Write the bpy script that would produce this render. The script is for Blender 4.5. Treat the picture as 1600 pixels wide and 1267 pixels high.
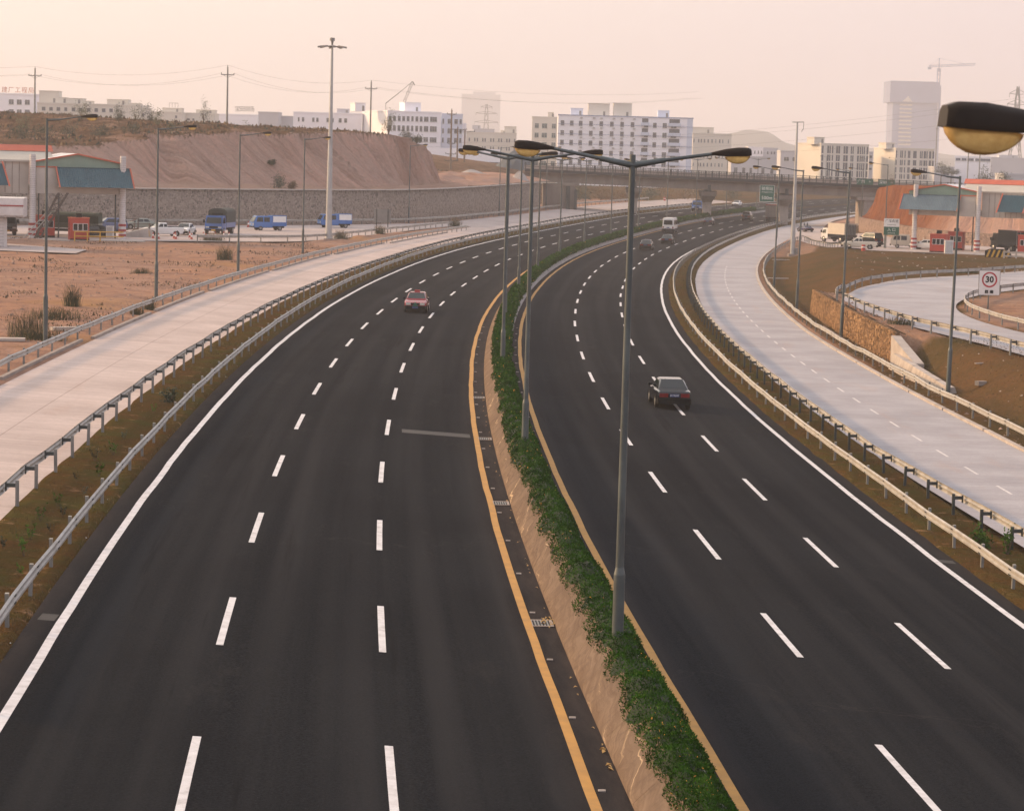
import bpy, math, random
import numpy as np
from mathutils import Vector, Matrix
random.seed(7); RNG=np.random.default_rng(11)
for o in list(bpy.data.objects): bpy.data.objects.remove(o)
scene=bpy.context.scene; COL=scene.collection
R=math.radians
# ---------------------------------------------------------------- camera
PITCH,ROLL,ZC=.101766,.027106,12.2795
cd=bpy.data.cameras.new('camera'); cam=bpy.data.objects.new('camera',cd); COL.objects.link(cam)
cd.sensor_width=36; cd.lens=36*3846.1/1600; cd.clip_start=.5; cd.clip_end=20000
cd.dof.use_dof=True; cd.dof.focus_distance=65; cd.dof.aperture_fstop=5.2
cam.matrix_world=Matrix.Translation((0,0,ZC))@Matrix.Rotation(math.pi/2-PITCH,4,'X')@Matrix.Rotation(ROLL,4,'Z')
scene.camera=cam
# ---------------------------------------------------------------- sky, sun, exposure
SUN_EL,SUN_AZ=R(20),R(-70)          # azimuth from +Y, negative = towards the left
TOSUN=Vector((math.sin(SUN_AZ)*math.cos(SUN_EL),math.cos(SUN_AZ)*math.cos(SUN_EL),math.sin(SUN_EL)))
w=bpy.data.worlds.new('World'); scene.world=w; w.use_nodes=True
nt=w.node_tree; nt.nodes.clear(); N=nt.nodes.new; LK=nt.links.new
wo=N('ShaderNodeOutputWorld'); add=N('ShaderNodeAddShader')
sky=N('ShaderNodeTexSky'); sky.sky_type='NISHITA'; sky.sun_disc=False; sky.sun_elevation=SUN_EL; sky.sun_rotation=SUN_AZ
sky.air_density=1.5; sky.dust_density=6; sky.altitude=20
bg1=N('ShaderNodeBackground'); bg1.inputs[1].default_value=.07; LK(sky.outputs[0],bg1.inputs[0])
# smog: an even pink-grey veil with a cream aureole round the sun
tc=N('ShaderNodeTexCoord'); dot=N('ShaderNodeVectorMath'); dot.operation='DOT_PRODUCT'; dot.inputs[1].default_value=TOSUN
LK(tc.outputs['Generated'],dot.inputs[0])
mr=N('ShaderNodeMapRange'); mr.inputs[1].default_value=.0; mr.inputs[2].default_value=1.0; LK(dot.outputs['Value'],mr.inputs[0])
pw=N('ShaderNodeMath'); pw.operation='POWER'; pw.inputs[1].default_value=1.3; LK(mr.outputs[0],pw.inputs[0])
mx=N('ShaderNodeMix'); mx.data_type='RGBA'; sep=N('ShaderNodeSeparateXYZ'); LK(tc.outputs['Generated'],sep.inputs[0])
me_=N('ShaderNodeMapRange'); me_.inputs[1].default_value=.0; me_.inputs[2].default_value=.55; LK(sep.outputs[2],me_.inputs[0])
veil=N('ShaderNodeMix'); veil.data_type='RGBA'; veil.inputs[6].default_value=(.72,.575,.60,1); veil.inputs[7].default_value=(.70,.70,.80,1); LK(me_.outputs[0],veil.inputs[0])
mx.inputs[7].default_value=(1.14,1.02,.80,1); LK(veil.outputs[2],mx.inputs[6])
LK(pw.outputs[0],mx.inputs[0])
bg2=N('ShaderNodeBackground'); bg2.inputs[1].default_value=1.13; LK(mx.outputs[2],bg2.inputs[0])
LK(bg1.outputs[0],add.inputs[0]); LK(bg2.outputs[0],add.inputs[1]); LK(add.outputs[0],wo.inputs[0])
sl=bpy.data.lights.new('sun','SUN'); sl.energy=3.9; sl.angle=R(4); sl.color=(1,.61,.32)
so=bpy.data.objects.new('sun',sl); COL.objects.link(so); so.rotation_euler=(-TOSUN).to_track_quat('-Z','Y').to_euler(); so.location=TOSUN*60
vs=scene.view_settings; vs.view_transform='Standard'; vs.look='None'; vs.exposure=0; vs.gamma=1; vs.use_curve_mapping=False
cy=scene.cycles; cy.use_denoising=True; cy.max_bounces=6; cy.diffuse_bounces=3; cy.glossy_bounces=3; cy.transmission_bounces=4; cy.volume_bounces=0; cy.transparent_max_bounces=6
cy.use_adaptive_sampling=True; cy.adaptive_threshold=.02
# ---------------------------------------------------------------- road alignment (surveyed): s along the median, t to the right of it
KN=np.array([-10,40,90,140,190,240,290,340,390,440,490.])
KK=np.array([.00063,.00066,.00064,.00071,.00065,.0006,.00074,.00066,.00062,.00076,.00068])
KG=np.array([.008,.00005,-.00177,-.00118,-.00277,-.00244,-.00292,-.00118,.0042,.0075,.005])
KE=np.array([.0633,.0623,.0558,.0532,.0542,.0557,.0551,.0547,.0547,.0546,.0542])
DS=2.5
SS=np.arange(-60,1000.1,DS)
def _curve():
    k=np.interp(SS,KN,KK); g=np.interp(SS,KN,KG); e=np.interp(SS,KN,KE)
    g=np.where(SS>620,np.maximum(.005-(SS-620)*.00005,-.004),g); g=np.where(SS<-10,.0,g)
    psi=np.concatenate([[0],np.cumsum((k[1:]+k[:-1])/2*DS)])
    pm=(psi[1:]+psi[:-1])/2
    i0=int(round((-10+60)/DS))
    psi=psi-psi[i0]-.0965947; pm=(psi[1:]+psi[:-1])/2
    x=np.concatenate([[0],np.cumsum(np.sin(pm)*DS)]); y=np.concatenate([[0],np.cumsum(np.cos(pm)*DS)])
    z=np.concatenate([[0],np.cumsum((g[1:]+g[:-1])/2*DS)])
    return x-x[i0]+6.92709,y-y[i0]+10,z-z[i0],psi,e
AX,AY,AZ,AP,AE=_curve()
def sst(a,b,x):
    t=np.clip((x-a)/(b-a),0,1); return t*t*(3-2*t)
def xy(s,t):
    p=np.interp(s,SS,AP); return np.interp(s,SS,AX)+t*np.cos(p), np.interp(s,SS,AY)-t*np.sin(p)
def heading(s): return float(np.interp(s,SS,AP))
def zroad(s,t):
    return np.interp(s,SS,AZ)-np.interp(s,SS,AE)*np.clip(t,-28,14)
PLS=[-60,100,230,300,340,460,520,1000]; PLZ=[1.3,1.3,1.3,.9,.8,.6,.3,0]
def zg(s,t):
    s=np.asarray(s,float); t=np.asarray(t,float)
    z=zroad(s,t)
    zp=np.interp(s,PLS,PLZ)+np.interp(s,SS,AZ)
    wall=(s>138)&(s<192)
    lo=np.where(wall,24.7,np.interp(s,[130,138,192,215,330,360],[25,25,25,25,25,24])); hi=np.where(wall,25.0,np.interp(s,[95,125,138,192,220,330,360],[32,29.0,27.0,28,34,34,40]))
    w=sst(lo,hi,t)
    return z*(1-w)+zp*w
def st(x,y):
    ax,ay=AX[:-1],AY[:-1]; bx,by=np.diff(AX),np.diff(AY)
    L2=bx*bx+by*by
    u=np.clip(((x-ax)*bx+(y-ay)*by)/L2,0,1)
    dx,dy=x-(ax+bx*u),y-(ay+by*u)
    j=int(np.argmin(dx*dx+dy*dy))
    c=bx[j]*dy[j]-by[j]*dx[j]
    return float(SS[j]+DS*u[j]), float(-np.sign(c)*math.hypot(dx[j],dy[j]))
# ---------------------------------------------------------------- helpers
def vnoise(x,y,seed=0):
    x=np.asarray(x,float); y=np.asarray(y,float)
    xi=np.floor(x).astype(np.int64); yi=np.floor(y).astype(np.int64); fx=x-xi; fy=y-yi
    fx=fx*fx*(3-2*fx); fy=fy*fy*(3-2*fy)
    def h(a,b):
        n=(a*374761393+b*668265263+seed*982451653)&0xffffffff
        n=((n^(n>>13))*1274126177)&0xffffffff
        return ((n^(n>>16))&0xffff)/65535.0
    return (h(xi,yi)*(1-fx)+h(xi+1,yi)*fx)*(1-fy)+(h(xi,yi+1)*(1-fx)+h(xi+1,yi+1)*fx)*fy
def fbm(x,y,seed=0,o=4):
    v=0;a=.5
    for i in range(o): v=v+a*vnoise(x*2**i,y*2**i,seed+i); a*=.5
    return v
MATS={}
def nodes(name):
    m=bpy.data.materials.new(name); m.use_nodes=True; t=m.node_tree; b=t.nodes['Principled BSDF']; MATS[name]=m
    return m,t,b
def nmix(t,f,a,b,mode='MIX'):
    n=t.nodes.new('ShaderNodeMix'); n.data_type='RGBA'; n.blend_type=mode
    for i,v in ((0,f),(6,a),(7,b)):
        if isinstance(v,(int,float)): n.inputs[i].default_value=v
        elif isinstance(v,tuple): n.inputs[i].default_value=v+(1,) if len(v)==3 else v
        else: t.links.new(v,n.inputs[i])
    return n.outputs[2]
def ncoord(t,scale=(1,1,1),kind='pos'):
    mp=t.nodes.new('ShaderNodeMapping'); mp.inputs['Scale'].default_value=scale
    if kind=='pos': s=t.nodes.new('ShaderNodeNewGeometry').outputs['Position']
    elif kind=='uv': s=t.nodes.new('ShaderNodeUVMap').outputs[0]
    else: s=t.nodes.new('ShaderNodeTexCoord').outputs['Object']
    t.links.new(s,mp.inputs[0]); return mp.outputs[0]
def nnoise(t,co,scale,detail=4,rough=.55,lo=.35,hi=.65):
    n=t.nodes.new('ShaderNodeTexNoise'); n.inputs['Scale'].default_value=scale; n.inputs['Detail'].default_value=detail; n.inputs['Roughness'].default_value=rough
    t.links.new(co,n.inputs['Vector'])
    return nmap(t,n.outputs['Fac'],lo,hi)
def nmap(t,v,a,b,c=0,d=1):
    m=t.nodes.new('ShaderNodeMapRange'); m.inputs[1].default_value=a; m.inputs[2].default_value=b; m.inputs[3].default_value=c; m.inputs[4].default_value=d
    t.links.new(v,m.inputs[0]); return m.outputs[0]
def nmath(t,op,a,b):
    m=t.nodes.new('ShaderNodeMath'); m.operation=op
    for i,v in enumerate((a,b)):
        if isinstance(v,(int,float)): m.inputs[i].default_value=v
        else: t.links.new(v,m.inputs[i])
    return m.outputs[0]
def nbump(t,b,h,strength=.3,dist=.02):
    n=t.nodes.new('ShaderNodeBump'); n.inputs['Strength'].default_value=strength; n.inputs['Distance'].default_value=dist
    t.links.new(h,n.inputs['Height']); t.links.new(n.outputs[0],b.inputs['Normal'])
def mat(name,c1,c2=None,scale=1.,rough=.7,metal=0,bump=0,stretch=(1,1,1),detail=4,kind='pos',spec=None,coat=0,dirt=None,dscale=.6):
    m,t,b=nodes(name)
    b.inputs['Roughness'].default_value=rough; b.inputs['Metallic'].default_value=metal
    if spec is not None: b.inputs['Specular IOR Level'].default_value=spec
    if coat: b.inputs['Coat Weight'].default_value=coat; b.inputs['Coat Roughness'].default_value=.06
    c2=c2 or tuple(x*.82 for x in c1)
    f=nnoise(t,ncoord(t,stretch,kind),scale,detail)
    c=nmix(t,f,c1,c2)
    if dirt:
        g=nnoise(t,ncoord(t,(1,1,.35),kind),dscale,5,.65,.5,.75); c=nmix(t,nmath(t,'MULTIPLY',g,.6),c,dirt)
    t.links.new(c,b.inputs['Base Color'])
    if bump: nbump(t,b,f,bump,.03)
    return m
class MB:
    def __init__(s): s.v=[];s.f=[];s.m=[]
    def add(s,vs,fs,mi=0):
        n=len(s.v); s.v+=[tuple(p) for p in vs]; s.f+=[tuple(i+n for i in f) for f in fs]; s.m+=[mi]*len(fs); return s
    def box(s,x0,x1,y0,y1,z0,z1,mi=0):
        return s.add([(x0,y0,z0),(x1,y0,z0),(x1,y1,z0),(x0,y1,z0),(x0,y0,z1),(x1,y0,z1),(x1,y1,z1),(x0,y1,z1)],[(0,3,2,1),(4,5,6,7),(0,1,5,4),(1,2,6,5),(2,3,7,6),(3,0,4,7)],mi)
    def quad(s,a,b,c,d,mi=0): return s.add([a,b,c,d],[(0,1,2,3)],mi)
    def tube(s,p0,p1,r0,r1=None,n=8,mi=0,caps=True):
        r1=r0 if r1 is None else r1
        a=Vector(p0);b=Vector(p1);d=(b-a).normalized(); u=d.orthogonal().normalized(); w_=d.cross(u); vs=[]
        for p,r in ((a,r0),(b,r1)):
            for i in range(n):
                g=2*math.pi*i/n; vs.append(p+u*math.cos(g)*r+w_*math.sin(g)*r)
        fs=[(i,(i+1)%n,n+(i+1)%n,n+i) for i in range(n)]
        if caps: fs+=[tuple(range(n))[::-1],tuple(range(n,2*n))]
        return s.add(vs,fs,mi)
    def path(s,pts,r,n=5,mi=0):
        for a,b in zip(pts[:-1],pts[1:]): s.tube(a,b,r,r,n,mi,False)
        return s
    def loft(s,rings,mi=0,cap=True):
        n=len(rings[0]); vs=[p for r in rings for p in r]; fs=[]
        for k in range(len(rings)-1):
            for i in range(n): fs.append((k*n+i,k*n+(i+1)%n,(k+1)*n+(i+1)%n,(k+1)*n+i))
        if cap: fs+=[tuple(range(n))[::-1],tuple(range((len(rings)-1)*n,len(rings)*n))]
        return s.add(vs,fs,mi)
    def prism(s,poly,y0,y1,mi=0,ax='y'):
        n=len(poly)
        f=(lambda p,q:(p[0],q,p[1])) if ax=='y' else ((lambda p,q:(q,p[0],p[1])) if ax=='x' else (lambda p,q:(p[0],p[1],q)))
        return s.loft([[f(p,y0) for p in poly],[f(p,y1) for p in poly]],mi)
    def mesh(s,name,mats,smooth=0):
        me=bpy.data.meshes.new(name); me.from_pydata(s.v,[],s.f)
        for m in (mats if isinstance(mats,(list,tuple)) else [mats]): me.materials.append(m)
        if any(s.m): me.polygons.foreach_set('material_index',s.m)
        me.update()
        if smooth:
            me.shade_smooth(); me.set_sharp_from_angle(angle=R(smooth))
        return me
    def build(s,name,mats,parent=None,loc=None,rz=0,smooth=0):
        return link(name,s.mesh(name,mats,smooth),parent,loc,rz)
def link(name,me,parent=None,loc=None,rz=0):
    o=bpy.data.objects.new(name,me); COL.objects.link(o)
    if parent: o.parent=parent
    if loc is not None: o.location=loc
    if rz: o.rotation_euler=(0,0,rz)
    return o
def np_mesh(name,V,Q,mats,uv=None,attr=None,mi=None,smooth=False):
    me=bpy.data.meshes.new(name); V=np.asarray(V,np.float32); Q=np.asarray(Q,np.int32); k=Q.shape[1]
    me.vertices.add(len(V)); me.vertices.foreach_set('co',V.ravel())
    me.loops.add(Q.size); me.loops.foreach_set('vertex_index',Q.ravel())
    me.polygons.add(len(Q)); me.polygons.foreach_set('loop_start',np.arange(0,Q.size,k,dtype=np.int32))
    for m in (mats if isinstance(mats,(list,tuple)) else [mats]): me.materials.append(m)
    if mi is not None: me.polygons.foreach_set('material_index',np.asarray(mi,np.int32))
    me.update(calc_edges=True)
    if uv is not None:
        l=me.uv_layers.new(name='UVMap'); l.data.foreach_set('uv',np.asarray(uv,np.float32)[Q.ravel()].ravel())
    if attr is not None:
        a=me.attributes.new('zone','FLOAT_COLOR','POINT'); c=np.ones((len(V),4),np.float32); c[:,:3]=attr; a.data.foreach_set('color',c.ravel())
    if smooth: me.shade_smooth()
    return me
def grid_q(n,m):
    i,j=np.meshgrid(np.arange(n-1),np.arange(m-1),indexing='ij'); a=(i*m+j).ravel()
    return np.stack([a,a+m,a+m+1,a+1],1)
def tag(o,label=None,cat=None,group=None,kind=None):
    if label: o['label']=label
    if cat: o['category']=cat
    if group: o['group']=group
    if kind: o['kind']=kind
    return o
def thing(name,label,cat,loc=(0,0,0),rz=0,group=None):
    o=bpy.data.objects.new(name,None); COL.objects.link(o); o.location=loc; o.rotation_euler=(0,0,rz); o.empty_display_size=.3
    return tag(o,label,cat,group)
KIDS={}
def dup(root,loc,rz=0,label=None,scale=1,group=None):
    r=root.copy(); COL.objects.link(r); r.location=loc; r.rotation_euler=(0,0,rz); r.scale=(scale,)*3
    if label: r['label']=label
    if group: r['group']=group
    for c in root.children:
        k=c.copy(); COL.objects.link(k); k.parent=r
        for g in c.children:
            q=g.copy(); COL.objects.link(q); q.parent=k
    return r
def P3(s,t,dz=0): x,y=xy(s,t); return (float(x),float(y),float(zg(s,t))+dz)
def Pr(s,t,dz=0): x,y=xy(s,t); return (float(x),float(y),float(zroad(s,t))+dz)
def rot_along(s): return math.pi/2-heading(s)      # local +X runs along +s
FONT_CUR=[]
def text_mesh(txt,size,ext=.01,bold=0):
    c=bpy.data.curves.new('lettering','FONT'); c.offset=bold; c.body=txt; c.size=size; c.extrude=ext; c.align_x='CENTER'; c.align_y='CENTER'; c.resolution_u=2
    o=bpy.data.objects.new('lettering',c); COL.objects.link(o)
    dg=bpy.context.evaluated_depsgraph_get(); me=bpy.data.meshes.new_from_object(o.evaluated_get(dg)); bpy.data.objects.remove(o); bpy.data.curves.remove(c)
    return me
def text(txt,size,m,parent,loc,rot,ext=.01,name='lettering',sx=1,bold=0):
    me=text_mesh(txt,size,ext,bold); me.materials.clear(); me.materials.append(m)
    o=link(name,me,parent,loc); o.rotation_euler=rot; o.scale=(sx,1,1); return o
# ---------------------------------------------------------------- materials
def asphalt(name,d0,d1,d2,d3):
    m,t,b=nodes(name); uv=ncoord(t,(1,1,1),'uv'); pos=ncoord(t)
    g=nnoise(t,pos,16,4,.85,.36,.64); c=nmix(t,g,(.0045,.0052,.0066),(.0235,.0252,.0290))
    st_=nnoise(t,ncoord(t,(.8,.010,1),'uv'),1.6,4,.6,.36,.64); c=nmix(t,nmath(t,'MULTIPLY',st_,.6),c,(.0265,.0270,.0290))
    p=nnoise(t,ncoord(t,(1,.6,1)),.10,5,.6,.45,.62); c=nmix(t,nmath(t,'MULTIPLY',p,.4),c,(.0095,.0100,.0118))
    wv=t.nodes.new('ShaderNodeTexWave'); wv.wave_type='BANDS'; wv.bands_direction='X'; wv.inputs['Scale'].default_value=.165; wv.inputs['Distortion'].default_value=1.2; wv.inputs['Detail'].default_value=2; wv.inputs['Detail Scale'].default_value=.12; t.links.new(uv,wv.inputs['Vector'])
    wl=nmath(t,'MULTIPLY',nmap(t,wv.outputs['Fac'],.55,.95),nnoise(t,ncoord(t,(.4,.012,1),'uv'),1,4,.6,.38,.66)); c=nmix(t,nmath(t,'MULTIPLY',wl,.6),c,(.034,.0335,.0352))
    p2=nnoise(t,ncoord(t,(.45,.10,1),'uv'),1,6,.75,.58,.72); c=nmix(t,nmath(t,'MULTIPLY',p2,.35),c,(.045,.0415,.041))
    ol=nnoise(t,ncoord(t,(1.1,.03,1),'uv'),1.1,5,.7,.60,.72); c=nmix(t,nmath(t,'MULTIPLY',ol,.7),c,(.0085,.0088,.010))
    v=t.nodes.new('ShaderNodeTexVoronoi'); v.inputs['Scale'].default_value=22; t.links.new(pos,v.inputs['Vector'])
    sp=nmap(t,v.outputs['Distance'],.16,.05); rs=nmap(t,v.outputs['Color'],.55,.9); c=nmix(t,nmath(t,'MULTIPLY',nmath(t,'MULTIPLY',sp,rs),.6),c,(.13,.12,.115))
    # hairline cracks and the construction seams between the lanes
    ck=t.nodes.new('ShaderNodeTexVoronoi'); ck.feature='DISTANCE_TO_EDGE'; ck.inputs['Scale'].default_value=.16; t.links.new(ncoord(t,(1,.4,1)),ck.inputs['Vector'])
    wob=t.nodes.new('ShaderNodeTexNoise'); wob.inputs['Scale'].default_value=.9; wob.inputs['Detail'].default_value=6; t.links.new(pos,wob.inputs['Vector'])
    e=nmath(t,'ADD',ck.outputs['Distance'],nmath(t,'MULTIPLY',nmath(t,'SUBTRACT',wob.outputs['Fac'],.5),.12)); cr=nmath(t,'MULTIPLY',nmap(t,nmath(t,'ABSOLUTE',e,0),.0035,.001),nnoise(t,pos,.05,3,.5,.5,.56)); c=nmix(t,nmath(t,'MULTIPLY',cr,.12),c,(.090,.08,.075))
    sx=t.nodes.new('ShaderNodeSeparateXYZ'); t.links.new(uv,sx.inputs[0])
    for a,e,k in ((d0,d1,.8),(d2,d3,.55)):
        du=nmap(t,sx.outputs[0],a,e); n=nnoise(t,ncoord(t,(2,.3,1),'uv'),1.2,5,.7,.15,.85); c=nmix(t,nmath(t,'MULTIPLY',nmath(t,'MULTIPLY',du,n),k),c,(.085,.066,.058))
    t.links.new(c,b.inputs['Base Color']); b.inputs['Roughness'].default_value=.75; b.inputs['Specular IOR Level'].default_value=.005
    nbump(t,b,nnoise(t,pos,45,2,.6,.2,.8),.5,.012); return m
A_L=asphalt('asphalt_left',-2.9,-1.5,-13.6,-14.3); A_R=asphalt('asphalt_right',1.2,.1,12.2,13.0)
def concrete_road(name,c1,c2,joint,w0,streak=.5):
    m,t,b=nodes(name); pos=ncoord(t)
    c=nmix(t,nnoise(t,pos,.22,6,.65,.38,.62),c1,tuple(x*.9 for x in c2)); c=nmix(t,nmath(t,'MULTIPLY',nnoise(t,pos,6,4,.75,.35,.65),.3),c,tuple(x*.62 for x in c2))
    s1=nnoise(t,ncoord(t,(.12,2.2,1),'uv'),1.0,6,.7,.35,.68); c=nmix(t,nmath(t,'MULTIPLY',s1,streak),c,tuple(x*.7 for x in c2))
    s3=nnoise(t,ncoord(t,(.3,.05,1),'uv'),2.5,5,.65,.55,.75); c=nmix(t,nmath(t,'MULTIPLY',s3,.35),c,(.40,.28,.22))
    s2=nnoise(t,ncoord(t,(.2,1.6,1),'uv'),1.7,6,.75,.6,.74); c=nmix(t,nmath(t,'MULTIPLY',s2,.7),c,(.25,.17,.13))
    sx=t.nodes.new('ShaderNodeSeparateXYZ'); t.links.new(ncoord(t,(1,1,1),'uv'),sx.inputs[0])
    md=nmath(t,'ABSOLUTE',nmath(t,'SUBTRACT',nmath(t,'MODULO',nmath(t,'ADD',sx.outputs[1],1000),joint),joint/2),0); j=nmap(t,md,joint/2-.03,joint/2-.012)
    j2=nmap(t,nmath(t,'ABSOLUTE',nmath(t,'SUBTRACT',sx.outputs[0],w0),0),.03,.012)
    c=nmix(t,nmath(t,'MULTIPLY',nmath(t,'MAXIMUM',j,j2),.5),c,(.16,.12,.10))
    t.links.new(c,b.inputs['Base Color']); b.inputs['Roughness'].default_value=.9; b.inputs['Specular IOR Level'].default_value=.01; nbump(t,b,s1,.25,.01); return m
CON_L=concrete_road('concrete_slip_left',(.62,.515,.475),(.53,.435,.40),5,-20.2)
CON_R=concrete_road('concrete_slip_right',(.455,.435,.455),(.39,.37,.39),5,-200,.45)
CON_P=concrete_road('concrete_plaza',(.50,.43,.41),(.43,.365,.345),5,-200,.3)
def ground_mat():
    m,t,b=nodes('ground_soil'); a=t.nodes.new('ShaderNodeAttribute'); a.attribute_name='zone'
    sp=t.nodes.new('ShaderNodeSeparateColor'); t.links.new(a.outputs['Color'],sp.inputs[0]); pos=ncoord(t)
    n1=nnoise(t,ncoord(t,(1,.6,1)),.10,6,.6,.40,.62); n2=nnoise(t,pos,.45,6,.65,.4,.62); n3=nnoise(t,pos,3.5,4,.7,.3,.7)
    sand=nmix(t,n1,(.43,.24,.155),(.385,.25,.19)); sand=nmix(t,nmath(t,'MULTIPLY',n2,.75),sand,(.25,.15,.115))
    y=nnoise(t,pos,.06,3,.5,.6,.7); sand=nmix(t,nmath(t,'MULTIPLY',y,.6),sand,(.42,.23,.085)); sand=nmix(t,nmath(t,'MULTIPLY',n3,.5),sand,(.17,.105,.08))
    d=nnoise(t,ncoord(t,(.6,1.4,1)),.7,6,.7,.62,.74); sand=nmix(t,nmath(t,'MULTIPLY',d,.8),sand,(.085,.062,.042)); sand=nmix(t,nmath(t,'MULTIPLY',nnoise(t,ncoord(t,(.5,1.2,1)),.22,6,.7,.52,.66),.55),sand,(.20,.125,.10))
    verge=nmix(t,n3,(.105,.055,.022),(.065,.040,.017)); verge=nmix(t,n2,verge,(.070,.058,.020)); pa=nnoise(t,pos,1.1,5,.7,.6,.7); verge=nmix(t,nmath(t,'MULTIPLY',pa,.6),verge,(.30,.175,.105))
    fld=nmix(t,n1,(.130,.068,.033),(.085,.060,.028)); fld=nmix(t,nmath(t,'MULTIPLY',n3,.5),fld,(.062,.050,.024)); fld=nmix(t,nmath(t,'MULTIPLY',pa,.3),fld,(.19,.12,.08))
    fld=nmix(t,nmath(t,'MULTIPLY',nnoise(t,ncoord(t,(1,.5,1)),.35,6,.7,.5,.68),.6),fld,(.052,.046,.020)); c=nmix(t,sp.outputs[1],sand,verge); c=nmix(t,sp.outputs[2],c,fld)
    t.links.new(c,b.inputs['Base Color']); b.inputs['Roughness'].default_value=.95; b.inputs['Specular IOR Level'].default_value=0
    nbump(t,b,nmath(t,'ADD',n3,nmath(t,'MULTIPLY',n2,2)),.7,.10); return m
GROUND=ground_mat()
def hill_mat():
    m,t,b=nodes('eroded_earth'); a=t.nodes.new('ShaderNodeAttribute'); a.attribute_name='zone'
    sp=t.nodes.new('ShaderNodeSeparateColor'); t.links.new(a.outputs['Color'],sp.inputs[0]); pos=ncoord(t)
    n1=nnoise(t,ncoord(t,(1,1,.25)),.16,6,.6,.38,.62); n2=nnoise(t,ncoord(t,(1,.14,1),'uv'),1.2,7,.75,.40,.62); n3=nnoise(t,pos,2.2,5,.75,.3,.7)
    cl=nmix(t,n1,(.76,.455,.36),(.63,.40,.33)); cl=nmix(t,nmath(t,'MULTIPLY',n2,.6),cl,(.66,.48,.40)); cl=nmix(t,nmath(t,'MULTIPLY',nnoise(t,ncoord(t,(1,.10,1),'uv'),.55,7,.75,.50,.66),.65),cl,(.30,.175,.135)); cl=nmix(t,nmath(t,'MULTIPLY',n3,.35),cl,(.30,.19,.15))  # dark fall-line streaks colour in gully shade that the soft light leaves weak
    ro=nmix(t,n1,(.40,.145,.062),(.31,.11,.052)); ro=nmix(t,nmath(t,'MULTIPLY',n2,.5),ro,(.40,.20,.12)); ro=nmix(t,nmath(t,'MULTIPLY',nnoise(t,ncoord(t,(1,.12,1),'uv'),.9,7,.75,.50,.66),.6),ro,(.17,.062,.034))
    cl=nmix(t,sp.outputs[0],cl,ro)
    ve=nmix(t,n3,(.20,.115,.072),(.13,.082,.052)); ve=nmix(t,nnoise(t,pos,.3,5,.65,.45,.65),ve,(.26,.165,.11)); ve=nmix(t,nmath(t,'MULTIPLY',nnoise(t,pos,.22,5,.7,.58,.7),.8),ve,(.085,.08,.045))
    c=nmix(t,sp.outputs[1],cl,ve); c=nmix(t,sp.outputs[2],c,(.56,.37,.285))
    t.links.new(c,b.inputs['Base Color']); b.inputs['Roughness'].default_value=.95; b.inputs['Specular IOR Level'].default_value=0
    nbump(t,b,nmath(t,'ADD',n3,nmath(t,'MULTIPLY',n2,2.5)),.8,.4); return m
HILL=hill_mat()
def stone(name,c1,c2,c3,scale,mortar):
    m,t,b=nodes(name); pos=ncoord(t,(1,1,.85)); v=t.nodes.new('ShaderNodeTexVoronoi'); v.inputs['Scale'].default_value=scale; t.links.new(pos,v.inputs['Vector'])
    e=t.nodes.new('ShaderNodeTexVoronoi'); e.feature='DISTANCE_TO_EDGE'; e.inputs['Scale'].default_value=scale; t.links.new(pos,e.inputs['Vector'])
    s=t.nodes.new('ShaderNodeSeparateColor'); t.links.new(v.outputs['Color'],s.inputs[0])
    c=nmix(t,s.outputs[0],c1,c2); c=nmix(t,nmap(t,s.outputs[1],.65,.95),c,c3); c=nmix(t,nmath(t,'MULTIPLY',nnoise(t,pos,.25,5,.6,.4,.7),.45),c,mortar)
    c=nmix(t,nmap(t,e.outputs['Distance'],.07,.02),c,mortar)
    t.links.new(c,b.inputs['Base Color']); b.inputs['Roughness'].default_value=.9; b.inputs['Specular IOR Level'].default_value=0; nbump(t,b,nmap(t,e.outputs['Distance'],0,.18),1,.15); return m
STONE_L=stone('rubble_stone',(.46,.37,.31),(.30,.245,.21),(.14,.125,.11),4.2,(.37,.29,.245))
STONE_R=stone('split_stone',(.46,.28,.15),(.27,.155,.085),(.12,.075,.045),3.6,(.20,.125,.075))
STONE_P=stone('pink_stone',(.42,.29,.23),(.30,.21,.17),(.17,.125,.105),3.0,(.33,.235,.19))
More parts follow.
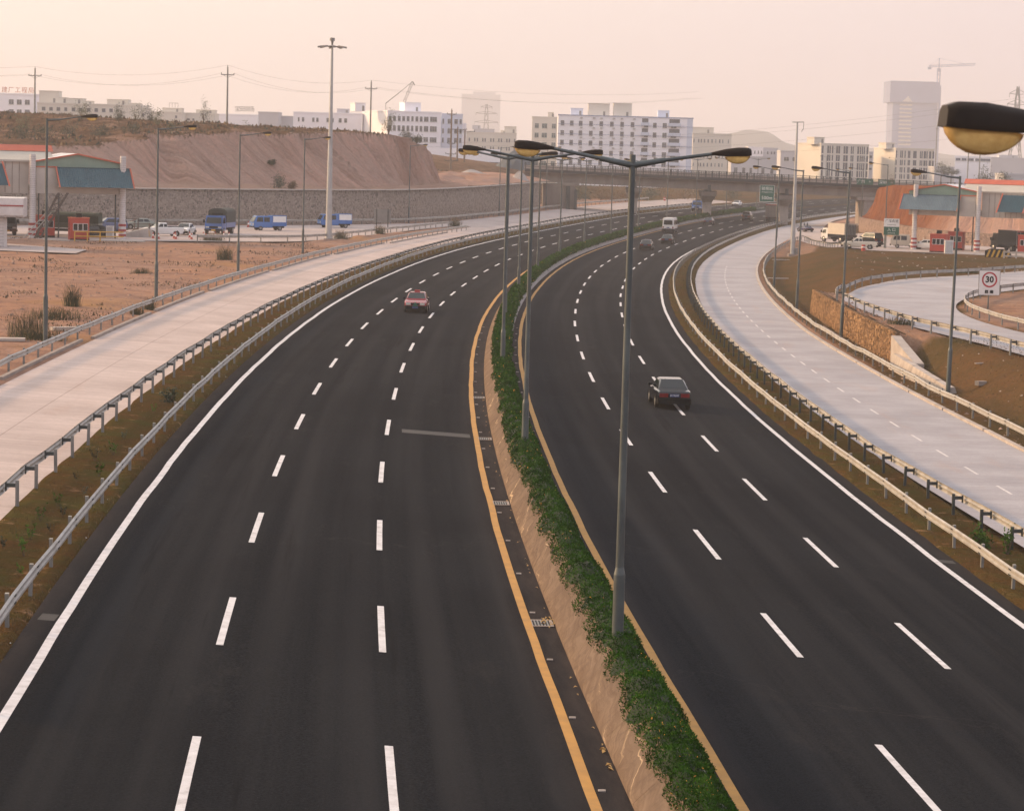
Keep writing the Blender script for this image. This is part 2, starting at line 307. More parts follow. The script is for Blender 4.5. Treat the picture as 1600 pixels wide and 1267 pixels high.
def barrier_mat():
    m,t,b=nodes('barrier_concrete'); pos=ncoord(t)
    c=nmix(t,nnoise(t,pos,.5,6,.6),(.225,.168,.127),(.165,.123,.095))
    sx=t.nodes.new('ShaderNodeSeparateXYZ'); t.links.new(t.nodes.new('ShaderNodeUVMap').outputs[0],sx.inputs[0]); wob=t.nodes.new('ShaderNodeTexNoise'); wob.inputs['Scale'].default_value=.7; wob.inputs['Detail'].default_value=3; t.links.new(pos,wob.inputs['Vector'])
    q=nmath(t,'ADD',nmath(t,'SUBTRACT',sx.outputs[0],nmath(t,'MULTIPLY',sx.outputs[1],.24)),nmath(t,'MULTIPLY',wob.outputs['Fac'],1.1))
    cb=t.nodes.new('ShaderNodeCombineXYZ'); t.links.new(nmath(t,'MULTIPLY',q,5.5),cb.inputs[0]); t.links.new(nmath(t,'MULTIPLY',sx.outputs[1],.16),cb.inputs[1])
    w2=nnoise(t,cb.outputs[0],1.5,6,.7,.34,.66); w1=nnoise(t,cb.outputs[0],.8,4,.6,.62,.70); w3=nnoise(t,cb.outputs[0],1.1,5,.65,.38,.30)
    c=nmix(t,nmath(t,'MULTIPLY',w2,.8),c,(.115,.080,.060)); c=nmix(t,nmath(t,'MULTIPLY',w1,.8),c,(.50,.375,.25)); c=nmix(t,nmath(t,'MULTIPLY',w3,.75),c,(.07,.048,.036))
    dr=nnoise(t,ncoord(t,(1.2,2.,1),'uv'),.9,6,.75,.5,.68); c=nmix(t,nmath(t,'MULTIPLY',dr,.6),c,(.105,.078,.064))
    t.links.new(c,b.inputs['Base Color']); b.inputs['Roughness'].default_value=.9; b.inputs['Specular IOR Level'].default_value=0; nbump(t,b,w2,.12,.02); return m
BARR=barrier_mat()
BARR_G=mat('stained_barrier',(.36,.33,.31),(.22,.20,.19),1.2,.85,stretch=(1,1,.3),dirt=(.07,.062,.058),dscale=1.3)
PAINT_W=mat('white_line_paint',(.66,.645,.655),(.56,.54,.545),3,.8,dirt=(.26,.24,.235),dscale=2.5); PAINT_Y=mat('yellow_line_paint',(.47,.24,.05),(.39,.20,.045),2.2,.8,dirt=(.28,.16,.06),dscale=2)
GALV=mat('galvanised_steel',(.43,.40,.365),(.31,.29,.265),1.5,.5,.2,dirt=(.20,.16,.12),dscale=.9); POST=mat('guard_post_steel',(.25,.245,.235),(.18,.18,.175),2,.55,.4); DARKST=mat('dark_bracket_steel',(.05,.06,.06),(.035,.04,.04),3,.5,.3)
POLE=mat('grey_green_pole_paint',(.100,.118,.118),(.065,.078,.080),1.2,.45,.15,dirt=(.055,.05,.045),dscale=1.2); HOUS=mat('brown_lamp_housing',(.026,.017,.011),(.018,.012,.008),3,.45,spec=.15); HTOP=mat('skylit_housing_top',(.20,.18,.17),(.14,.125,.12),4,.6)  # HTOP puts the skylight on the lamp tops into a paler grey
def lens_mat():
    m,t,b=nodes('amber_lens'); co=ncoord(t,(1,1,1),'obj')
    c=nmix(t,nnoise(t,co,5,4,.6,.35,.65),(.92,.66,.26),(.62,.40,.15)); t.links.new(c,b.inputs['Base Color'])
    b.inputs['Roughness'].default_value=.22; b.inputs['Transmission Weight'].default_value=.45; b.inputs['IOR'].default_value=1.35; return m
LENS=lens_mat()
def glass(name,c,rough=.08):
    m,t,b=nodes(name); f=nnoise(t,ncoord(t,(1,1,1),'obj'),1.3,3,.6,.3,.7); t.links.new(nmix(t,f,c,tuple(x*.55 for x in c)),b.inputs['Base Color']); b.inputs['Roughness'].default_value=rough; b.inputs['Specular IOR Level'].default_value=.45; return m
GL_CAR=glass('car_glass',(.007,.014,.018),.05); GL_WIN=glass('window_glass',(.085,.10,.12),.15); GL_GRN=glass('green_window_glass',(.06,.11,.115),.15); GL_BLU=glass('blue_window_glass',(.10,.13,.19),.15)
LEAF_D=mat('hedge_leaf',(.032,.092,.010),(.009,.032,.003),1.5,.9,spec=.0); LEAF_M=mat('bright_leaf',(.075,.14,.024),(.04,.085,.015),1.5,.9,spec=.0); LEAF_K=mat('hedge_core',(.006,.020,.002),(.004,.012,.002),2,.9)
LEAF_S=mat('shrub_leaf',(.045,.062,.030),(.024,.036,.019),.8,.7); LEAF_P=mat('pale_shrub_leaf',(.15,.155,.075),(.09,.10,.05),.8,.7); LEAF_B=mat('dry_leaf',(.16,.095,.05),(.10,.06,.032),.8,.85); FLOW=mat('yellow_flower',(.65,.30,.03),(.5,.2,.02),3,.6)
BLADE_B=mat('brown_grass_blade',(.085,.048,.019),(.055,.033,.014),1,.8); BLADE_G=mat('olive_grass_blade',(.050,.050,.016),(.034,.036,.012),1,.8); BLADE_Y=mat('straw_grass_blade',(.22,.14,.07),(.16,.10,.05),1,.85); STEM=mat('plant_stem',(.10,.07,.045),None,2,.85)
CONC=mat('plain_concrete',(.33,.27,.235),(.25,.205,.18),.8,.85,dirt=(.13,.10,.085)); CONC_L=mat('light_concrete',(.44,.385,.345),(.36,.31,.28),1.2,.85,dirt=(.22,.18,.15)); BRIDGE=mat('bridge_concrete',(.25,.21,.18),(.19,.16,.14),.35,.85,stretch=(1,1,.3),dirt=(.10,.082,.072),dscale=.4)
BWALL={'white':mat('white_render',(.88,.86,.90),(.84,.815,.86),.06,.8),'cream':mat('cream_render',(.66,.61,.54),(.60,.555,.49),.06,.8),'grey':mat('grey_render',(.52,.51,.54),(.46,.45,.48),.06,.8),'bluewhite':mat('blue_white_render',(.62,.66,.78),(.56,.60,.71),.06,.8),'tower':mat('blue_grey_sheeting',(.22,.26,.42),(.18,.22,.37),.05,.8)}
FRAME=mat('pale_window_frame',(.50,.49,.48),None,1,.6); BLUETR=mat('blue_trim',(.22,.27,.42),None,1,.6)
TREDOR=mat('orange_red_trim',(.52,.115,.055),(.44,.09,.045),1,.5); TBLUE=mat('blue_corrugated_sheet',(.018,.080,.108),(.013,.062,.088),.8,.5,.1); TBLUE2=mat('faded_blue_sheet',(.10,.15,.18),(.075,.115,.145),.8,.4,.2); TCREAM=mat('cream_cladding',(.50,.45,.40),(.43,.385,.345),.5,.6); TGREEN=mat('pale_green_gable',(.21,.30,.24),(.18,.255,.205),.5,.6); TTILE=mat('white_tiles',(.62,.58,.57),(.54,.50,.49),1.5,.35); TRED=mat('red_paint',(.33,.035,.035),(.27,.03,.03),1.5,.5); BOOTH=mat('red_booth_paint',(.42,.042,.020),(.35,.034,.018),1.5,.45); YEL=mat('yellow_paint',(.58,.33,.03),(.48,.26,.03),2,.5); BLACK=mat('black_paint',(.006,.006,.006),None,2,.6,spec=.12); RUB=mat('tyre_rubber',(.016,.015,.015),None,5,.85); RIM=mat('wheel_rim',(.30,.30,.30),(.22,.22,.22),5,.35,.7); WHITE=mat('white_paint',(.74,.72,.70),(.68,.66,.64),1.5,.4)
SIGN_G=mat('green_sign_sheet',(.007,.095,.060),(.006,.08,.05),1,.4); SIGN_R=mat('red_sign_ring',(.42,.02,.035),None,1,.4); GREYP=mat('grey_sign_back',(.22,.21,.20),(.18,.17,.165),1.2,.5,.3); PLATE=mat('blue_plate',(.02,.04,.15),None,1,.4); TAIL=mat('tail_lamp_red',(.17,.006,.008),(.12,.005,.006),8,.2); HEAD=mat('headlamp_glass',(.55,.53,.48),(.4,.39,.36),9,.12); AMBER=mat('amber_indicator',(.85,.35,.05),None,5,.25); CANVAS=mat('dark_canvas',(.040,.045,.038),(.028,.032,.028),1.2,.9); WOOD=mat('weathered_timber',(.20,.145,.10),(.14,.10,.075),3,.85); STEELG=mat('rusty_scaffold',(.10,.075,.065),(.07,.055,.05),3,.6,.4); WIRE=mat('dark_wire',(.05,.045,.045),None,1,.6); PLASTW=mat('white_litter',(.7,.68,.65),None,3,.5)
def carpaint(name,c,rough=.16): 
    m=mat(name,c,tuple(x*.9 for x in c),.9,rough,0,coat=.35); return m
# ---------------------------------------------------------------- polygons of paved areas in (s,t)
def resample(P,n):
    P=np.asarray(P,float); L=np.concatenate([[0],np.cumsum(np.hypot(*np.diff(P,axis=0).T))]); q=np.linspace(0,L[-1],n)
    return np.stack([np.interp(q,L,P[:,i]) for i in range(P.shape[1])],1)
def smoothpts(P,it=2):
    P=np.asarray(P,float)
    for _ in range(it):
        Q=[P[0]]
        for a,b in zip(P[:-1],P[1:]): Q+=[a*.75+b*.25,a*.25+b*.75]
        P=np.array(Q+[P[-1]])
    return P
PLZ_F=[(236,-78),(247,-60),(252,-55),(256,-46),(259,-41),(262,-36),(267,-31.5),(280,-28.6),(310,-27.2),(345,-26.2),(357,-25.3),(359,-21),(384,-21),(440,-20),(505,-19.2),(600,-18.6)]
PLZ_B=[(270,-100),(290,-78),(301,-68.2),(309,-61.8),(317,-55.2),(326,-48.2),(335,-42.8),(346,-37.3),(359,-32),(376,-29.3),(403,-27.9),(423,-27.2),(462,-27.6),(492,-28.4),(600,-29)]
PRZ_N=[(405,22.9),(404,25),(382,28),(362,31),(337,33.5),(322,37.5),(319.5,46),(312,60),(298,100)]
PRZ_F=[(560,17.5),(500,21.5),(470,24),(440,29),(420,33.5),(405,44),(395,60),(380,105)]
RMP_O=[(95,32.5),(122.7,29.9),(130,29.4),(138,28.3),(146,27.2),(155,26.5),(166,26.0),(175,25.9),(180,26.2),(186,27.0),(193,28.2),(200.6,29.5),(208,31.5),(220,34.9),(227,38.3),(233,42.2),(255,51.6),(300,70)]
RMP_I=[(95,38.2),(120,35.8),(143.7,34.1),(150,33.4),(157,33.1),(166,33.4),(174.8,34.4),(185,36.5),(195,39.6),(207.6,45.1),(228,56),(262,78)]
PAD_N=[(214,-44),(216,-55),(222,-80)]; PAD_F=[(223,-45),(232,-56),(240,-80)]
def inpoly(S_,T_,A,B):
    poly=list(A)+list(B)[::-1]; c=np.zeros(S_.shape,bool); n=len(poly)
    for i in range(n):
        (x1,y1),(x2,y2)=poly[i],poly[i-1]
        with np.errstate(divide='ignore',invalid='ignore'):
            k=((y1>T_)!=(y2>T_))&(S_<(x2-x1)*(T_-y1)/((y2-y1) if y2!=y1 else 1e-9)+x1)
        c^=k
    return c
# ---------------------------------------------------------------- ground
sn=np.concatenate([np.arange(-60,300,2.),np.arange(300,620,4.),np.arange(620,901,14.)])
tn=np.array([-560,-400,-300,-220,-170,-140,-120,-105,-92,-82,-75,-70,-66,-62,-58,-54,-50.5,-47,-44,-41,-38,-35.5,-33,-31,-29.5,-28,-27,-26,-25.2,-24.5,-24,-23.6,-23.25,-22.9,-20,-17.3,-17.0,-16.7,-16.3,-15.9,-15.5,-15.1,-14.7,-14.4,-14.15,-13.8,-8,-2,0,5,10,12.6,12.95,13.3,13.7,14.1,14.5,14.9,15.3,15.6,15.9,19,22.7,22.95,23.2,23.6,24,24.4,24.72,24.98,25.3,25.8,26.4,27,27.7,28.5,29.3,30.2,31,32,33,34,35,36,37.5,39,41,43,45,47.5,50,54,58,63,70,80,95,120,160,220,300,420,560.])
Sg,Tg=np.meshgrid(sn,tn,indexing='ij'); Xg,Yg=xy(Sg,Tg); Zg=zg(Sg,Tg)
left=Tg<-23.3; sandm=sst(-24.5,-28,Tg)
Zg=Zg+sandm*((fbm(Xg/9,Yg/9,3)-.47)*.7+(fbm(Xg/2.2,Yg/2.2,5)-.47)*.28)
vm=((Tg<-14.1)&(Tg>-17.05))|((Tg>12.9)&(Tg<15.7)); Zg=Zg+np.where(vm,.02+(fbm(Xg/.9,Yg/.9,7)-.3)*.16,0)
fm=sst(23.2,25,Tg); Zg=Zg+fm*((fbm(Xg/6,Yg/6,9)-.47)*.35+(fbm(Xg/1.7,Yg/1.7,12)-.47)*.18)
paved=((Tg>-14.2)&(Tg<12.9))|((Tg>-23.22)&(Tg<-17.02))|((Tg>15.65)&(Tg<22.93)&(Sg<600))
for A,B in ((PLZ_F,PLZ_B),(PRZ_N,PRZ_F),(RMP_O,RMP_I)): paved|=inpoly(Sg,Tg,A,B)
Zg=np.where(paved,zg(Sg,Tg)-.16,Zg)
zone=np.zeros(Sg.shape+(3,)); zone[...,1]=(vm|((Tg<-13)&(Tg>-17.3))|((Tg>12)&(Tg<16)))
zone[...,2]=np.clip(sst(22.9,23.5,Tg)+(Sg>560),0,1)*np.where((Sg>330)&(Tg<30)&(Tg>23),.3,1)
dirt=((Tg>25)&(Tg<28)&(Sg>136)&(Sg<200)); zone[...,2]=np.where(dirt,zone[...,2]*.25,zone[...,2])
isl=inpoly(Sg,Tg,[(120,36.2),(143,34.4),(157,33.4),(166,33.8),(175,35),(185,37),(195,40.3),(207,45.8),(228,57)],[(120,60),(160,70),(215,80)]); zone[...,2]=np.where(isl,.12,zone[...,2])
zone[...,1]=np.maximum(zone[...,1],((Tg>23)&(Tg<30)&(Sg<137))*.75)
V=np.stack([Xg,Yg,Zg],-1).reshape(-1,3); Q=grid_q(len(sn),len(tn)); Z3=zone.reshape(-1,3)
n0=len(V); far=[(-3000,-250,-1.6),(3000,-250,-1.6),(3000,6400,-1.6),(-3000,6400,-1.6)]
V=np.concatenate([V,far]); Q=np.concatenate([Q,[[n0,n0+1,n0+2,n0+3]]]); Z3=np.concatenate([Z3,[[0,.3,.7]]*4])
ground=link('ground',np_mesh('ground',V,Q,GROUND,attr=Z3,smooth=True)); tag(ground,kind='structure')
def gz(s,t,dz=0):                                     # height of the ground sheet where it is not paved
    x,y=xy(s,t); z=float(zg(s,t))
    if t<-24.5: z+=float(sst(-24.5,-28,t))*((fbm(x/9,y/9,3)-.47)*.7+(fbm(x/2.2,y/2.2,5)-.47)*.28)
    if t>23.2: z+=float(sst(23.2,25,t))*((fbm(x/6,y/6,9)-.47)*.35+(fbm(x/1.7,y/1.7,12)-.47)*.18)
    return (float(x),float(y),float(z)+dz)
# ---------------------------------------------------------------- paved sheets
def strip(name,t0,t1,s0,s1,dz,m,ds=4,nt=6,zf=zroad,wob=0):
    ss=np.arange(s0,s1+.01,ds); tt=np.linspace(0,1,nt); A=(t0(ss) if callable(t0) else np.full(len(ss),t0)); B=(t1(ss) if callable(t1) else np.full(len(ss),t1))
    T=A[:,None]+(B-A)[:,None]*tt; S2=np.repeat(ss[:,None],nt,1)
    if wob: T=T+(vnoise(S2/3.1,S2*0,31)-.5)*wob
    X,Y=xy(S2,T); Z=zf(S2,T)+dz
    return np.stack([X,Y,Z],-1).reshape(-1,3),grid_q(len(ss),nt),np.stack([T,S2],-1).reshape(-1,2)
def sheet(name,*a,kind='structure',parent=None,mt=None,**k):
    V,Q,uv=strip(name,*a,**k); o=link(name,np_mesh(name,V,Q,a[5],uv=uv),parent)
    if kind and not parent: tag(o,kind=kind)
    return o
road_l=sheet('left_carriageway',-14.25,-1.45,-30,760,0,A_L,nt=8)
edge_r=lambda s:np.where(s<560,12.95,np.interp(s,[560,760],[12.95,19]))
road_r=sheet('right_carriageway',.15,edge_r,-30,760,0,A_R,nt=8)
slip_l=sheet('left_slip_road',-23.22,lambda s:np.interp(s,[-30,200,480,600],[-17.02,-16.85,-16.3,-15.2]),-30,600,.0,CON_L,nt=5)
slip_r=sheet('right_slip_road',lambda s:np.interp(s,[-30,60,90,400,560,600],[16.4,16.1,15.65,15.6,13.6,13.1]),lambda s:np.interp(s,[-30,100,168,200,400,420,520,600],[23,22.95,22.3,22.4,22.95,22.95,20,17]),-30,600,.0,CON_R,nt=5,zf=lambda s,t:zroad(s,14+0*t))
def ribbon(name,A,B,m,dz=.012,n=70,nt=14,kind='structure',label=None):
    a=resample(A,n); b=resample(B,n); u=np.linspace(0,1,nt); ST=a[:,None,:]+(b-a)[:,None,:]*u[None,:,None]
    S2,T2=ST[...,0],ST[...,1]; X,Y=xy(S2,T2); V=np.stack([X,Y,zg(S2,T2)+dz],-1).reshape(-1,3)
    return tag(link(name,np_mesh(name,V,grid_q(n,nt),m,uv=np.stack([T2,S2],-1).reshape(-1,2))),kind=kind)
ribbon('left_plaza_pavement',PLZ_F,PLZ_B,CON_P); ribbon('right_plaza_pavement',PRZ_N,PRZ_F,CON_P,n=90,nt=22)
ribbon('loop_ramp',smoothpts(RMP_O),smoothpts(RMP_I),CON_R,n=90); ribbon('concrete_apron',PAD_N,PAD_F,CON_P,dz=.22,n=12,nt=5)
# kerbs
def kerb(name,label,runs,w_,h,m,zf=zroad):
    root=thing(name,label,'kerb',Pr(*runs[0][0]))
    L=root.location
    for run in runs:
        mb=MB(); rings=[]
        P=np.asarray(run,float); n=max(2,int(abs(P[-1,0]-P[0,0])/3)+1); P=resample(P,n)
        for s,t in P:
            x0,y0=xy(s,t); x1,y1=xy(s,t-w_ if t<0 else t+w_); z=float(zf(s,min(t,14) if t>0 else t))
            rings.append([(x0-L[0],y0-L[1],z-.2-L[2]),(x0-L[0],y0-L[1],z+h-L[2]),(x1-L[0],y1-L[1],z+h-L[2]),(x1-L[0],y1-L[1],z-.2-L[2])])
        mb.loft(rings); mb.build('kerb_stone',m,root)
jogs=[(-20,60,-23.45),(60,91,-23.4),(92,116,-23.55),(117.5,140,-23.25),(142,165,-23.3),(166.5,200,-23.1),(201,240,-22.95),(241,280,-22.6),(281,330,-22.0)]
kerb('left_slip_kerb','grey concrete kerb with stepped joints along the sandy side of the left slip road',[[(a,t),(b-.6,t)] for a,b,t in jogs],.22,.14,CONC)
kerb('right_slip_kerb','worn cream kerb between the right slip road and its outer guardrail',[[(a,np.interp(a,[-30,100,168,200,400],[23,22.95,22.3,22.4,22.95])),(a+9.7,np.interp(a+9.7,[-30,100,168,200,400],[23,22.95,22.3,22.4,22.95]))] for a in range(60,390,10)],.25,.12,CONC_L,zf=lambda s,t:zroad(s,14))
# ---------------------------------------------------------------- painted markings (children of their road)
def line(name,t,wd,s0,s1,m,parent,ds=2,dz=.005,wob=.05,zf=zroad):
    return sheet(name,t-wd/2,t+wd/2,s0,s1,dz,m,ds=ds,nt=2,parent=parent,wob=wob,zf=zf)
line('edge_line',-13.52,.22,-30,640,PAINT_W,road_l); line('yellow_line',-2.2,.22,-30,520,PAINT_Y,road_l)
line('yellow_line',.66,.22,-30,520,PAINT_Y,road_r); line('edge_line',12.16,.22,-30,596,PAINT_W,road_r)
def dashes(t,phase,parent,k0=-4,k1=46,wd=.17):
    ss=np.arange(-60,760,1.); X,Y=xy(ss,t); L=np.concatenate([[0],np.cumsum(np.hypot(np.diff(X),np.diff(Y)))]); L-=np.interp(-10,ss,L)
    for k in range(k0,k1):
        e=phase+15*k; s1=float(np.interp(e,L,ss)); s0=float(np.interp(e-6,L,ss)); s0+=random.uniform(-.12,.12)
        tt=t+random.uniform(-.025,.025); V,Q,uv=strip('d',tt-wd/2,tt+wd/2,s0,s1,.005,None,ds=(s1-s0)/2.0001,nt=2)
        link('lane_dash',np_mesh('lane_dash',V,Q,PAINT_W,uv=uv),parent)
dashes(-9.72,38.27,road_l); dashes(-5.97,38.51,road_l); dashes(4.57,41.46,road_r); dashes(8.32,56.42,road_r)
for k in range(40):
    s=52+6.1*k; V,Q,uv=strip('d',18.9,19.02,s,s+2.6,.006,None,ds=1.3,nt=2,zf=lambda s,t:zroad(s,14+0*t)); link('lane_dash',np_mesh('lane_dash',V,Q,mat('faded_white_paint',(.62,.59,.58),(.5,.47,.46),4,.7) if k==0 else MATS['faded_white_paint'],uv=uv),slip_r)
# gore nose and worn patches on the asphalt
V,Q,uv=strip('g',12.3,13.1,594,618,.006,None,ds=4,nt=2); link('gore_marking',np_mesh('gore_marking',V,Q,PAINT_W,uv=uv),road_r)
# cat's-eye studs beside the yellow lines
studmb=MB().box(-.04,.04,-.07,.07,-.01,.022); studme=studmb.mesh('road_stud',CONC_L)
for t,par in ((-1.97,road_l),(.38,road_r)):
    for k in range(22):
        s=26+6*k+(2 if t>0 else 0); o=link('road_stud',studme,par,Pr(s,t,.006),rot_along(s))
# ---------------------------------------------------------------- drain grates
def grate(s,label):
    t=-1.92; g=thing('drain_grate',label,'drain',Pr(s,t,.004),rot_along(s),'drains along the median gutter')
    fr=MB(); fr.box(-.45,.45,-.38,-.3,0,.012);fr.box(-.45,.45,.3,.38,0,.012);fr.box(-.45,-.37,-.3,.3,0,.012);fr.box(.37,.45,-.3,.3,0,.012); fr.build('frame',CONC,g)
    MB().box(-.37,.37,-.3,.3,0,.003).build('pit',BLACK,g)
    me=MB().box(-.37,.37,-.018,.018,.003,.011).mesh('bar',POST)
    for k in range(7): link('bar',me,g,(0,-.24+.08*k,0))
    return g
for s,l in ((42.6,'metal drain grate in the median gutter, nearest, with yellow leaves on its corner'),(64.3,'second drain grate from the nearest along the median gutter'),(83.6,'third drain grate from the nearest beside the yellow line'),(101.5,'farthest drain grate visible along the median gutter')): grate(s,l)
# ---------------------------------------------------------------- median barrier and hedge
SEG=5.0
def barrier(label,foot,top,h,m,sgn):
    prof=[(foot,0.),(foot-sgn*-.02,.09),(foot+sgn*.17,.24),(top,h),(top+sgn*.16,h),(top+sgn*.2,0)]
    root=thing('median_barrier',label,'barrier',Pr(0,foot))
    for k in range(118):
        s0=-25+SEG*k; s1=s0+SEG-.012; sm=(s0+s1)/2; V=[];uv=[]
        n=len(prof); st_=np.linspace(s0,s1,3); acc=np.concatenate([[0],np.cumsum(np.hypot(*np.diff(np.array(prof),axis=0).T))])
        for s in st_:
            for (t,z),a in zip(prof,acc): V.append(Pr(s,t,z-.01*(z==0))); uv.append((a,s))
        Q=[(i*n+j,i*n+j+1,(i+1)*n+j+1,(i+1)*n+j) for i in range(2) for j in range(n-1)]
        V=np.array(V)-np.array(root.location)
        me=np_mesh('barrier_segment',V,Q,m,uv=uv); link('barrier_segment',me,root)
barrier('sunlit sloping concrete barrier with wavy stains on the left side of the median hedge',-1.5,-.78,.80,BARR,1)
barrier('grey stained concrete barrier on the right side of the median hedge',.14,-.16,.78,BARR_G,-1)
tri=MB().add([(0,0,0),(.16,0,0),(.08,0,.2),(0,.03,0),(.16,.03,0),(.08,.03,.2)],[(0,1,2),(5,4,3),(0,3,4,1),(1,4,5,2),(2,5,3,0)])
trime=tri.mesh('reflector_plate',DARKST)
for s,nth in ((28.5,'nearest'),(50.5,'second'),(72.5,'third'),(94.5,'fourth')): o=tag(link('reflector',trime,None,Pr(s,-.92,.52),rot_along(s)+.6),'small dark triangular reflector on the sunlit median barrier, %s from the camera'%nth,'reflector','reflectors on the median barrier')
# hedge
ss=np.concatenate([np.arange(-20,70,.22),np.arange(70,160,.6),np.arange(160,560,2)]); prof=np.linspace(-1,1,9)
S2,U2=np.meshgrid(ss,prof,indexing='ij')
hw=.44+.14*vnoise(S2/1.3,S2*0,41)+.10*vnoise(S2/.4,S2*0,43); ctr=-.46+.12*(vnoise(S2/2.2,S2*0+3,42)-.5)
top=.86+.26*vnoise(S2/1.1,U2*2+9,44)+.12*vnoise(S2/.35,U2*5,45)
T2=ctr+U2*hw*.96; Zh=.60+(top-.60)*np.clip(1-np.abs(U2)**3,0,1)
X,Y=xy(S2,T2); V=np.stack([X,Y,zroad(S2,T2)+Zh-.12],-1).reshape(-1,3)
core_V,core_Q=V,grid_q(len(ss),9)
def leaves(P,size,tilt,n_mats,w=None):
    n=len(P); a=RNG.uniform(0,2*math.pi,n); el=RNG.uniform(tilt[0],tilt[1],n)
    d=np.stack([np.cos(a)*np.cos(el),np.sin(a)*np.cos(el),np.sin(el)],1); b=RNG.normal(size=(n,3)); r=np.cross(d,b); r/=np.linalg.norm(r,axis=1)[:,None]+1e-9
    sz=np.broadcast_to(size,(n,))[:,None]*RNG.uniform(.6,1.3,(n,1)); wd=sz*(w or .42)
    V=np.stack([P-d*sz*.1,P+d*sz*.45+r*wd*.5,P+d*sz,P+d*sz*.45-r*wd*.5],1).reshape(-1,3); Q=np.arange(n*4).reshape(n,4)
    return V,Q
nA=170000; uu=RNG.uniform(0,1,nA); sA=18+ (540-18)*uu**3.1; uA=RNG.uniform(-1,1,nA)
hw=.44+.14*vnoise(sA/1.3,sA*0,41)+.10*vnoise(sA/.4,sA*0,43); ctr=-.46+.12*(vnoise(sA/2.2,sA*0+3,42)-.5); top=.86+.26*vnoise(sA/1.1,uA*2+9,44)+.12*vnoise(sA/.35,uA*5,45)
tA=ctr+uA*hw*1.06; zA=.56+(top-.56)*np.clip(1-np.abs(uA)**3,0,1)-RNG.uniform(0,.09,nA)
x,y=xy(sA,tA); Pp=np.stack([x,y,zroad(sA,tA)+zA],1); size=.048+.0007*np.maximum(sA-20,0)
LV,LQ=leaves(Pp,size,(-.2,1.3),3)
cl=vnoise(sA/.8,tA*2,77); mi=np.where(RNG.uniform(size=nA)<.10+.5*np.clip(cl-.5,0,1),2,1); mi=np.where(RNG.uniform(size=nA)<.003*(cl>.55)*4,3,mi)
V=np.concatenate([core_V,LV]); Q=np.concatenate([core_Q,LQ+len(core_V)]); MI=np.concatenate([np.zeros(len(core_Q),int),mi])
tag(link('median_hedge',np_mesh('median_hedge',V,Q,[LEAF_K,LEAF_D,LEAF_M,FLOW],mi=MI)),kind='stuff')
# ---------------------------------------------------------------- verge grass and field grass
def grass(name,n,sf,tf,hf,mats,probs,zf=None,wk=.16):
    s=sf(n); t=tf(n,s); x,y=xy(s,t); z=zg(s,t)+.02; d=np.hypot(x,y); h=hf(n,d); a=RNG.uniform(0,6.28,n); l=RNG.uniform(0,.6,n)*h
    B=np.stack([x,y,z],1); w_=np.stack([np.cos(a+1.57),np.sin(a+1.57),0*a],1)*(h*wk)[:,None]; tip=B+np.stack([np.cos(a)*l,np.sin(a)*l,h],1)
    V=np.stack([B-w_,B+w_,tip],1).reshape(-1,3); Q=np.arange(n*3).reshape(n,3)
    tag(link(name,np_mesh(name,V,Q,mats,mi=RNG.choice(len(mats),n,p=probs))),kind='stuff')
U=RNG.uniform
grass('verge_grass',16000,lambda n:24+200*U(0,1,n)**2,lambda n,s:U(-16.95,-14.2,n),lambda n,d:U(.02,.06,n)*(1+d/160),[BLADE_B,BLADE_G,BLADE_Y],[.62,.22,.16])
grass('verge_grass',14000,lambda n:44+300*U(0,1,n)**1.8,lambda n,s:U(12.88,15.7,n),lambda n,d:U(.02,.065,n)*(1+d/160),[BLADE_B,BLADE_G,BLADE_Y],[.5,.42,.08])
grass('field_grass',16000,lambda n:95+215*U(0,1,n),lambda n,s:np.where(s<137,U(24.2,31,n),np.where(s<200,24.6+0*s,24+np.minimum(36,(s-196)*.42)*U(0,1,n)))+np.where((s>137)&(s<192),.8,0),lambda n,d:U(.03,.09,n),[BLADE_B,BLADE_G,BLADE_Y],[.62,.26,.12],wk=.3)
# sand scrub
def clump(n,s0,s1,t0,t1,sc,th,seed):
    S_=RNG.uniform(s0,s1,n*6); T_=RNG.uniform(t0,t1,n*6); k=fbm(S_/sc,T_/sc*1.6,seed)>th; return S_[k][:n],T_[k][:n]
cs,ct=clump(16000,88,262,-66,-24.6,7,.55,301); n_=len(cs); _i=[0]
grass('sand_scrub',n_,lambda n:cs,lambda n,s:ct,lambda n,d:RNG.uniform(.03,.13,n)*(1+1.2*(RNG.uniform(0,1,n)<.05)),[BLADE_B,BLADE_G,BLADE_Y],[.55,.13,.32],wk=.4)
# ---------------------------------------------------------------- retaining wall and hill on the left
WPTS=np.array([(-118,284.5),(-67.3,322.3),(-53,337.2),(-37.6,353.4),(-24.5,371.4),(-17.6,383.7),(-12.4,400.5),(-6.6,426.8),(-2.3,447),(4.2,478.)])
WL=smoothpts(WPTS,3); WL=resample(WL,260); Wd=np.gradient(WL,axis=0); Wd/=np.hypot(*Wd.T)[:,None]; Wn=np.stack([-Wd[:,1],Wd[:,0]],1)
Wu=np.concatenate([[0],np.cumsum(np.hypot(*np.diff(WL,axis=0).T))]); WLEN=Wu[-1]
def wpt(u,v): return np.interp(u,Wu,WL[:,0])+v*np.interp(u,Wu,Wn[:,0]), np.interp(u,Wu,WL[:,1])+v*np.interp(u,Wu,Wn[:,1])
def wbase(u):
    x,y=wpt(u,0); return np.array([float(zg(*st(a,b))) for a,b in zip(np.atleast_1d(x),np.atleast_1d(y))])
uu=np.linspace(0,WLEN,80); zb=wbase(uu); x,y=wpt(uu,0); x2,y2=wpt(uu,.6); WTOP=zb+np.interp(uu,[0,60,WLEN],[4.75,4.85,5.25])
root=thing('retaining_wall','long rubble stone retaining wall below the eroded cliff behind the left toll plaza','wall',(x[0],y[0],zb[0])); L0=np.array(root.location)
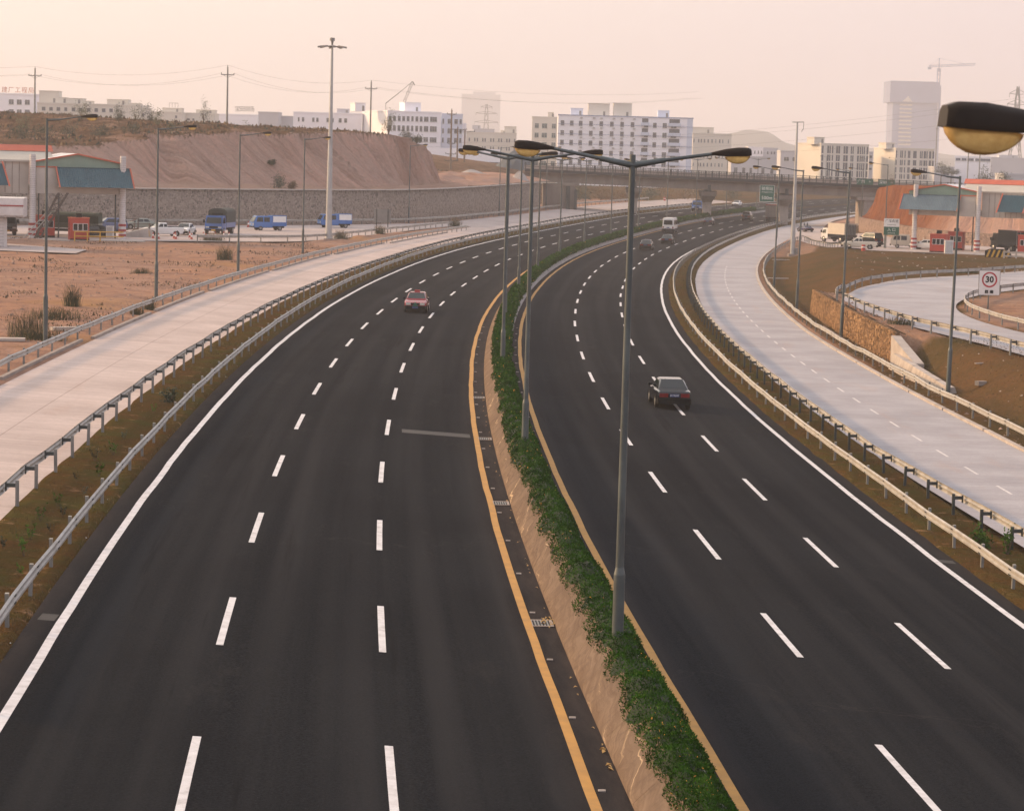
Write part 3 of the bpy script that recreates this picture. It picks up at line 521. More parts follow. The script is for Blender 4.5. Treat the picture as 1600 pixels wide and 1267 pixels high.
V=[];n=len(uu)
for i in range(n): V+= [(x[i],y[i],zb[i]-.5),(x[i]+.25*(x2[i]-x[i]),y[i]+.25*(y2[i]-y[i]),WTOP[i]),(x2[i],y2[i],WTOP[i]),(x2[i],y2[i],zb[i]-.5)]
link('wall_face',np_mesh('wall_face',np.array(V)-L0,grid_q(n,4),STONE_L),root)
V=[]
for i in range(n):
    dx,dy=(x2[i]-x[i])/.6,(y2[i]-y[i])/.6
    for a,b in ((-.02,0),(-.02,.16),(.66,.16),(.66,0)): V.append((x[i]+dx*a,y[i]+dy*a,WTOP[i]+b+.003))
link('coping',np_mesh('coping',np.array(V)-L0,grid_q(n,4),CONC_L),root)
# hill: u along the wall, v behind it
UEND=float(np.interp(0,[0],[0]))
_ug=np.arange(0,WLEN,.5)
def upx(px,v): X,Y=wpt(_ug,v); return float(np.interp(px,800+3846*X/Y,_ug))
ux=lambda px: upx(px,9)
UE=upx(681,5)
un=np.arange(0,WLEN+14,.5); vn=np.concatenate([np.arange(.55,19,.3),np.arange(19.5,40,1.2),np.arange(42,240,7)])
def htop(u):
    a=ux(0)
    return np.interp(u,[0,a,ux(180),ux(290),ux(400),ux(540),ux(600),UE-9,UE-3,UE],[10.6,11.0,11.5,13.1,14.2,14.8,14.9,14.0,13.2,12.4])
def hillz(u,v,detail=True):
    zt=np.interp(u,uu,WTOP); tp=htop(u)
    steep=np.interp(u,[0,ux(150),ux(420),ux(560),ux(600),UE],[10.5,10,8.5,7.5,3.4,2.6])
    g=0
    if detail:
        k=u+.55*v
        rid=1-np.abs(2*fbm(k/7.5,u*0+.5,21,3)-1); rid2=1-np.abs(2*fbm(k/2.3+.3*fbm(u/5,v/5,3),v/14,25,3)-1)
        rid3=1-np.abs(2*fbm(k/.9,v/5,27,2)-1); g=(rid-.6)*6.5+(rid2-.6)*3.4+(rid3-.6)*1.1
        g=g+2.6*np.exp(-((u-ux(245)+(v-6)*-.5)/2.4)**2)
    w0=2.6+1.1*fbm(u/4,u*0,33,3)+g*.35
    f=np.clip((v-w0-g*.55)/steep,0,1); f=.70*f+.30*f*f
    plat=tp+np.interp(v,[10,22,60,120,240],[0,.8,2.6,3.2,3.4])*np.interp(u,[0,ux(300),ux(560),UE],[1.45,1.1,.55,.35])
    plat=plat+(fbm(u/6,v/6,51)-.47)*1.0*np.clip((v-8)/8,0,1)+(fbm(u/1.8,v/1.8,52)-.47)*.5*np.clip((v-8)/8,0,1)
    led=zt+.12+ (fbm(u/3.3,v/3.3,54)-.35)*1.5*np.clip((v-.5)/3,0,1)
    z=led*(1-f)+plat*f
    # beyond the cliff end: low dirt bench
    e=sst(UE-.4,UE+1.0,u+(fbm(v/3,v*0,62)-.5)*3.5)
    low=zt+.15+np.interp(v,[0,4,12,40,110,240],[0,.8,1.5,2.0,2.6,3.2])+(fbm(u/7,v/5,63)-.45)*2.2*np.clip(v/5,0,1)*np.clip((UE+60-u)/20,.4,1)
    return z*(1-e)+low*e, f*(1-e), e
U2,V2=np.meshgrid(un,vn,indexing='ij'); Zh,f,e=hillz(U2,V2); Xh,Yh=wpt(U2,V2)
ext=np.clip(U2-WLEN,0,99); Xh=Xh+ext*Wd[-1,0]; Yh=Yh+ext*Wd[-1,1]
gzx,gzy=np.gradient(Zh,axis=1)/np.maximum(np.gradient(V2,axis=1),.1),0
slope=np.abs(gzx); zc=np.zeros(Zh.shape+(3,))
plant=sst(.80,.98,f)*(1-sst(.25,.7,slope))*sst(7,12,V2)
zc[...,1]=np.clip(plant*1.2-(fbm(U2/5,V2/5,71)>.60)*.6,0,1)
zc[...,1]=np.maximum(zc[...,1],e*sst(14,24,V2+6*fbm(U2/8,V2/8,72)))
zc[...,0]=np.clip(sst(ux(585),ux(610),U2)*(1-e)*.40*sst(.3,.6,fbm(U2/4,Zh/6,73))+e*.55*sst(2,9,V2)*(1-sst(12,22,V2))*sst(.35,.6,fbm(U2/9,V2/9,74)),0,1)
zc[...,2]=np.clip((1-sst(.02,.10,f))*(1-e)*.6+e*.45*sst(.5,.6,fbm(U2/6,V2/6,75)),0,1)*(1-zc[...,1])
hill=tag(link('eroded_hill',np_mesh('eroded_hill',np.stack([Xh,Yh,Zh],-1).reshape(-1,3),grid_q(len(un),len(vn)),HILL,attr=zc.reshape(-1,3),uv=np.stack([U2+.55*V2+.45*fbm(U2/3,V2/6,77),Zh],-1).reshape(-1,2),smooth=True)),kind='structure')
def on_hill(u,v): 
    z=float(hillz(np.array([u]),np.array([v]))[0][0]); x,y=wpt(u,v); return float(x),float(y),z
# plateau behind the hill and the far ground under the buildings
xs=np.concatenate([np.arange(-420,60,12.),[70,100]]); ys=np.arange(360,1400,14.); X2,Y2=np.meshgrid(xs,ys,indexing='ij')
zp=np.interp(X2,[-60,-20,2,14],[15.6,11,8.6,-3]); zp=zp*sst(470,560,Y2-X2*.6)-3*(1-sst(470,560,Y2-X2*.6)); zp=np.where(Y2<430,-3,zp)+(fbm(X2/25,Y2/25,81)-.5)*.8
za=np.zeros(X2.shape+(3,)); za[...,1]=1
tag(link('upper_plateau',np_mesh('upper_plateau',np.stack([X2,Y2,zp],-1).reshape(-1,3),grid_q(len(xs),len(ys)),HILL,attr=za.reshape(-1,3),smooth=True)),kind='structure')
# ---------------------------------------------------------------- cliff on the right
RP=resample(smoothpts([(80,520),(69,480),(63.5,455),(61.5,440),(61.3,425),(61.6,402),(64,382),(70,370),(82,365),(105,358),(150,346)],3),220); Rd=np.gradient(RP,axis=0); Rd/=np.hypot(*Rd.T)[:,None]; Rn=np.stack([-Rd[:,1],Rd[:,0]],1); Ru=np.concatenate([[0],np.cumsum(np.hypot(*np.diff(RP,axis=0).T))])
un=np.arange(0,Ru[-1],.7); vn=np.concatenate([np.arange(0,14,.4),np.arange(14.5,60,4)]); U2,V2=np.meshgrid(un,vn,indexing='ij')
k=U2+.4*V2; rid=1-np.abs(2*fbm(k/6,U2*0,121,3)-1); rid2=1-np.abs(2*fbm(k/1.7,V2/12,125,3)-1); g=(rid-.6)*4.2+(rid2-.6)*2.6
uc=float(Ru[np.argmin(np.hypot(RP[:,0]-61.5,RP[:,1]-440))])
tp=np.interp(U2,[0,uc-40,uc-20,uc-12,uc+6,uc+20,uc+40,uc+60,uc+75,uc+90,uc+160],[3.2,3.6,5.0,7.6,8.2,8.7,9.0,8.4,7.6,7.2,6.6])
f=np.clip((V2-.8-g*.5)/np.interp(U2,[0,uc+8,uc+40,uc+56,uc+90],[1.1,1.1,1.4,4.0,7.5]),0,1); f=.75*f+.25*f*f
Zr=np.interp(U2,[0,uc+45,uc+70],[2.75,2.6,1.5])*(1-f)+tp*f+(fbm(U2/5,V2/5,131)-.5)*.8*f+np.clip(V2-8,0,40)*.03
Xr=np.interp(U2,Ru,RP[:,0])+V2*np.interp(U2,Ru,Rn[:,0]); Yr=np.interp(U2,Ru,RP[:,1])+V2*np.interp(U2,Ru,Rn[:,1])
zc=np.zeros(Zr.shape+(3,)); zc[...,0]=1-sst(uc+48,uc+66,U2+5*fbm(U2/3,Zr/3,133)); zc[...,2]=.25*sst(uc+60,uc+75,U2)*sst(.45,.6,fbm(U2/5,V2/5,134)); zc[...,1]=sst(.98,1,f)*sst(8,13,V2)*.7
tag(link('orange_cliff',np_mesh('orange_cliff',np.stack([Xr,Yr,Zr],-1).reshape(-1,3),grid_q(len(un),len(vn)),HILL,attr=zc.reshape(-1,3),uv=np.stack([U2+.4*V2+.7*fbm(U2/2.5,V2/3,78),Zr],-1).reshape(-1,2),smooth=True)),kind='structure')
def wall_along(name,label,P,h0,h1,th,m,cop=None,topw=None,sgn=1,copw=.06):
    P=np.asarray(P,float); n=len(P); d=np.gradient(P,axis=0); d/=np.hypot(*d.T)[:,None]; nn=np.stack([-d[:,1],d[:,0]],1)*sgn
    zb=np.array([float(zg(*st(*p))) for p in P]); zt=zb+np.linspace(h0,h1,n) if topw is None else topw
    r=thing(name,label,'wall',(P[0,0],P[0,1],zb[0])); L=np.array(r.location); V=[];C=[]
    for i in range(n):
        a=P[i];b=P[i]+nn[i]*th
        V+=[(a[0],a[1],zb[i]-.5),(a[0],a[1],zt[i]),(b[0],b[1],zt[i]),(b[0],b[1],zb[i]-.5)]
        if cop:
            a2=P[i]-nn[i]*copw;b2=b+nn[i]*copw; C+=[(a2[0],a2[1],zt[i]+.003),(a2[0],a2[1],zt[i]+.12),(b2[0],b2[1],zt[i]+.12),(b2[0],b2[1],zt[i]+.003)]
    def capq(n): return np.concatenate([grid_q(n,4),[[0,1,2,3],[4*n-1,4*n-2,4*n-3,4*n-4]]])
    link('wall_face',np_mesh('wall_face',np.array(V)-L,capq(n),m),r)
    if cop: link('coping',np_mesh('coping',np.array(C)-L,capq(n),cop),r)
    return r
iu=[i for i in range(len(RP)) if Ru[i]>uc-6 and Ru[i]<uc+160]
wall_along('retaining_wall','low pinkish stone wall below the orange cliff beside the right toll plaza',RP[iu]-Rn[iu]*.55,2.6,1.2,.6,STONE_P)
SW=np.array([xy(s,24.66) for s in np.linspace(193.5,138.2,30)])
ztop=np.array([float(zg(*st(*(p+np.array([.8,.25]))))) for p in SW])+.16
wall_along('stone_wall','tan split stone wall holding up the loop ramp behind the right guardrail',SW,2,2,.4,STONE_R,None,ztop,sgn=1)
# sloping concrete wing and toe wall at the near end of the stone wall
def P2(s,t): x,y=xy(s,t); return (float(x),float(y))
g=thing('wing_wall','pale concrete wing wall and low toe wall at the near end of the tan stone wall','wall',P3(138,24.6)); L=Vector(g.location)
zs=float(zg(137,24.6)); mb=MB()
a=P2(138.1,24.5);b=P2(138.1,25.1);c=P2(131.5,25.6);d=P2(131.5,25.0)
mb.add([(a[0]-L[0],a[1]-L[1],-.4),(a[0]-L[0],a[1]-L[1],2.0),(b[0]-L[0],b[1]-L[1],2.0),(b[0]-L[0],b[1]-L[1],-.4),(d[0]-L[0],d[1]-L[1],-.4),(d[0]-L[0],d[1]-L[1],.75),(c[0]-L[0],c[1]-L[1],.75),(c[0]-L[0],c[1]-L[1],-.4)],[(0,1,5,4),(1,2,6,5),(2,3,7,6),(4,5,6,7),(0,3,2,1)]); mb.build('wing',CONC_L,g)
for k in range(5):
    s0=136.2-3.4*k; s1=s0-3.36; h0=1.0-.12*k; h1=h0-.1; mb=MB(); q=[]
    for s,h in ((s0,h0),(s1,h1)):
        for t,z in ((24.05,-.3),(24.35,h),(24.75,h),(25.0,-.3)): x,y=P2(s,t+.12*k*0+np.interp(s,[119,136],[.55,0])); q.append((x-L[0],y-L[1],z))
    mb.loft([q[:4],q[4:]]); mb.build('toe_block',CONC_L,g)
# ---------------------------------------------------------------- overpass
g=thing('overpass','grey concrete overpass on flared piers crossing the highway with a metal railing','bridge',(40,498,0)); BY0,BY1=492.5,503.5
zd=lambda x:9.28-.0205*(x-1.7)       # deck edge level
xs=np.linspace(-14,92,22)
def beam(name,y0,y1,f0,f1,m,x0=1.2,x1=92):
    mb=MB(); mb.loft([[(x-40,y0-498,f0(x)),(x-40,y0-498,f1(x)),(x-40,y1-498,f1(x)),(x-40,y1-498,f0(x))] for x in np.linspace(x0,x1,22)]); return mb.build(name,m,g)
beam('deck',BY0,BY1,lambda x:zd(x)-.55,lambda x:zd(x),CONC)
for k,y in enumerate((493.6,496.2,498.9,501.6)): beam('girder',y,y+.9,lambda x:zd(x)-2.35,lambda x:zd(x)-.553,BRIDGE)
beam('kerb_edge',BY0-.25,BY0+.25,lambda x:zd(x)-.42,lambda x:zd(x)+.16,mat('dark_edge_beam',(.035,.036,.038),(.025,.026,.028),.6,.8))
for k,z in enumerate((1.25,.9,.55)): beam('rail',BY0-.05,BY0+.03,lambda x,z=z:zd(x)+z,lambda x,z=z:zd(x)+z+.11,DARKST)
pm=MB().box(-.10,.10,-.06,.06,0,1.3).mesh('railing_post',DARKST)
for k in range(66): x=1.4+1.38*k; link('railing_post',pm,g,(x-40,BY0-498-.15,zd(x)+.15))
# dense mesh screen on the left half
mb=MB()
for k in range(120):
    x=14+.33*k
    if x>53: break
    mb.box(x-40,x-40+.11,BY0-498+.05,BY0-498+.1,zd(x)+.16,zd(x)+1.25+.12*random.random())
sc=mb.build('mesh_screen',DARKST,g); sc['kind']='stuff'
beam('back_parapet',BY1-.3,BY1,lambda x:zd(x),lambda x:zd(x)+.8,CONC)
def pier(x,zb):
    zt=zd(x)-2.35; r=[]
    for z,hw,hd in ((zb-.5,.85,.8),(zt-3.0,.85,.8),(zt-2.5,.92,.95),(zt-1.3,1.45,3.6),(zt-1.25,1.5,4.3),(zt-.35,1.5,4.6)): r.append([(x-40-hw,-hd,z),(x-40+hw,-hd,z),(x-40+hw,hd,z),(x-40-hw,hd,z)])
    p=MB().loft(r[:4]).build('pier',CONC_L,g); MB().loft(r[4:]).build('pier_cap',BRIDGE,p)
    mb=MB(); mb.box(x-40-1.55,x-40+1.55,-4.7,4.7,zt-.349,zt-.25)
    for y in (-4.0,-1.4,1.3,4.0): mb.box(x-40-.45,x-40+.45,y-.4,y+.4,zt-.25,zt+.0-.004)
    mb.box(x-40-.3,x-40+.3,-4.75,-4.2,zt-.25,zt+.95)
    mb.build('bearing',DARKST,p)
for x,zb in ((23.3,1.2),(38.2,.6),(53.7,-.4)): pier(x,zb)
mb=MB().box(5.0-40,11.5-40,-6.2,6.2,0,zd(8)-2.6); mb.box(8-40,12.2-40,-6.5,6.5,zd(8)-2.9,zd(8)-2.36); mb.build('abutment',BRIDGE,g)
mb=MB(); mb.box(9.6-40,10.4-40,-6.9,-6.22,.5,6.2); mb.box(11.2-40,11.8-40,-7.2,-6.52,.5,5.5); mb.build('drain_pipe',DARKST,g)
mb=MB().box(69-40,76-40,-6.2,6.2,-.5,zd(70)-2.6); mb.box(67.6-40,76-40,-6.5,6.5,zd(70)-2.9,zd(70)-2.36); mb.build('abutment',CONC,g)
def plate_sign(name,label,loc,rz,w_,h,m,posts,zp,lines,group=None,border=None,back=GREYP):
    s=thing(name,label,'sign',loc,rz,group)
    if border: MB().box(-w_/2-.06,w_/2+.06,.0,.045,zp-.06,zp+h+.06).build('rim',border,s)
    MB().box(-w_/2,w_/2,-.03,.02,zp,zp+h).build('panel',m,s)
    for px in posts: MB().tube((px,.12,-.4),(px,.12,zp+h*.95),.07,n=8).build('post',POST,s)
    for txt,size,x,z,mm,sx in lines: text(txt,size,mm,s,(x,-.035,zp+z),(math.pi/2,0,0),.004,sx=sx)
    return s
plate_sign('direction_sign','left one of two small green signs on the overpass railing',(69,491.9,zd(69)+.05),0,3.3,1.15,SIGN_G,(),.1,[('广州',.75,-.75,.6,WHITE,1),('←',.6,1.0,.6,WHITE,1)],'green signs on the overpass')
plate_sign('direction_sign','right one of two small green signs on the overpass railing',(73.3,491.9,zd(73)+.05),0,3.3,1.15,SIGN_G,(),.1,[('深圳',.75,-.75,.6,WHITE,1),('→',.6,1.0,.6,WHITE,1)],'green signs on the overpass')
# ---------------------------------------------------------------- guardrails
prof=[(0,-.155),(.055,-.115),(.055,-.055),(0,-.015),(0,.015),(.055,.055),(.055,.115),(0,.155)]
def wbeam(L):
    mb=MB(); n=len(prof)
    for x in (0,L): mb.v+=[(x,-p[0],p[1]) for p in prof]
    mb.f=[(i,i+1,n+i+1,n+i) for i in range(n-1)]; mb.m=[0]*(n-1)
    for x in (.06,.16,.26):
        for z in (-.085,.085): mb.box(x-.018,x+.018,-.075,-.05,z-.018,z+.018,1)
    mb.box(-.02,.0,-.062,-.0,-.12,-.1); return mb.mesh('rail_panel',[GALV,DARKST])
RAIL=wbeam(4.03); RAILS={}
PST_T=MB().box(-.06,.06,-.045,.045,-.5,.80,0).box(-.06,.06,-.045,.045,.801,.815,1)
PST_A=PST_T.mesh('post',[POST,GALV])
PST_B=MB().box(-.055,.055,-.05,.05,-.5,.83,0).box(-.05,.05,-.33,-.05,.62,.74,1).box(-.06,.06,-.36,-.32,.50,.78,1).mesh('post',[POST,DARKST])
PST_D=MB().box(-.055,.055,-.05,.05,-.5,.83,1).box(-.05,.05,-.33,-.05,.62,.74,1).box(-.06,.06,-.36,-.32,.50,.78,1).mesh('post',[POST,DARKST])
def guardrail(label,pts,side,kind='A',off=None,hz=.62,jit=.025):
    """pts: world points at the posts; side=+1: rail on the left of travel, -1: right"""
    off=(.10 if kind=='A' else .40) if off is None else off; pm={'A':PST_A,'B':PST_B,'D':PST_D}[kind]
    g=thing('guardrail',label,'guardrail',pts[0]); L=Vector(pts[0]); P=[Vector(p) for p in pts]; rp=[]
    for i,p in enumerate(P):
        d=(P[min(i+1,len(P)-1)]-P[max(i-1,0)]); a=math.atan2(d.y,d.x)
        o=link('post',pm,g,p-L,a+(math.pi if side<0 else 0)+math.pi); o.rotation_euler[0]=random.gauss(0,.02); o.rotation_euler[1]=random.gauss(0,.02)
        nrm=Vector((-math.sin(a),math.cos(a),0))*side; rp.append(p-L+nrm*(off+random.uniform(-jit,jit))+Vector((0,0,hz+random.uniform(-jit,jit))))
    for a,b in zip(rp[:-1],rp[1:]):
        if side>0: a,b=b,a
        d=b-a; Lh=d.length; key=round(Lh*20)
        me=RAIL if abs(Lh-4)<.045 else RAILS.setdefault(key,wbeam(key/20+.03))
        # panel faces local -Y
        o=link('rail_panel',me,g,a,math.atan2(d.y,d.x)); o.rotation_euler[1]=-math.asin(d.z/Lh)
    return g
def along(t,s0,s1,step=4.,zf=None): 
    f=(lambda s:t(s)) if callable(t) else (lambda s:t)
    return [(lambda s:P3(s,f(s)) if zf is None else (*map(float,xy(s,f(s))),float(zf(s,f(s)))))(s) for s in np.arange(s0,s1,step)]
guardrail('weathered guardrail between the left carriageway and its brown verge',along(-14.62,29,560),-1,'A')
guardrail('guardrail with dark brackets between the brown verge and the left slip road',along(lambda s:np.interp(s,[30,60,240,420,480,560],[-16.98,-16.9,-15.55,-16.3,-16.0,-15.4]) if s>60 else -16.95,31,560),1,'B')
guardrail('pale guardrail on the sandy side of the left slip road',along(lambda s:np.interp(s,[60,140,190,240,300,345],[-24.1,-23.9,-23.3,-22.9,-22.2,-21.6]),72,346),-1,'A')
def poly_posts(P,step=4.,zf=zg):
    P=np.asarray(P,float); W=np.array([xy(s,t) for s,t in P]); L=np.concatenate([[0],np.cumsum(np.hypot(*np.diff(W,axis=0).T))]); n=max(2,int(round(L[-1]/step))+1); q=np.linspace(0,L[-1],n)
    x=np.interp(q,L,W[:,0]);y=np.interp(q,L,W[:,1]); return [(float(a),float(b),float(zf(*st(a,b)))) for a,b in zip(x,y)]
guardrail('guardrail between the sandy ground and the left toll plaza',poly_posts([(258.6,-41.2),(260.8,-38.2),(264,-34),(268,-31),(280,-28.9),(310,-27.5),(345,-26.4),(357,-25.6)]),-1,'A')
guardrail('long guardrail at the foot of the rubble stone retaining wall',poly_posts([(296,-74),(301,-69.3),(309.4,-62.6),(317.7,-56),(326.6,-49),(335.4,-43.6),(345.9,-38.1),(358.9,-32.8),(376.3,-30.1),(402.9,-28.7),(423,-28.1),(462,-28.3),(492,-29),(560,-29.5)]),-1,'A',hz=.66)
guardrail('warm lit guardrail between the right carriageway and its grassy verge',along(13.46,42,590),1,'A')
guardrail('guardrail on dark bracketed posts between the grassy verge and the right slip road',along(lambda s:np.interp(s,[40,66,86,120,400,560,590],[16.0,15.33,14.75,14.75,14.75,13.9,13.7]),42,590),-1,'D')
guardrail('sagging warm lit guardrail along the outer side of the right slip road',along(lambda s:np.interp(s,[60,100,168,200,250,292,329,361,397,405],[23.75,23.75,23.1,23.2,23.35,23.75,24.1,24.5,25,25.1]),62,404),1,'A',jit=.05)
guardrail('short guardrail with bracketed posts between the dry field and the right toll road',poly_posts([(405,25.3),(400,26.2),(381.7,28),(372.4,29.3),(361.9,30.9),(340,32.6),(322,34.5)]),1,'B')
guardrail('guardrail on tall posts along the outer edge of the loop ramp above the stone wall',poly_posts([(100,31.8),(122,29.6),(130,28.9),(138,27.8),(146,26.6),(155,25.9),(166,25.45),(177,25.4)]),-1,'B')
guardrail('curved grey guardrail on the far side of the loop ramp beside the dry field',poly_posts(smoothpts([(177.5,25.4),(184,26.0),(191,27.2),(200,28.9),(207.6,30.8),(214,33.2),(220,35.6),(226,38.6),(233,43),(255,52.5),(290,68)])),1,'A',off=.02)
guardrail('guardrail curling round the inner edge of the loop ramp in front of the speed sign',poly_posts(smoothpts([(143,34.8),(150,34.1),(157,33.8),(166,34.1),(174,35.0),(183,36.8),(194,40.2),(206,45.8),(226,56.5)])),1,'A',off=.05)
# ---------------------------------------------------------------- street lamps
def luminaire(par,loc,ang,tilt=0):
    """long axis +X away from the arm; returns housing with lens and cap as sub-parts"""
    h=MB(); st_=[(0,.045,.03,-.03),(.12,.075,.05,-.055),(.34,.13,.085,-.085),(.62,.165,.10,-.10),(.82,.165,.085,-.105),(.90,.12,.05,-.10)]
    rings=[]
    for x,w_,zt,zb in st_: rings.append([(x,-w_,zb),(x,-w_,zt*.25),(x,-w_*.55,zt),(x,w_*.55,zt),(x,w_,zt*.25),(x,w_,zb)])
    n=6
    for k in range(len(rings)-1):
        pass
    h.loft(rings,0); 
    for i,fc in enumerate(h.f):
        if len(fc)==4 and (i%6) in (1,2,3): h.m[i]=1 if (i%6)==2 else 0
    o=h.build('lamp_housing',[HOUS,HTOP],par,loc,smooth=48); o.rotation_euler=(0,-tilt,ang)
    l=MB(); R2=[]
    for x,w_,z in ((.30,.02,-.10),(.315,.06,-.135),(.35,.095,-.175),(.41,.122,-.22),(.48,.136,-.25),(.56,.141,-.268),(.64,.14,-.272),(.71,.137,-.26),(.77,.13,-.235),(.82,.118,-.20),(.86,.09,-.155),(.885,.04,-.105)):
        ring=[]
        for q in range(15):
            a=math.pi*q/14; ring.append((x,-w_*math.cos(a),-.088+(z+.088)*math.sin(a)))
        R2.append(ring)
    l.loft(R2,0); l.build('lens',LENS,o,(0,0,0),smooth=80); return o
def double_lamp():
    g=thing('street_lamp','','street lamp')
    MB().tube((0,0,-.3),(0,0,2.45),.135,.132,14).tube((0,0,2.45),(0,0,2.62),.132,.098,14).build('lower_shaft',POLE,g,smooth=40)
    MB().tube((0,0,2.62),(0,0,12.1),.096,.068,14).build('upper_shaft',POLE,g,smooth=40)
    for sg,z1 in ((-1,.30),(1,.27)):
        mb=MB(); mb.tube((0,0,11.86),(sg*.75,0,12.0),.075,.06,10); mb.tube((sg*.70,0,11.99),(sg*1.86,0,11.90+z1),.045,.038,10); mb.build('arm',POLE,g,smooth=40)
        luminaire(g,(sg*1.80,0,11.90+z1),0 if sg>0 else math.pi,.09)
    return g
def single_lamp():
    g=thing('street_lamp','','street lamp')
    MB().tube((0,0,-.4),(0,0,2.45),.13,.128,12).tube((0,0,2.45),(0,0,2.62),.128,.09,12).build('lower_shaft',POLE,g,smooth=40)
    MB().tube((0,0,2.62),(0,0,12.0),.088,.062,12).build('upper_shaft',POLE,g,smooth=40)
    mb=MB(); mb.tube((0,0,11.9),(.75,0,11.95),.06,.052,8); mb.tube((.7,0,11.95),(1.9,0,12.14),.04,.034,8); mb.build('arm',POLE,g,smooth=40)
    luminaire(g,(1.84,0,12.13),0,.09); return g
ORD=['nearest','second','third','fourth','fifth','sixth','seventh','eighth','ninth','tenth','eleventh','twelfth','thirteenth','fourteenth','fifteenth']
dl=double_lamp()
labs=['big blurred amber street lamp head reaching in at the top right','tall double armed street lamp in the hedge standing closest, whole pole in view','second whole double armed street lamp from the front in the median hedge','third whole double armed street lamp from the front, left of the second']
for k in range(15):
    s=-2.6+39.0*k; lb=labs[k] if k<4 else '%s whole double armed street lamp along the median hedge towards the overpass'%ORD[k-1]
    p=Pr(s,-.5 if k!=1 else -.55,0); a=-heading(s)
    if k==0: p=(p[0]-.03,p[1]+.6,p[2]+.29)
    if k==0: dl.location=p; dl.rotation_euler=(0,0,a); tag(dl,lb,None,'double armed street lamps along the median')
    else: dup(dl,p,a,lb,1,'double armed street lamps along the median')
sg=single_lamp()
SL=[(113,-25.2),(153.8,-25.2),(193.2,-24.95),(237.6,-25.6),(359,-33.2),(413,-28.6),(458,-28.9)]
for k,(s,t) in enumerate(SL):
    lb='single armed street lamp on the left sandy side, %s'%('nearest to the camera' if k==0 else ORD[k]+' from the camera')
    if k>=4: lb='single armed street lamp before the rubble retaining wall, %s of them from the left'%('first','second','third')[k-4]
    p=P3(s,t); a=-heading(s)-.06
    if k==0: sg.location=p; sg.rotation_euler=(0,0,a); tag(sg,lb,None,'single armed street lamps on the left')
    else: dup(sg,p,a,lb,1,'single armed street lamps on the left')
for k,(s,t,lb) in enumerate([(119,24.85,'single armed street lamp on the right beside the concrete toe wall, nearest of its row'),(162.5,24.25,'single armed street lamp in front of the tan stone wall'),(198.7,23.9,'single armed street lamp at the edge of the dry field, right of the slender mast'),(243.6,24.0,'single armed street lamp beside the right slip road, left of the slender mast')]):
    q=dup(sg,P3(s,t),math.pi-heading(s)+.05,lb,1.03,'single armed street lamps on the right')
    q.rotation_euler[1]=-.012
for lb,x,y,z,sc in (('single armed street lamp beside the green and white entrance sign',52.2,349.6,.45,.98),('single armed street lamp before the right abutment, left one of two',60.2,448,-.7,.97),('single armed street lamp before the right abutment, right one of two',62.2,446,-.4,.97),('far street lamp on the overpass, between the two green signs',70.6,503,zd(70),.45),('far street lamp on the overpass, left of the green signs',62.5,503,zd(62),.45),('far street lamp on the overpass, right of the green signs',76.5,503,zd(76),.48)): dup(sg,(x,y,z),math.pi-.2,lb,sc,'distant street lamps on the right')
# high masts
g=thing('lamp_mast','tall silver lamp mast with a ring of floodlights behind the sandy ground','lamp mast',P3(276.8,-29.1)); H=23.4
MB().tube((0,0,-.3),(0,0,.8),.45,.42,16).tube((0,0,.8),(0,0,H*.5),.40,.27,16).tube((0,0,H*.5),(0,0,H),.265,.13,16).build('shaft',mat('pale_silver_paint',(.42,.42,.42),(.35,.35,.35),.8,.4,.4),g,smooth=40)
mb=MB(); mb.tube((0,0,H),(0,0,H+.5),.1,.18,10); mb.tube((0,0,H+.5),(0,0,H+.85),.32,.30,12); mb.build('crown',GREYP,g,smooth=40)
MB().tube((0,0,H-.25),(0,0,H-.1),.55,.55,16).build('ring',DARKST,g)
for k in range(8):
    a=2*math.pi*k/8+.2; c,s_=math.cos(a),math.sin(a); mb=MB(); mb.tube((.5*c,.5*s_,H-.18),(1.0*c,1.0*s_,H-.18),.05,n=6)
    mb.loft([[(1.0*c-s_*w_,1.0*s_+c*w_,H-.22+z) for w_,z in ((-.14,0),(-.14,.16),(.14,.16),(.14,0))],[(1.75*c-s_*w_,1.75*s_+c*w_,H-.38+z) for w_,z in ((-.2,0),(-.2,.2),(.2,.2),(.2,0))]]); mb.build('floodlight',HTOP,g)
mb=MB(); mb.box(-.55,.55,-.55,.55,-.3,.18); mb.build('footing',CONC,g)
g=thing('lamp_mast','slender pale mast with a small crossbar top at the corner of the dry field','lamp mast',P3(331.8,26.9)); H=18.7
MB().tube((0,0,-.3),(0,0,H*.45),.36,.24,14).tube((0,0,H*.45),(0,0,H),.235,.11,14).build('shaft',MATS['pale_silver_paint'],g,smooth=40)
mb=MB(); mb.tube((-.7,0,H),(.9,0,H+.05),.05,n=6); mb.tube((.9,0,H+.05),(.85,0,H-.9),.03,n=6); mb.tube((.85,0,H-.9),(.6,0,H-1.3),.04,n=6); mb.build('crossbar',DARKST,g)
MB().box(-.6,.6,-.6,.6,-.3,.3).build('footing',CONC,g); MB().box(.35,.75,-.3,.1,.2,1.1).build('control_box',GREYP,g)
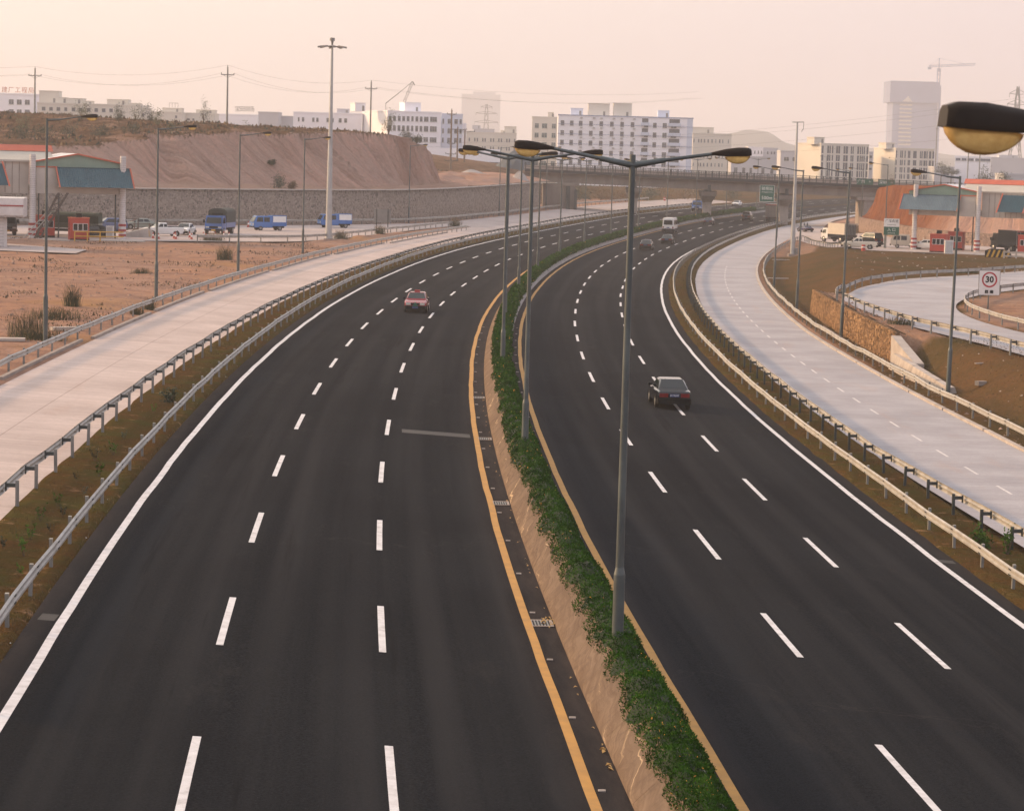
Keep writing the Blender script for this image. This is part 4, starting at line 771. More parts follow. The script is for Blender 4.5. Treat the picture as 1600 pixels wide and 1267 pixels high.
# ---------------------------------------------------------------- road signs
g=thing('speed_sign','square white thirty speed limit sign with a red ring inside the loop ramp','sign',P3(171.5,36.5),R(3))
MB().tube((0,.09,-.4),(0,.09,2.9),.055,n=10).build('post',POLE,g)
MB().box(-.84,.84,-.02,.03,1.05,3.0).build('rim',GREYP,g); MB().box(-.80,.80,-.035,.0,1.09,2.96).build('panel',WHITE,g)
mb=MB(); n=40
for k in range(n):
    a,b=2*math.pi*k/n,2*math.pi*(k+1)/n
    mb.quad((.60*math.cos(a),-.042,2.27+.60*math.sin(a)),(.60*math.cos(b),-.042,2.27+.60*math.sin(b)),(.475*math.cos(b),-.042,2.27+.475*math.sin(b)),(.475*math.cos(a),-.042,2.27+.475*math.sin(a)))
mb.build('ring',SIGN_R,g)
o=text('30',.66,BLACK,g,(0,-.044,2.27),(math.pi/2,0,0),.003,bold=.022); 
text('匝 道',.27,BLACK,g,(0,-.044,1.32),(math.pi/2,0,0),.003,sx=1.1,bold=.012)
x,y=66,381
s5,t5=410.4,18.6
plate_sign('direction_sign','green motorway sign reading 500m hanging before the overpass',P3(411,24.4),R(-6),2.4,2.75,SIGN_G,(),6.25,[('坡南站',.66,0,2.18,WHITE,1.0),('PONAN STN',.32,0,1.58,WHITE,1),('500m',.84,0,.6,WHITE,1)],border=WHITE)
q=bpy.data.objects.get('direction_sign.002'); p=P3(411,24.4); c=P3(411,18.6); q.location=(c[0]+.1,c[1],c[2])
MB().tube((1.9,.3,-.4),(1.9,.3,9.1),.16,n=10).tube((1.9,.3,8.6),(-1.4,.3,8.6),.09,n=8).tube((1.9,.3,6.9),(-1.4,.3,6.9),.09,n=8).build('gantry_post',POLE,q)
g=plate_sign('entrance_sign','white and green expressway entrance sign beside the right toll plaza',P3(334,40.6),R(-10),2.15,1.15,SIGN_G,(-.7,.8),1.9,[('入 口',.52,0,.72,WHITE,1),('ENTRANCE',.2,0,.26,WHITE,1)])
MB().box(-1.075,1.075,-.03,.02,3.055,4.2).build('upper_panel',WHITE,g)
for txt,sz,z in (('广深高速',.46,3.83),('EXPRESSWAY',.2,3.32)): text(txt,sz,BLACK,g,(0,-.035,z),(math.pi/2,0,0),.004)
g=thing('notice_board','grey notice board seen from behind on two posts beside the toll plaza guardrail','sign',P3(311.5,-28.2),R(-4))
MB().box(-1.15,1.15,-.03,.02,1.35,3.15).build('panel',GREYP,g)
for px in (-.78,.78): MB().box(px-.055,px+.055,-.14,-.03,-.4,3.2).build('post',DARKST,g)
# ---------------------------------------------------------------- toll stations
def toll_station(label,loc,rz,m,sc,blue,cols):
    """local x along the gable front (mirrored by m), y away, z up"""
    g=thing('toll_canopy',label,'toll station',loc,rz); g.scale=(sc,sc,sc)
    X=lambda x:m*x
    def bx(mb,x0,x1,*a,mi=0): return mb.box(min(X(x0),X(x1)),max(X(x0),X(x1)),*a,mi)
    def poly(mb,pts,mi=0): return mb.add([(X(p[0]),p[1],p[2]) for p in pts],[tuple(range(len(pts)))],mi)
    Wd=10.4
    # main hall going away from the gable front
    mb=MB(); bx(mb,-42,-.1,1.2,9,5.0,8.55); bx(mb,-42,0,.9,9.3,8.553,8.75); mb.build('hall',TCREAM,g)
    mb=MB()
    for k in range(52): bx(mb,-42+.8*k,-42+.8*k+.07,1.15,1.198,5.05,8.5)
    s=mb.build('cladding_rib',CONC,g); s['kind']='stuff'
    mb=MB(); poly(mb,[(-42,.9,8.76),(3,.9,8.76),(3,5,9.95),(-42,5,9.95)]); poly(mb,[(-42,9.3,8.76),(3,9.3,8.76),(3,5,9.95),(-42,5,9.95)]); mb.build('hall_roof',mat('cream_roof_sheet',(.46,.42,.36),(.40,.365,.315),.5,.7) if 'cream_roof_sheet' not in MATS else MATS['cream_roof_sheet'],g)
    mb=MB(); mb.loft([[(X(x),4.1,9.75),(X(x),5,10.45),(X(x),5.9,9.75)] for x in (-42,3.4)]); mb.build('ridge_cap',TREDOR,g)
    # gable front
    mb=MB(); mb.prism([(X(0),8.0),(X(Wd),8.0),(X(Wd),8.55),(X(Wd/2),9.5),(X(0),8.55)],-.02,.1); mb.build('gable_wall',TGREEN,g)
    for k in range(14): pass
    mb=MB()
    for k in range(1,26):
        x=Wd*k/26; bx(mb,x-.03,x+.03,-.05,-.021,8.02,8.5+.95*(1-abs(x-Wd/2)/(Wd/2)))
    s=mb.build('gable_rib',TGREEN,g); s['kind']='stuff'
    mb=MB(); mb.loft([[(X(x),-.25,z),(X(x),-.25,z+.16),(X(x),.02,z+.16),(X(x),.02,z)] for x,z in ((-.1,8.5),(Wd/2,9.48),(Wd+.1,8.5))]); mb.build('gable_trim',TREDOR,g)
    mb=MB(); poly(mb,[(-.1,-.2,8.64),(Wd/2,-.2,9.62),(Wd/2,8,9.62),(-.1,8,8.64)]); poly(mb,[(Wd+.1,-.2,8.64),(Wd/2,-.2,9.62),(Wd/2,8,9.62),(Wd+.1,8,8.64)]); mb.build('gable_roof',TTILE,g)
    mb=MB(); bx(mb,0.5,Wd-.1,-.05,8,5.05,5.9); bx(mb,.5,2.9,-.06,.5,5.9,8.0); bx(mb,2.9,Wd,-.02,.4,5.9,8.0); mb.build('fascia',TCREAM,g)
    mb=MB(); bx(mb,.45,2.95,-.15,.05,7.98,8.12); mb.build('panel_trim',TREDOR,g)
    # corrugated awning
    mb=MB(); n=34
    for k in range(n):
        x0=2.7+(Wd+.8-2.7)*k/n; x1=2.7+(Wd+.8-2.7)*(k+1)/n; xm=(x0+x1)/2
        for a,b,dy0,dy1 in ((x0,xm,0,.07),(xm,x1,.07,0)): poly(mb,[(a,-.35-dy0,8.0),(b,-.35-dy1,8.0),(b,-2.3-dy1,5.85),(a,-2.3-dy0,5.85)])
    bx(mb,2.7,Wd+.8,-.45,-.05,8.0,8.06)
    mb.build('awning',blue,g)
    mb=MB()
    for x in (2.66,Wd+.84): mb.loft([[(X(x-.07),y-.12,z),(X(x-.07),y+.1,z+.05),(X(x+.07),y+.1,z+.05),(X(x+.07),y-.12,z)] for y,z in ((-.36,8.05),(-2.32,5.80))])
    mb.build('awning_trim',TREDOR,g)
    mb=MB(); bx(mb,2.7,Wd+.8,-2.1,-.05,5.82,5.86); mb.build('soffit',TCREAM,g)
    # dormers with small blue awnings
    for x0,x1,z0,z1 in ((-7.2,-3.4,5.9,8.3),(-13.5,-8.6,5.9,8.9),(-20,-15.5,5.9,8.3)):
        d=MB(); bx(d,x0+.1,x1-.1,-.4,1.3,z0,z1-.3); d=d.build('dormer',TCREAM,g)
        mb=MB(); poly(mb,[(x0,-.3,z1),(x1,-.3,z1),(x1+.5,-1.7,z0),(x0+.5,-1.7,z0)]); nn=9
        for k in range(nn+1):
            xx=x0+(x1-x0)*k/nn; mb.loft([[(X(xx+o_),y-.05,z),(X(xx+o_+.06),y-.05,z),(X(xx+o_+.06),y,z+.02),(X(xx+o_),y,z+.02)] for o_,y,z in ((0,-.31,z1),(.5,-1.71,z0))])
        mb.build('awning',TBLUE,d)
        mb=MB()
        for xx in (x0,x1): mb.loft([[(X(xx+o_-.09),y-.1,z),(X(xx+o_-.09),y+.12,z+.1),(X(xx+o_+.09),y+.12,z+.1),(X(xx+o_+.09),y-.1,z)] for o_,y,z in ((0,-.3,z1+.15),(.5,-1.75,z0-.1))])
        mb.build('trim',TREDOR,d)
    # columns with red bands
    for x in cols:
        c=MB().tube((X(x),-.4,-.6),(X(x),-.4,9.45),.36,.34,18).build('column',TTILE,g,smooth=40)
        mb=MB()
        for k in range(30): mb.tube((X(x),-.4,1.9+.25*k),(X(x),-.4,1.92+.25*k),.367,.366,18)
        s=mb.build('tile_joint',GREYP,c); 
        for z in (.30,.85,1.45): MB().tube((X(x),-.4,z),(X(x),-.4,z+.28),.44,.44,18).build('red_band',TRED,c)
        MB().tube((X(x),-.4,-.6),(X(x),-.4,1.9),.42,.41,18).build('plinth',TTILE,c,smooth=40)
    for x in (.9,3.2,Wd-.6):
        MB().tube((X(x),.5,0),(X(x),.5,5.1),.09,n=8).build('strut',DARKST,g)
    return g
toll_station('left toll station with a pale green gable, dark blue awning and white tiled columns',(-54.9,279.0,1.35),R(24),1,1.0,TBLUE,(0,10.4))
toll_station('right toll station with a pale green gable, faded blue awning and white tiled columns',(64.2,343.5,.42),R(-24),-1,.965,TBLUE2,(0,9.3))
def booth(label,loc,rz,group,w_=2.1,d=1.7):
    g=thing('toll_booth',label,'toll booth',loc,rz,group)
    MB().box(-w_/2,w_/2,-d/2,d/2,0,2.5).build('body',BOOTH,g)
    MB().box(-w_/2-.06,w_/2+.06,-d/2-.06,d/2+.06,2.502,2.6).build('roof',TREDOR,g); MB().box(-.3,.3,-.3,.3,2.6,3.05).build('roof_box',BLACK,g)
    def win(x0,x1,n):
        f=MB().box(x0,x1,-d/2-.03,-d/2+.02,1.15,1.95).build('window',TTILE,g); p=MB(); s=(x1-x0)/n
        for k in range(n): p.box(x0+s*k+.05,x0+s*(k+1)-.05,-d/2-.038,-d/2-.02,1.2,1.9)
        p.build('pane',GL_CAR,f)
    win(-.75,.9,3)
    f=MB().box(-w_/2-.03,-w_/2+.02,-.45,.35,0,2.1).build('door',TRED,g); MB().box(-w_/2-.038,-w_/2-.02,-.25,.15,1.2,1.9).build('pane',GL_CAR,f)
    mb=MB(); mb.box(-w_/2-.02,w_/2+.02,-d/2-.02,-d/2+.0,.0,.25); mb.build('plinth',BLACK,g)
    return g
b0=booth('red toll booth with three front windows, in front of the dark green lorry',(-48.6,273.6,1.38),R(18),'toll booths on the left plaza')
dup(b0,(-53.9,281.5,1.35),R(18),'red toll booth half hidden behind the left striped column and lamp post')
dup(b0,(57.4,335.2,.45),R(-22),'bright red toll booth nearest the lamp post on the right plaza',1,'toll booths on the right plaza')
dup(b0,(62.3,349.5,.45),R(-22),'dark red toll booth just behind the right striped column',1,'toll booths on the right plaza')
dup(b0,(70.4,340.5,.45),R(-22),'red toll booth at the right edge beside the yellow striped barrier end',1,'toll booths on the right plaza')
for lb,loc,rz in (('concrete traffic island under the left toll booth',(-47.5,274.3,1.36),R(18)),('concrete traffic island under the bright red right toll booth',(59.5,334.7,.42),R(-22)),('concrete traffic island with striped end on the right plaza',(69,338,.42),R(-22))):
    g=tag(MB().box(-6,6,-1.5,1.5,-.3,.14).build('traffic_island',CONC_L,None,loc,rz),lb,'traffic island')
# island prow beside the cones
g=thing('island_prow','boat shaped concrete prow of a toll island beside the white pickup','traffic barrier',P3(266.6,-50.2),R(20))
mb=MB(); mb.loft([[(x,-w_,0),(x,-w_,h),(x,-w_+.18,h),(x,w_-.18,h),(x,w_,h),(x,w_,0)] for x,w_,h in ((-1.8,.9,.35),(-1.2,.95,.5),(.6,.9,1.0),(1.3,.65,1.05),(1.9,.3,.7))]); mb.build('shell',CONC_L,g,smooth=30)
mb=MB()
for k in range(4): mb.prism([(1.32+.16*k,.1),(1.40+.16*k,.1),(1.34+.16*k,.85-.12*k),(1.26+.16*k,.85-.12*k)],-.66+.13*k,-.60+.13*k)
mb.build('stripe',YEL,g)
g=thing('striped_barrier_end','black and yellow striped barrier end on the right toll plaza','traffic barrier',P3(306.5,53.6),R(-18))
MB().prism([(-1.6,0),(1.7,0),(1.7,.55),(.7,1.15),(-1.0,1.15),(-1.6,.9)],-.4,.4).build('block',BLACK,g)
for k in range(5): x=-1.45+.62*k; MB().add([(x,-.41,.08),(x+.28,-.41,.08),(x+.62,-.41,1.02-.28*(k>3)),(x+.34,-.41,1.02-.28*(k>3))],[(0,1,2,3)]).build('stripe',YEL,g)
g=thing('barrier_fence','low white concrete fence right of the yellow striped barrier end','traffic barrier',P3(303,58),R(-20))
for z in (.25,.75): MB().box(-4,4,-.08,.08,z,z+.2).build('rail',CONC_L,g)
for k in range(6): MB().box(-4+1.55*k,-3.8+1.55*k,-.1,.1,0,1.0).build('post',CONC_L,g)
def cabinet(label,loc,h=1.3,w_=.9): 
    g=thing('control_cabinet',label,'cabinet',loc); MB().box(-w_/2,w_/2,-.3,.3,0,h).build('body',WHITE,g); MB().box(-w_/2-.04,w_/2+.04,-.34,.34,h+.002,h+.06).build('lid',TTILE,g); MB().box(-w_/2+.08,w_/2-.08,-.315,-.301,.12,h-.1).build('door',FRAME,g)
cabinet('white cabinet in front of the bright red right toll booth',(58.2,332.0,.5),1.75,1.1); cabinet('white cabinet beside the striped column on the left plaza',(-46.9,284.4,1.4),1.3,.8)
g=thing('yellow_railing','yellow tubular railing in front of the left toll booth','railing',(-47.6,272.3,1.4),R(18))
for x in (-1.2,.2,1.6): MB().tube((x,0,-.2),(x,0,1.1),.07,n=8).build('post',YEL,g)
for z in (.55,1.05): MB().tube((-1.2,0,z),(4.2,0,z),.06,n=8).build('rail',YEL,g)
g=thing('steel_trestle','rusty lattice trestle leaning under the left toll canopy','scaffold',(-52.6,277.2,1.35),R(20))
for dx in (-.5,.5):
    for dy in (-.4,.4): MB().tube((-1.3+dx*.6,dy,0),(1.6+dx,dy,5.2),.06,n=6).build('pole',STEELG,g)
mb=MB()
for k in range(8):
    f=k/8; x=-1.3+2.9*f; z=5.2*f; mb.tube((x-.3,-.4,z),(x+.6,-.4,z+.5),.035,n=5).tube((x-.3,.4,z),(x+.6,-.4,z+.1),.03,n=5).tube((x+.4,-.4,z),(x,-.4,z+.65),.03,n=5)
mb.build('brace',STEELG,g)
mb=MB(); mb.tube((-3.0,-.5,-.05),(-.4,-.5,3.0),.05,n=6).tube((-2.4,-.5,-.05),(.2,-.5,3.0),.05,n=6)
for k in range(7): f=k/7; mb.tube((-3+2.6*f,-.5,3*f),(-2.4+2.6*f,-.5,3*f),.035,n=5)
mb.build('ladder',GALV,g)
def sawhorse(label,loc,rz,h=2.2):
    g=thing('sawhorse',label,'sawhorse',loc,rz,'timber frames beside the cones'); 
    for x in (-.95,.95): MB().box(x-.06,x+.06,-.06,.06,-.05,h).build('post',STEELG,g)
    for z in (.45,.85): MB().box(-1.0,1.0,-.07,-.0605,z,z+.16).build('board',WOOD,g)
    mb=MB(); mb.tube((-.95,0,0),(.9,0,1.1),.05,n=5); mb.build('brace',WOOD,g); MB().box(-1.1,1.1,-.04,.04,h-.12,h-.05).build('top_bar',STEELG,g)
sawhorse('tall timber barrier frame right of the striped column, before the grey saloon',P3(266.5,-51.0),R(15)); sawhorse('low timber barrier frame beside the boat shaped prow',P3(268.3,-50.0),R(30),1.6)
cone=thing('traffic_cone','red and white traffic cone standing near the white cars on the left plaza','traffic cone',P3(270,-48),0,'traffic cones on the left plaza')
MB().box(-.2,.2,-.2,.2,0,.05).build('base',BOOTH,cone); MB().tube((0,0,.05),(0,0,.72),.15,.03,10).build('body',BOOTH,cone,smooth=40); MB().tube((0,0,.3),(0,0,.5),.112,.072,10).build('band',WHITE,cone)
CN=[(262.4,-46.6),(263.4,-44.8),(264.6,-43.2),(265.9,-41.8),(268.5,-46.0),(269.8,-44.6),(271,-43.2),(272.0,-42.0),(273.4,-40.6),(266,-45.6),(275,-41.6),(263.9,-47.6)]
for k,(s,t) in enumerate(CN):
    if k==0: cone.location=P3(s,t)
    else: dup(cone,P3(s,t,.0),random.random())
for s,t,lb in ((318.5,-46.2,'lone white and red cone behind the left blue van'),(316.2,-47.8,'yellow and white drum cone between the two blue vans')): dup(cone,P3(s,t),.3,lb,1.25,'cones between the blue vans')
for lb,s,t,sc in (('red drum in the dry field beside the white pickup on the right',318.5,36.6,1.0),('small red marker on the grass verge under the overpass, before the flyover pier',566,-27,1.6)): 
    g=thing('marker_drum',lb,'marker',P3(s,t)); MB().tube((0,0,0),(0,0,.85),.28,.25,12).build('drum',BOOTH,g,smooth=40); MB().tube((0,0,.45),(0,0,.6),.285,.28,12).build('band',WHITE,g)
# small service building at the left edge
g=thing('kiosk','white tiled kiosk with a rounded canopy and an open doorway at the left edge','building',(-52.9,246.5,1.55),R(8))
MB().box(-7,1.6,0,4,0,3.0).build('wall',TTILE,g)
mb=MB(); mb.loft([[(x,-1.2,3.1),(x,-1.55,3.3),(x,-1.6,3.7),(x,-1.45,5.0),(x,5,5.0),(x,5,3.1)] for x in (-7.5,3.6)]); mb.build('canopy',TTILE,g,smooth=35)
MB().box(-7.5,3.61,-1.62,-1.5,4.2,4.32).build('red_stripe',TRED,g)
d=MB().box(-1.9,-.2,-.03,.02,0,2.6).build('door',GREYP,g); MB().box(-1.8,-.3,-.038,-.03,.05,2.5).build('opening',BLACK,d); 
MB().box(-2.2,-1.92,-.06,.05,0,2.95).build('door_post',TTILE,g)
for k in range(9): MB().box(.1,1.6,-.012,-.001,.15+.31*k,.17+.31*k).build('tile_joint',GREYP,g)
MB().box(1.62,1.9,-.05,.3,0,2.9).build('pilaster',TTILE,g)
# ---------------------------------------------------------------- vehicles (local +X is forward)
TYRE={}
def wheel(par,x,y,r=.31,w_=.2,out=1):
    key=(r,w_,out)
    if key not in TYRE:
        TYRE[key]=(MB().tube((0,-w_/2,0),(0,w_/2,0),r,r,18).mesh('tyre',RUB,40),MB().tube((0,out*(w_/2-.01),0),(0,out*(w_/2+.012),0),r*.62,r*.55,14).mesh('rim',RIM,40))
    o=link('wheel',TYRE[key][0],par,(x,y,r)); link('rim',TYRE[key][1],o,(0,0,0)); return o
def ringx(x,w_,zb,zt,tw=.88,mid=.55):
    zm=zb+(zt-zb)*mid
    return [(x,-w_*.86,zb),(x,-w_*.97,zb+.10),(x,-w_,zm),(x,-w_*.975,zt-.06),(x,-w_*tw,zt),(x,w_*tw,zt),(x,w_*.975,zt-.06),(x,w_,zm),(x,w_*.97,zb+.10),(x,w_*.86,zb)]
def car(label,cat,loc,rz,paint,name='saloon_car',L=4.7,W=1.78,H=1.42,lower=None,est=0,group=None,taxi=False,plate=None,pickup=False):
    g=thing(name,label,cat,loc,rz,group); h=W/2; f=L/4.7; belt=.95*H/1.42
    if pickup: xs=[(-.5,.92),(-.495,1.0),(-.40,1.02),(-.30,1.02),(-.1,1.0),(.12,.99),(.25,.98),(.42,.92),(.485,.80),(.5,.66)]
    elif est: xs=[(-.5,.80),(-.49,.97),(-.40,1.0),(-.30,1.0),(-.1,.99),(.12,.98),(.24,.97),(.42,.90),(.485,.78),(.5,.66)]
    else: xs=[(-.5,.80),(-.488,.97),(-.40,1.01),(-.30,1.0),(-.1,.99),(.12,.98),(.24,.97),(.42,.89),(.485,.76),(.5,.64)]
    wf=[.86,.92,.97,1,1,1,1,.97,.90,.82]
    mb=MB(); mb.loft([ringx(x*L,h*k,.24 if abs(x)<.47 else .30,z*belt) for (x,z),k in zip(xs,wf)]); body=mb.build('body',paint,g,smooth=32)
    # greenhouse
    if pickup: st_=[(-.085,0),(-.07,1),(.10,1),(.245,0)]
    elif est: st_=[(-.485,0),(-.44,1),(.05,1),(.235,0)]
    else: st_=[(-.375,0),(-.20,1),(.05,1),(.235,0)]
    zb=belt*.985; zt=H; bw=h*.89; tw=h*.70; rings=[]
    for x,k in st_:
        if k: rings.append([(x*L,-bw*.985,zb-.02),(x*L,-tw*1.02,zt-.07),(x*L,-tw*.86,zt),(x*L,tw*.86,zt),(x*L,tw*1.02,zt-.07),(x*L,bw*.985,zb-.02)])
        else: rings.append([(x*L,-bw,zb-.03),(x*L,-bw*.97,zb-.005),(x*L,-bw*.93,zb+.01),(x*L,bw*.93,zb+.01),(x*L,bw*.97,zb-.005),(x*L,bw,zb-.03)])
    mb=MB(); mb.loft(rings,cap=True); mb.build('cabin',paint,g,smooth=28)
    def pane(name,q,dx):
        q=[Vector(p) for p in q]; c=sum(q,Vector())/4; nrm=(q[1]-q[0]).cross(q[2]-q[0]).normalized()
        if nrm.dot(Vector(dx))<0: nrm=-nrm
        P=[p+nrm*.014 for p in q]; MB().quad(*P).build(name,GL_CAR,g)
    X=[s*L for s,k in st_]; i=.10
    def lerp(a,b,t): return tuple(a[j]+(b[j]-a[j])*t for j in range(3))
    def tr(x0,x1,low,high,sgn):  # end glass between belt at x0 and roof at x1
        a=(x0,-bw*.90,zb+.01);b=(x0,bw*.90,zb+.01);c=(x1,tw*.86,zt);d=(x1,-tw*.86,zt)
        return [lerp(a,d,low),lerp(b,c,low),lerp(b,c,high),lerp(a,d,high)]
    pane('rear_window',tr(X[0],X[1],.14,.90,-1),(-1,0,.6)); pane('windscreen',tr(X[3],X[2],.10,.92,1),(1,0,.6))
    for sg in (-1,1):
        def sp(x,k): # point on side plane, k 0 belt..1 roof
            return (x,sg*(bw*.985+(tw*1.02-bw*.985)*k),zb-.02+(zt-.07-zb+.02)*k)
        m_=(X[1]+X[2])/2
        w0=X[0]+(X[1]-X[0])*.62 if not est else X[0]+.1; w3=X[3]-(X[3]-X[2])*.62
        for a0,a1,b0,b1 in ((w0,X[1]+.02,m_-.05,m_-.05),(m_+.05,m_+.05,w3,X[2]-.05)):
            pane('side_window',[sp(a0,.14),sp(b0,.14),sp(b1,.86),sp(a1,.86)],(0,sg,.2))
        MB().box(X[3]-.32*f,X[3]-.14*f,sg*(h*.93)-.0,sg*(h*1.12),zb-.02,zb+.12).build('mirror',BLACK if not lower else lower,g) if sg>0 else MB().box(X[3]-.32*f,X[3]-.14*f,-h*1.12,-h*.93,zb-.02,zb+.12).build('mirror',BLACK,g)
    lo=lower or BLACK
    rear=MB(); rear.loft([[(x,-h*k,.28),(x,-h*k,.56),(x,h*k,.56),(x,h*k,.28)] for x,k in ((-L/2+.12,.99),(-L/2-.04,.93),(-L/2-.08,.80))]); rear.build('bumper',lo,g)
    fr=MB(); fr.loft([[(x,-h*k,.27),(x,-h*k,.54),(x,h*k,.54),(x,h*k,.27)] for x,k in ((L/2-.16,.97),(L/2+.02,.88),(L/2+.06,.74))]); fr.build('bumper',lo,g)
    z0=.60*belt/.95;z1=.80*belt/.95
    for sg in (-1,1):
        a,b=sorted((sg*h*.36,sg*h*.85)); MB().box(-L/2-.035,-L/2+.12,a,b,z0+.02,z1+.02).build('tail_lamp',TAIL,g)
        a,b=sorted((sg*h*.40,sg*h*.80)); MB().box(L/2-.15,L/2+.012,a,b,z0-.02,z1-.05).build('headlamp',HEAD,g)
    MB().box(L/2-.1,L/2+.008,-h*.36,h*.36,z0-.01,z1-.06).build('grille',BLACK,g)
    MB().box(-L/2-.03,-L/2+.05,-h*.34,h*.34,z0,z1).build('rear_panel',BLACK,g)
    p=MB().box(-L/2-.05,-L/2-.02,-.24,.24,.64,.79).build('number_plate',PLATE,g)
    if plate: text(plate,.125,WHITE,p,(-L/2-.055,0,.715),(math.pi/2,0,-math.pi/2),.002)
    MB().box(L/2+.04,L/2+.07,-.22,.22,.34,.48).build('number_plate',PLATE,g)
    for x in (-L*.30,L*.305):
        for sg in (-1,1): wheel(g,x,sg*(h-.11),.31,.2,sg)
    mb=MB()
    for x in (-L*.30,L*.305):
        for sg in (-1,1): mb.tube((x,sg*(h-.19),.33),(x,sg*(h-.006),.33),.385,.385,16)
    mb.build('wheel_arch',BLACK,g)
    if pickup: MB().box(-L*.49,-L*.10,-h*.80,h*.80,belt*.98,belt*1.075).build('bed_inside',BLACK,g)
    if taxi:
        MB().box(-.3,-.1,-.20,.20,H,H+.16).build('roof_sign',TRED,g)
        MB().add([(L/2+.075,-.22,.50),(L/2+.075,.22,.50),(L/2+.075,0,.84),(L/2+.05,-.22,.50),(L/2+.05,.22,.50),(L/2+.05,0,.84)],[(0,1,2),(5,4,3),(0,3,4,1),(1,4,5,2),(2,5,3,0)]).build('triangle_badge',SIGN_G,g)
    return g
def face_s(s,away=True): return math.pi/2-heading(s)+(0 if away else math.pi)
def veh(s,t,away=True,dz=.01): return Pr(s,t,dz),face_s(s,away)
P_RED=carpaint('taxi_red_paint',(.25,.011,.022)); P_BLK=carpaint('gloss_black_paint',(.004,.004,.005),.12); P_DRK=carpaint('dark_grey_paint',(.010,.012,.014),.2); P_TEAL=carpaint('dark_teal_paint',(.008,.022,.025),.2); P_WHT=carpaint('white_car_paint',(.72,.70,.68),.25); P_GRY=carpaint('grey_green_paint',(.20,.22,.19),.25); P_PUR=carpaint('purple_paint',(.06,.045,.11),.25); P_BLU=carpaint('truck_blue_paint',(.018,.095,.33),.28); P_BLU2=carpaint('van_blue_paint',(.022,.13,.40),.3); P_CRM=carpaint('cream_van_paint',(.60,.53,.44),.3); P_OLV=carpaint('olive_green_paint',(.035,.055,.035),.35)
l,r=veh(163.2,-7.25,False); car('red taxi with a roof sign driving towards the camera','taxi',l,r,P_RED,'taxi',4.5,1.72,1.42,taxi=True)
l,r=veh(105.6,7.95); car('glossy black saloon with red tail lamps nearest on the right carriageway','car',l,r+.03,P_BLK,plate='B·7A047')
l,r=veh(331.8,6.3); car('dark saloon left of the teal one, behind the minibus','car',l,r,P_BLK)
l,r=veh(359.8,7.1); car('dark teal saloon with a pale rear window close behind the minibus','car',l,r,P_TEAL)
l,r=veh(453,3.9); car('small dark blue saloon ahead of the white minibus','car',l,r,carpaint('dark_blue_paint',(.008,.012,.03),.2))
l,r=veh(570.5,-10.4,False); car('far white saloon coming out from behind the green 500m sign','car',l,r,P_WHT)
car('white saloon facing the camera behind the traffic cones','car',P3(279,-47.3),R(-96),P_WHT)
car('pale grey green saloon behind the white pickup by the retaining wall','car',P3(295,-57.3),R(205),P_GRY)
car('white pickup truck with an empty bed beside the boat shaped prow','pickup truck',P3(272.8,-48.6),R(203),P_WHT,'pickup_truck',4.9,1.72,1.6,pickup=True)
car('dark saloon with a white bonnet between the left toll booth and striped column','car',P3(262.0,-54.2),R(205),P_DRK)
car('blue estate car behind the left striped column','car',P3(281,-57.5),R(205),carpaint('slate_blue_paint',(.06,.09,.20),.25),'estate_car',4.6,1.75,1.75,est=1)
car('cream pickup truck in front of the cage lorry on the right plaza','pickup truck',P3(328,36.2),R(168),P_CRM,'pickup_truck',4.9,1.7,1.55,pickup=True)
car('pale car with a dark rear beside the red booth on the right plaza','car',P3(334.5,45.6),R(150),P_WHT)
car('dark estate car half hidden behind the cream pickup on the right plaza','car',P3(342,37.6),R(120),P_DRK,'estate_car',4.6,1.8,2.0,est=1)
car('dark off-road car with a glowing amber lamp left of the covered lorry','off-road car',*veh(488.6,6.5),P_DRK,'off_road_car',4.2,1.85,1.95,est=1)
a=bpy.data.objects['off_road_car']; o=MB().box(-2.16,-2.0,.78,.92,1.0,1.3).build('indicator',AMBER,a)
c=car('small dark purple open car alone on the right slip road','car',P3(448.5,22.6),R(-70)+math.pi,P_PUR,'open_car',3.9,1.7,1.15)
for x,y in ((-.2,-.3),(-.25,.35)): MB().tube((x,y,1.1),(x,y,1.42),.2,.17,10).tube((x,y,1.42),(x,y,1.68),.11,.10,10).build('seat_back',DARKST,c,smooth=40)
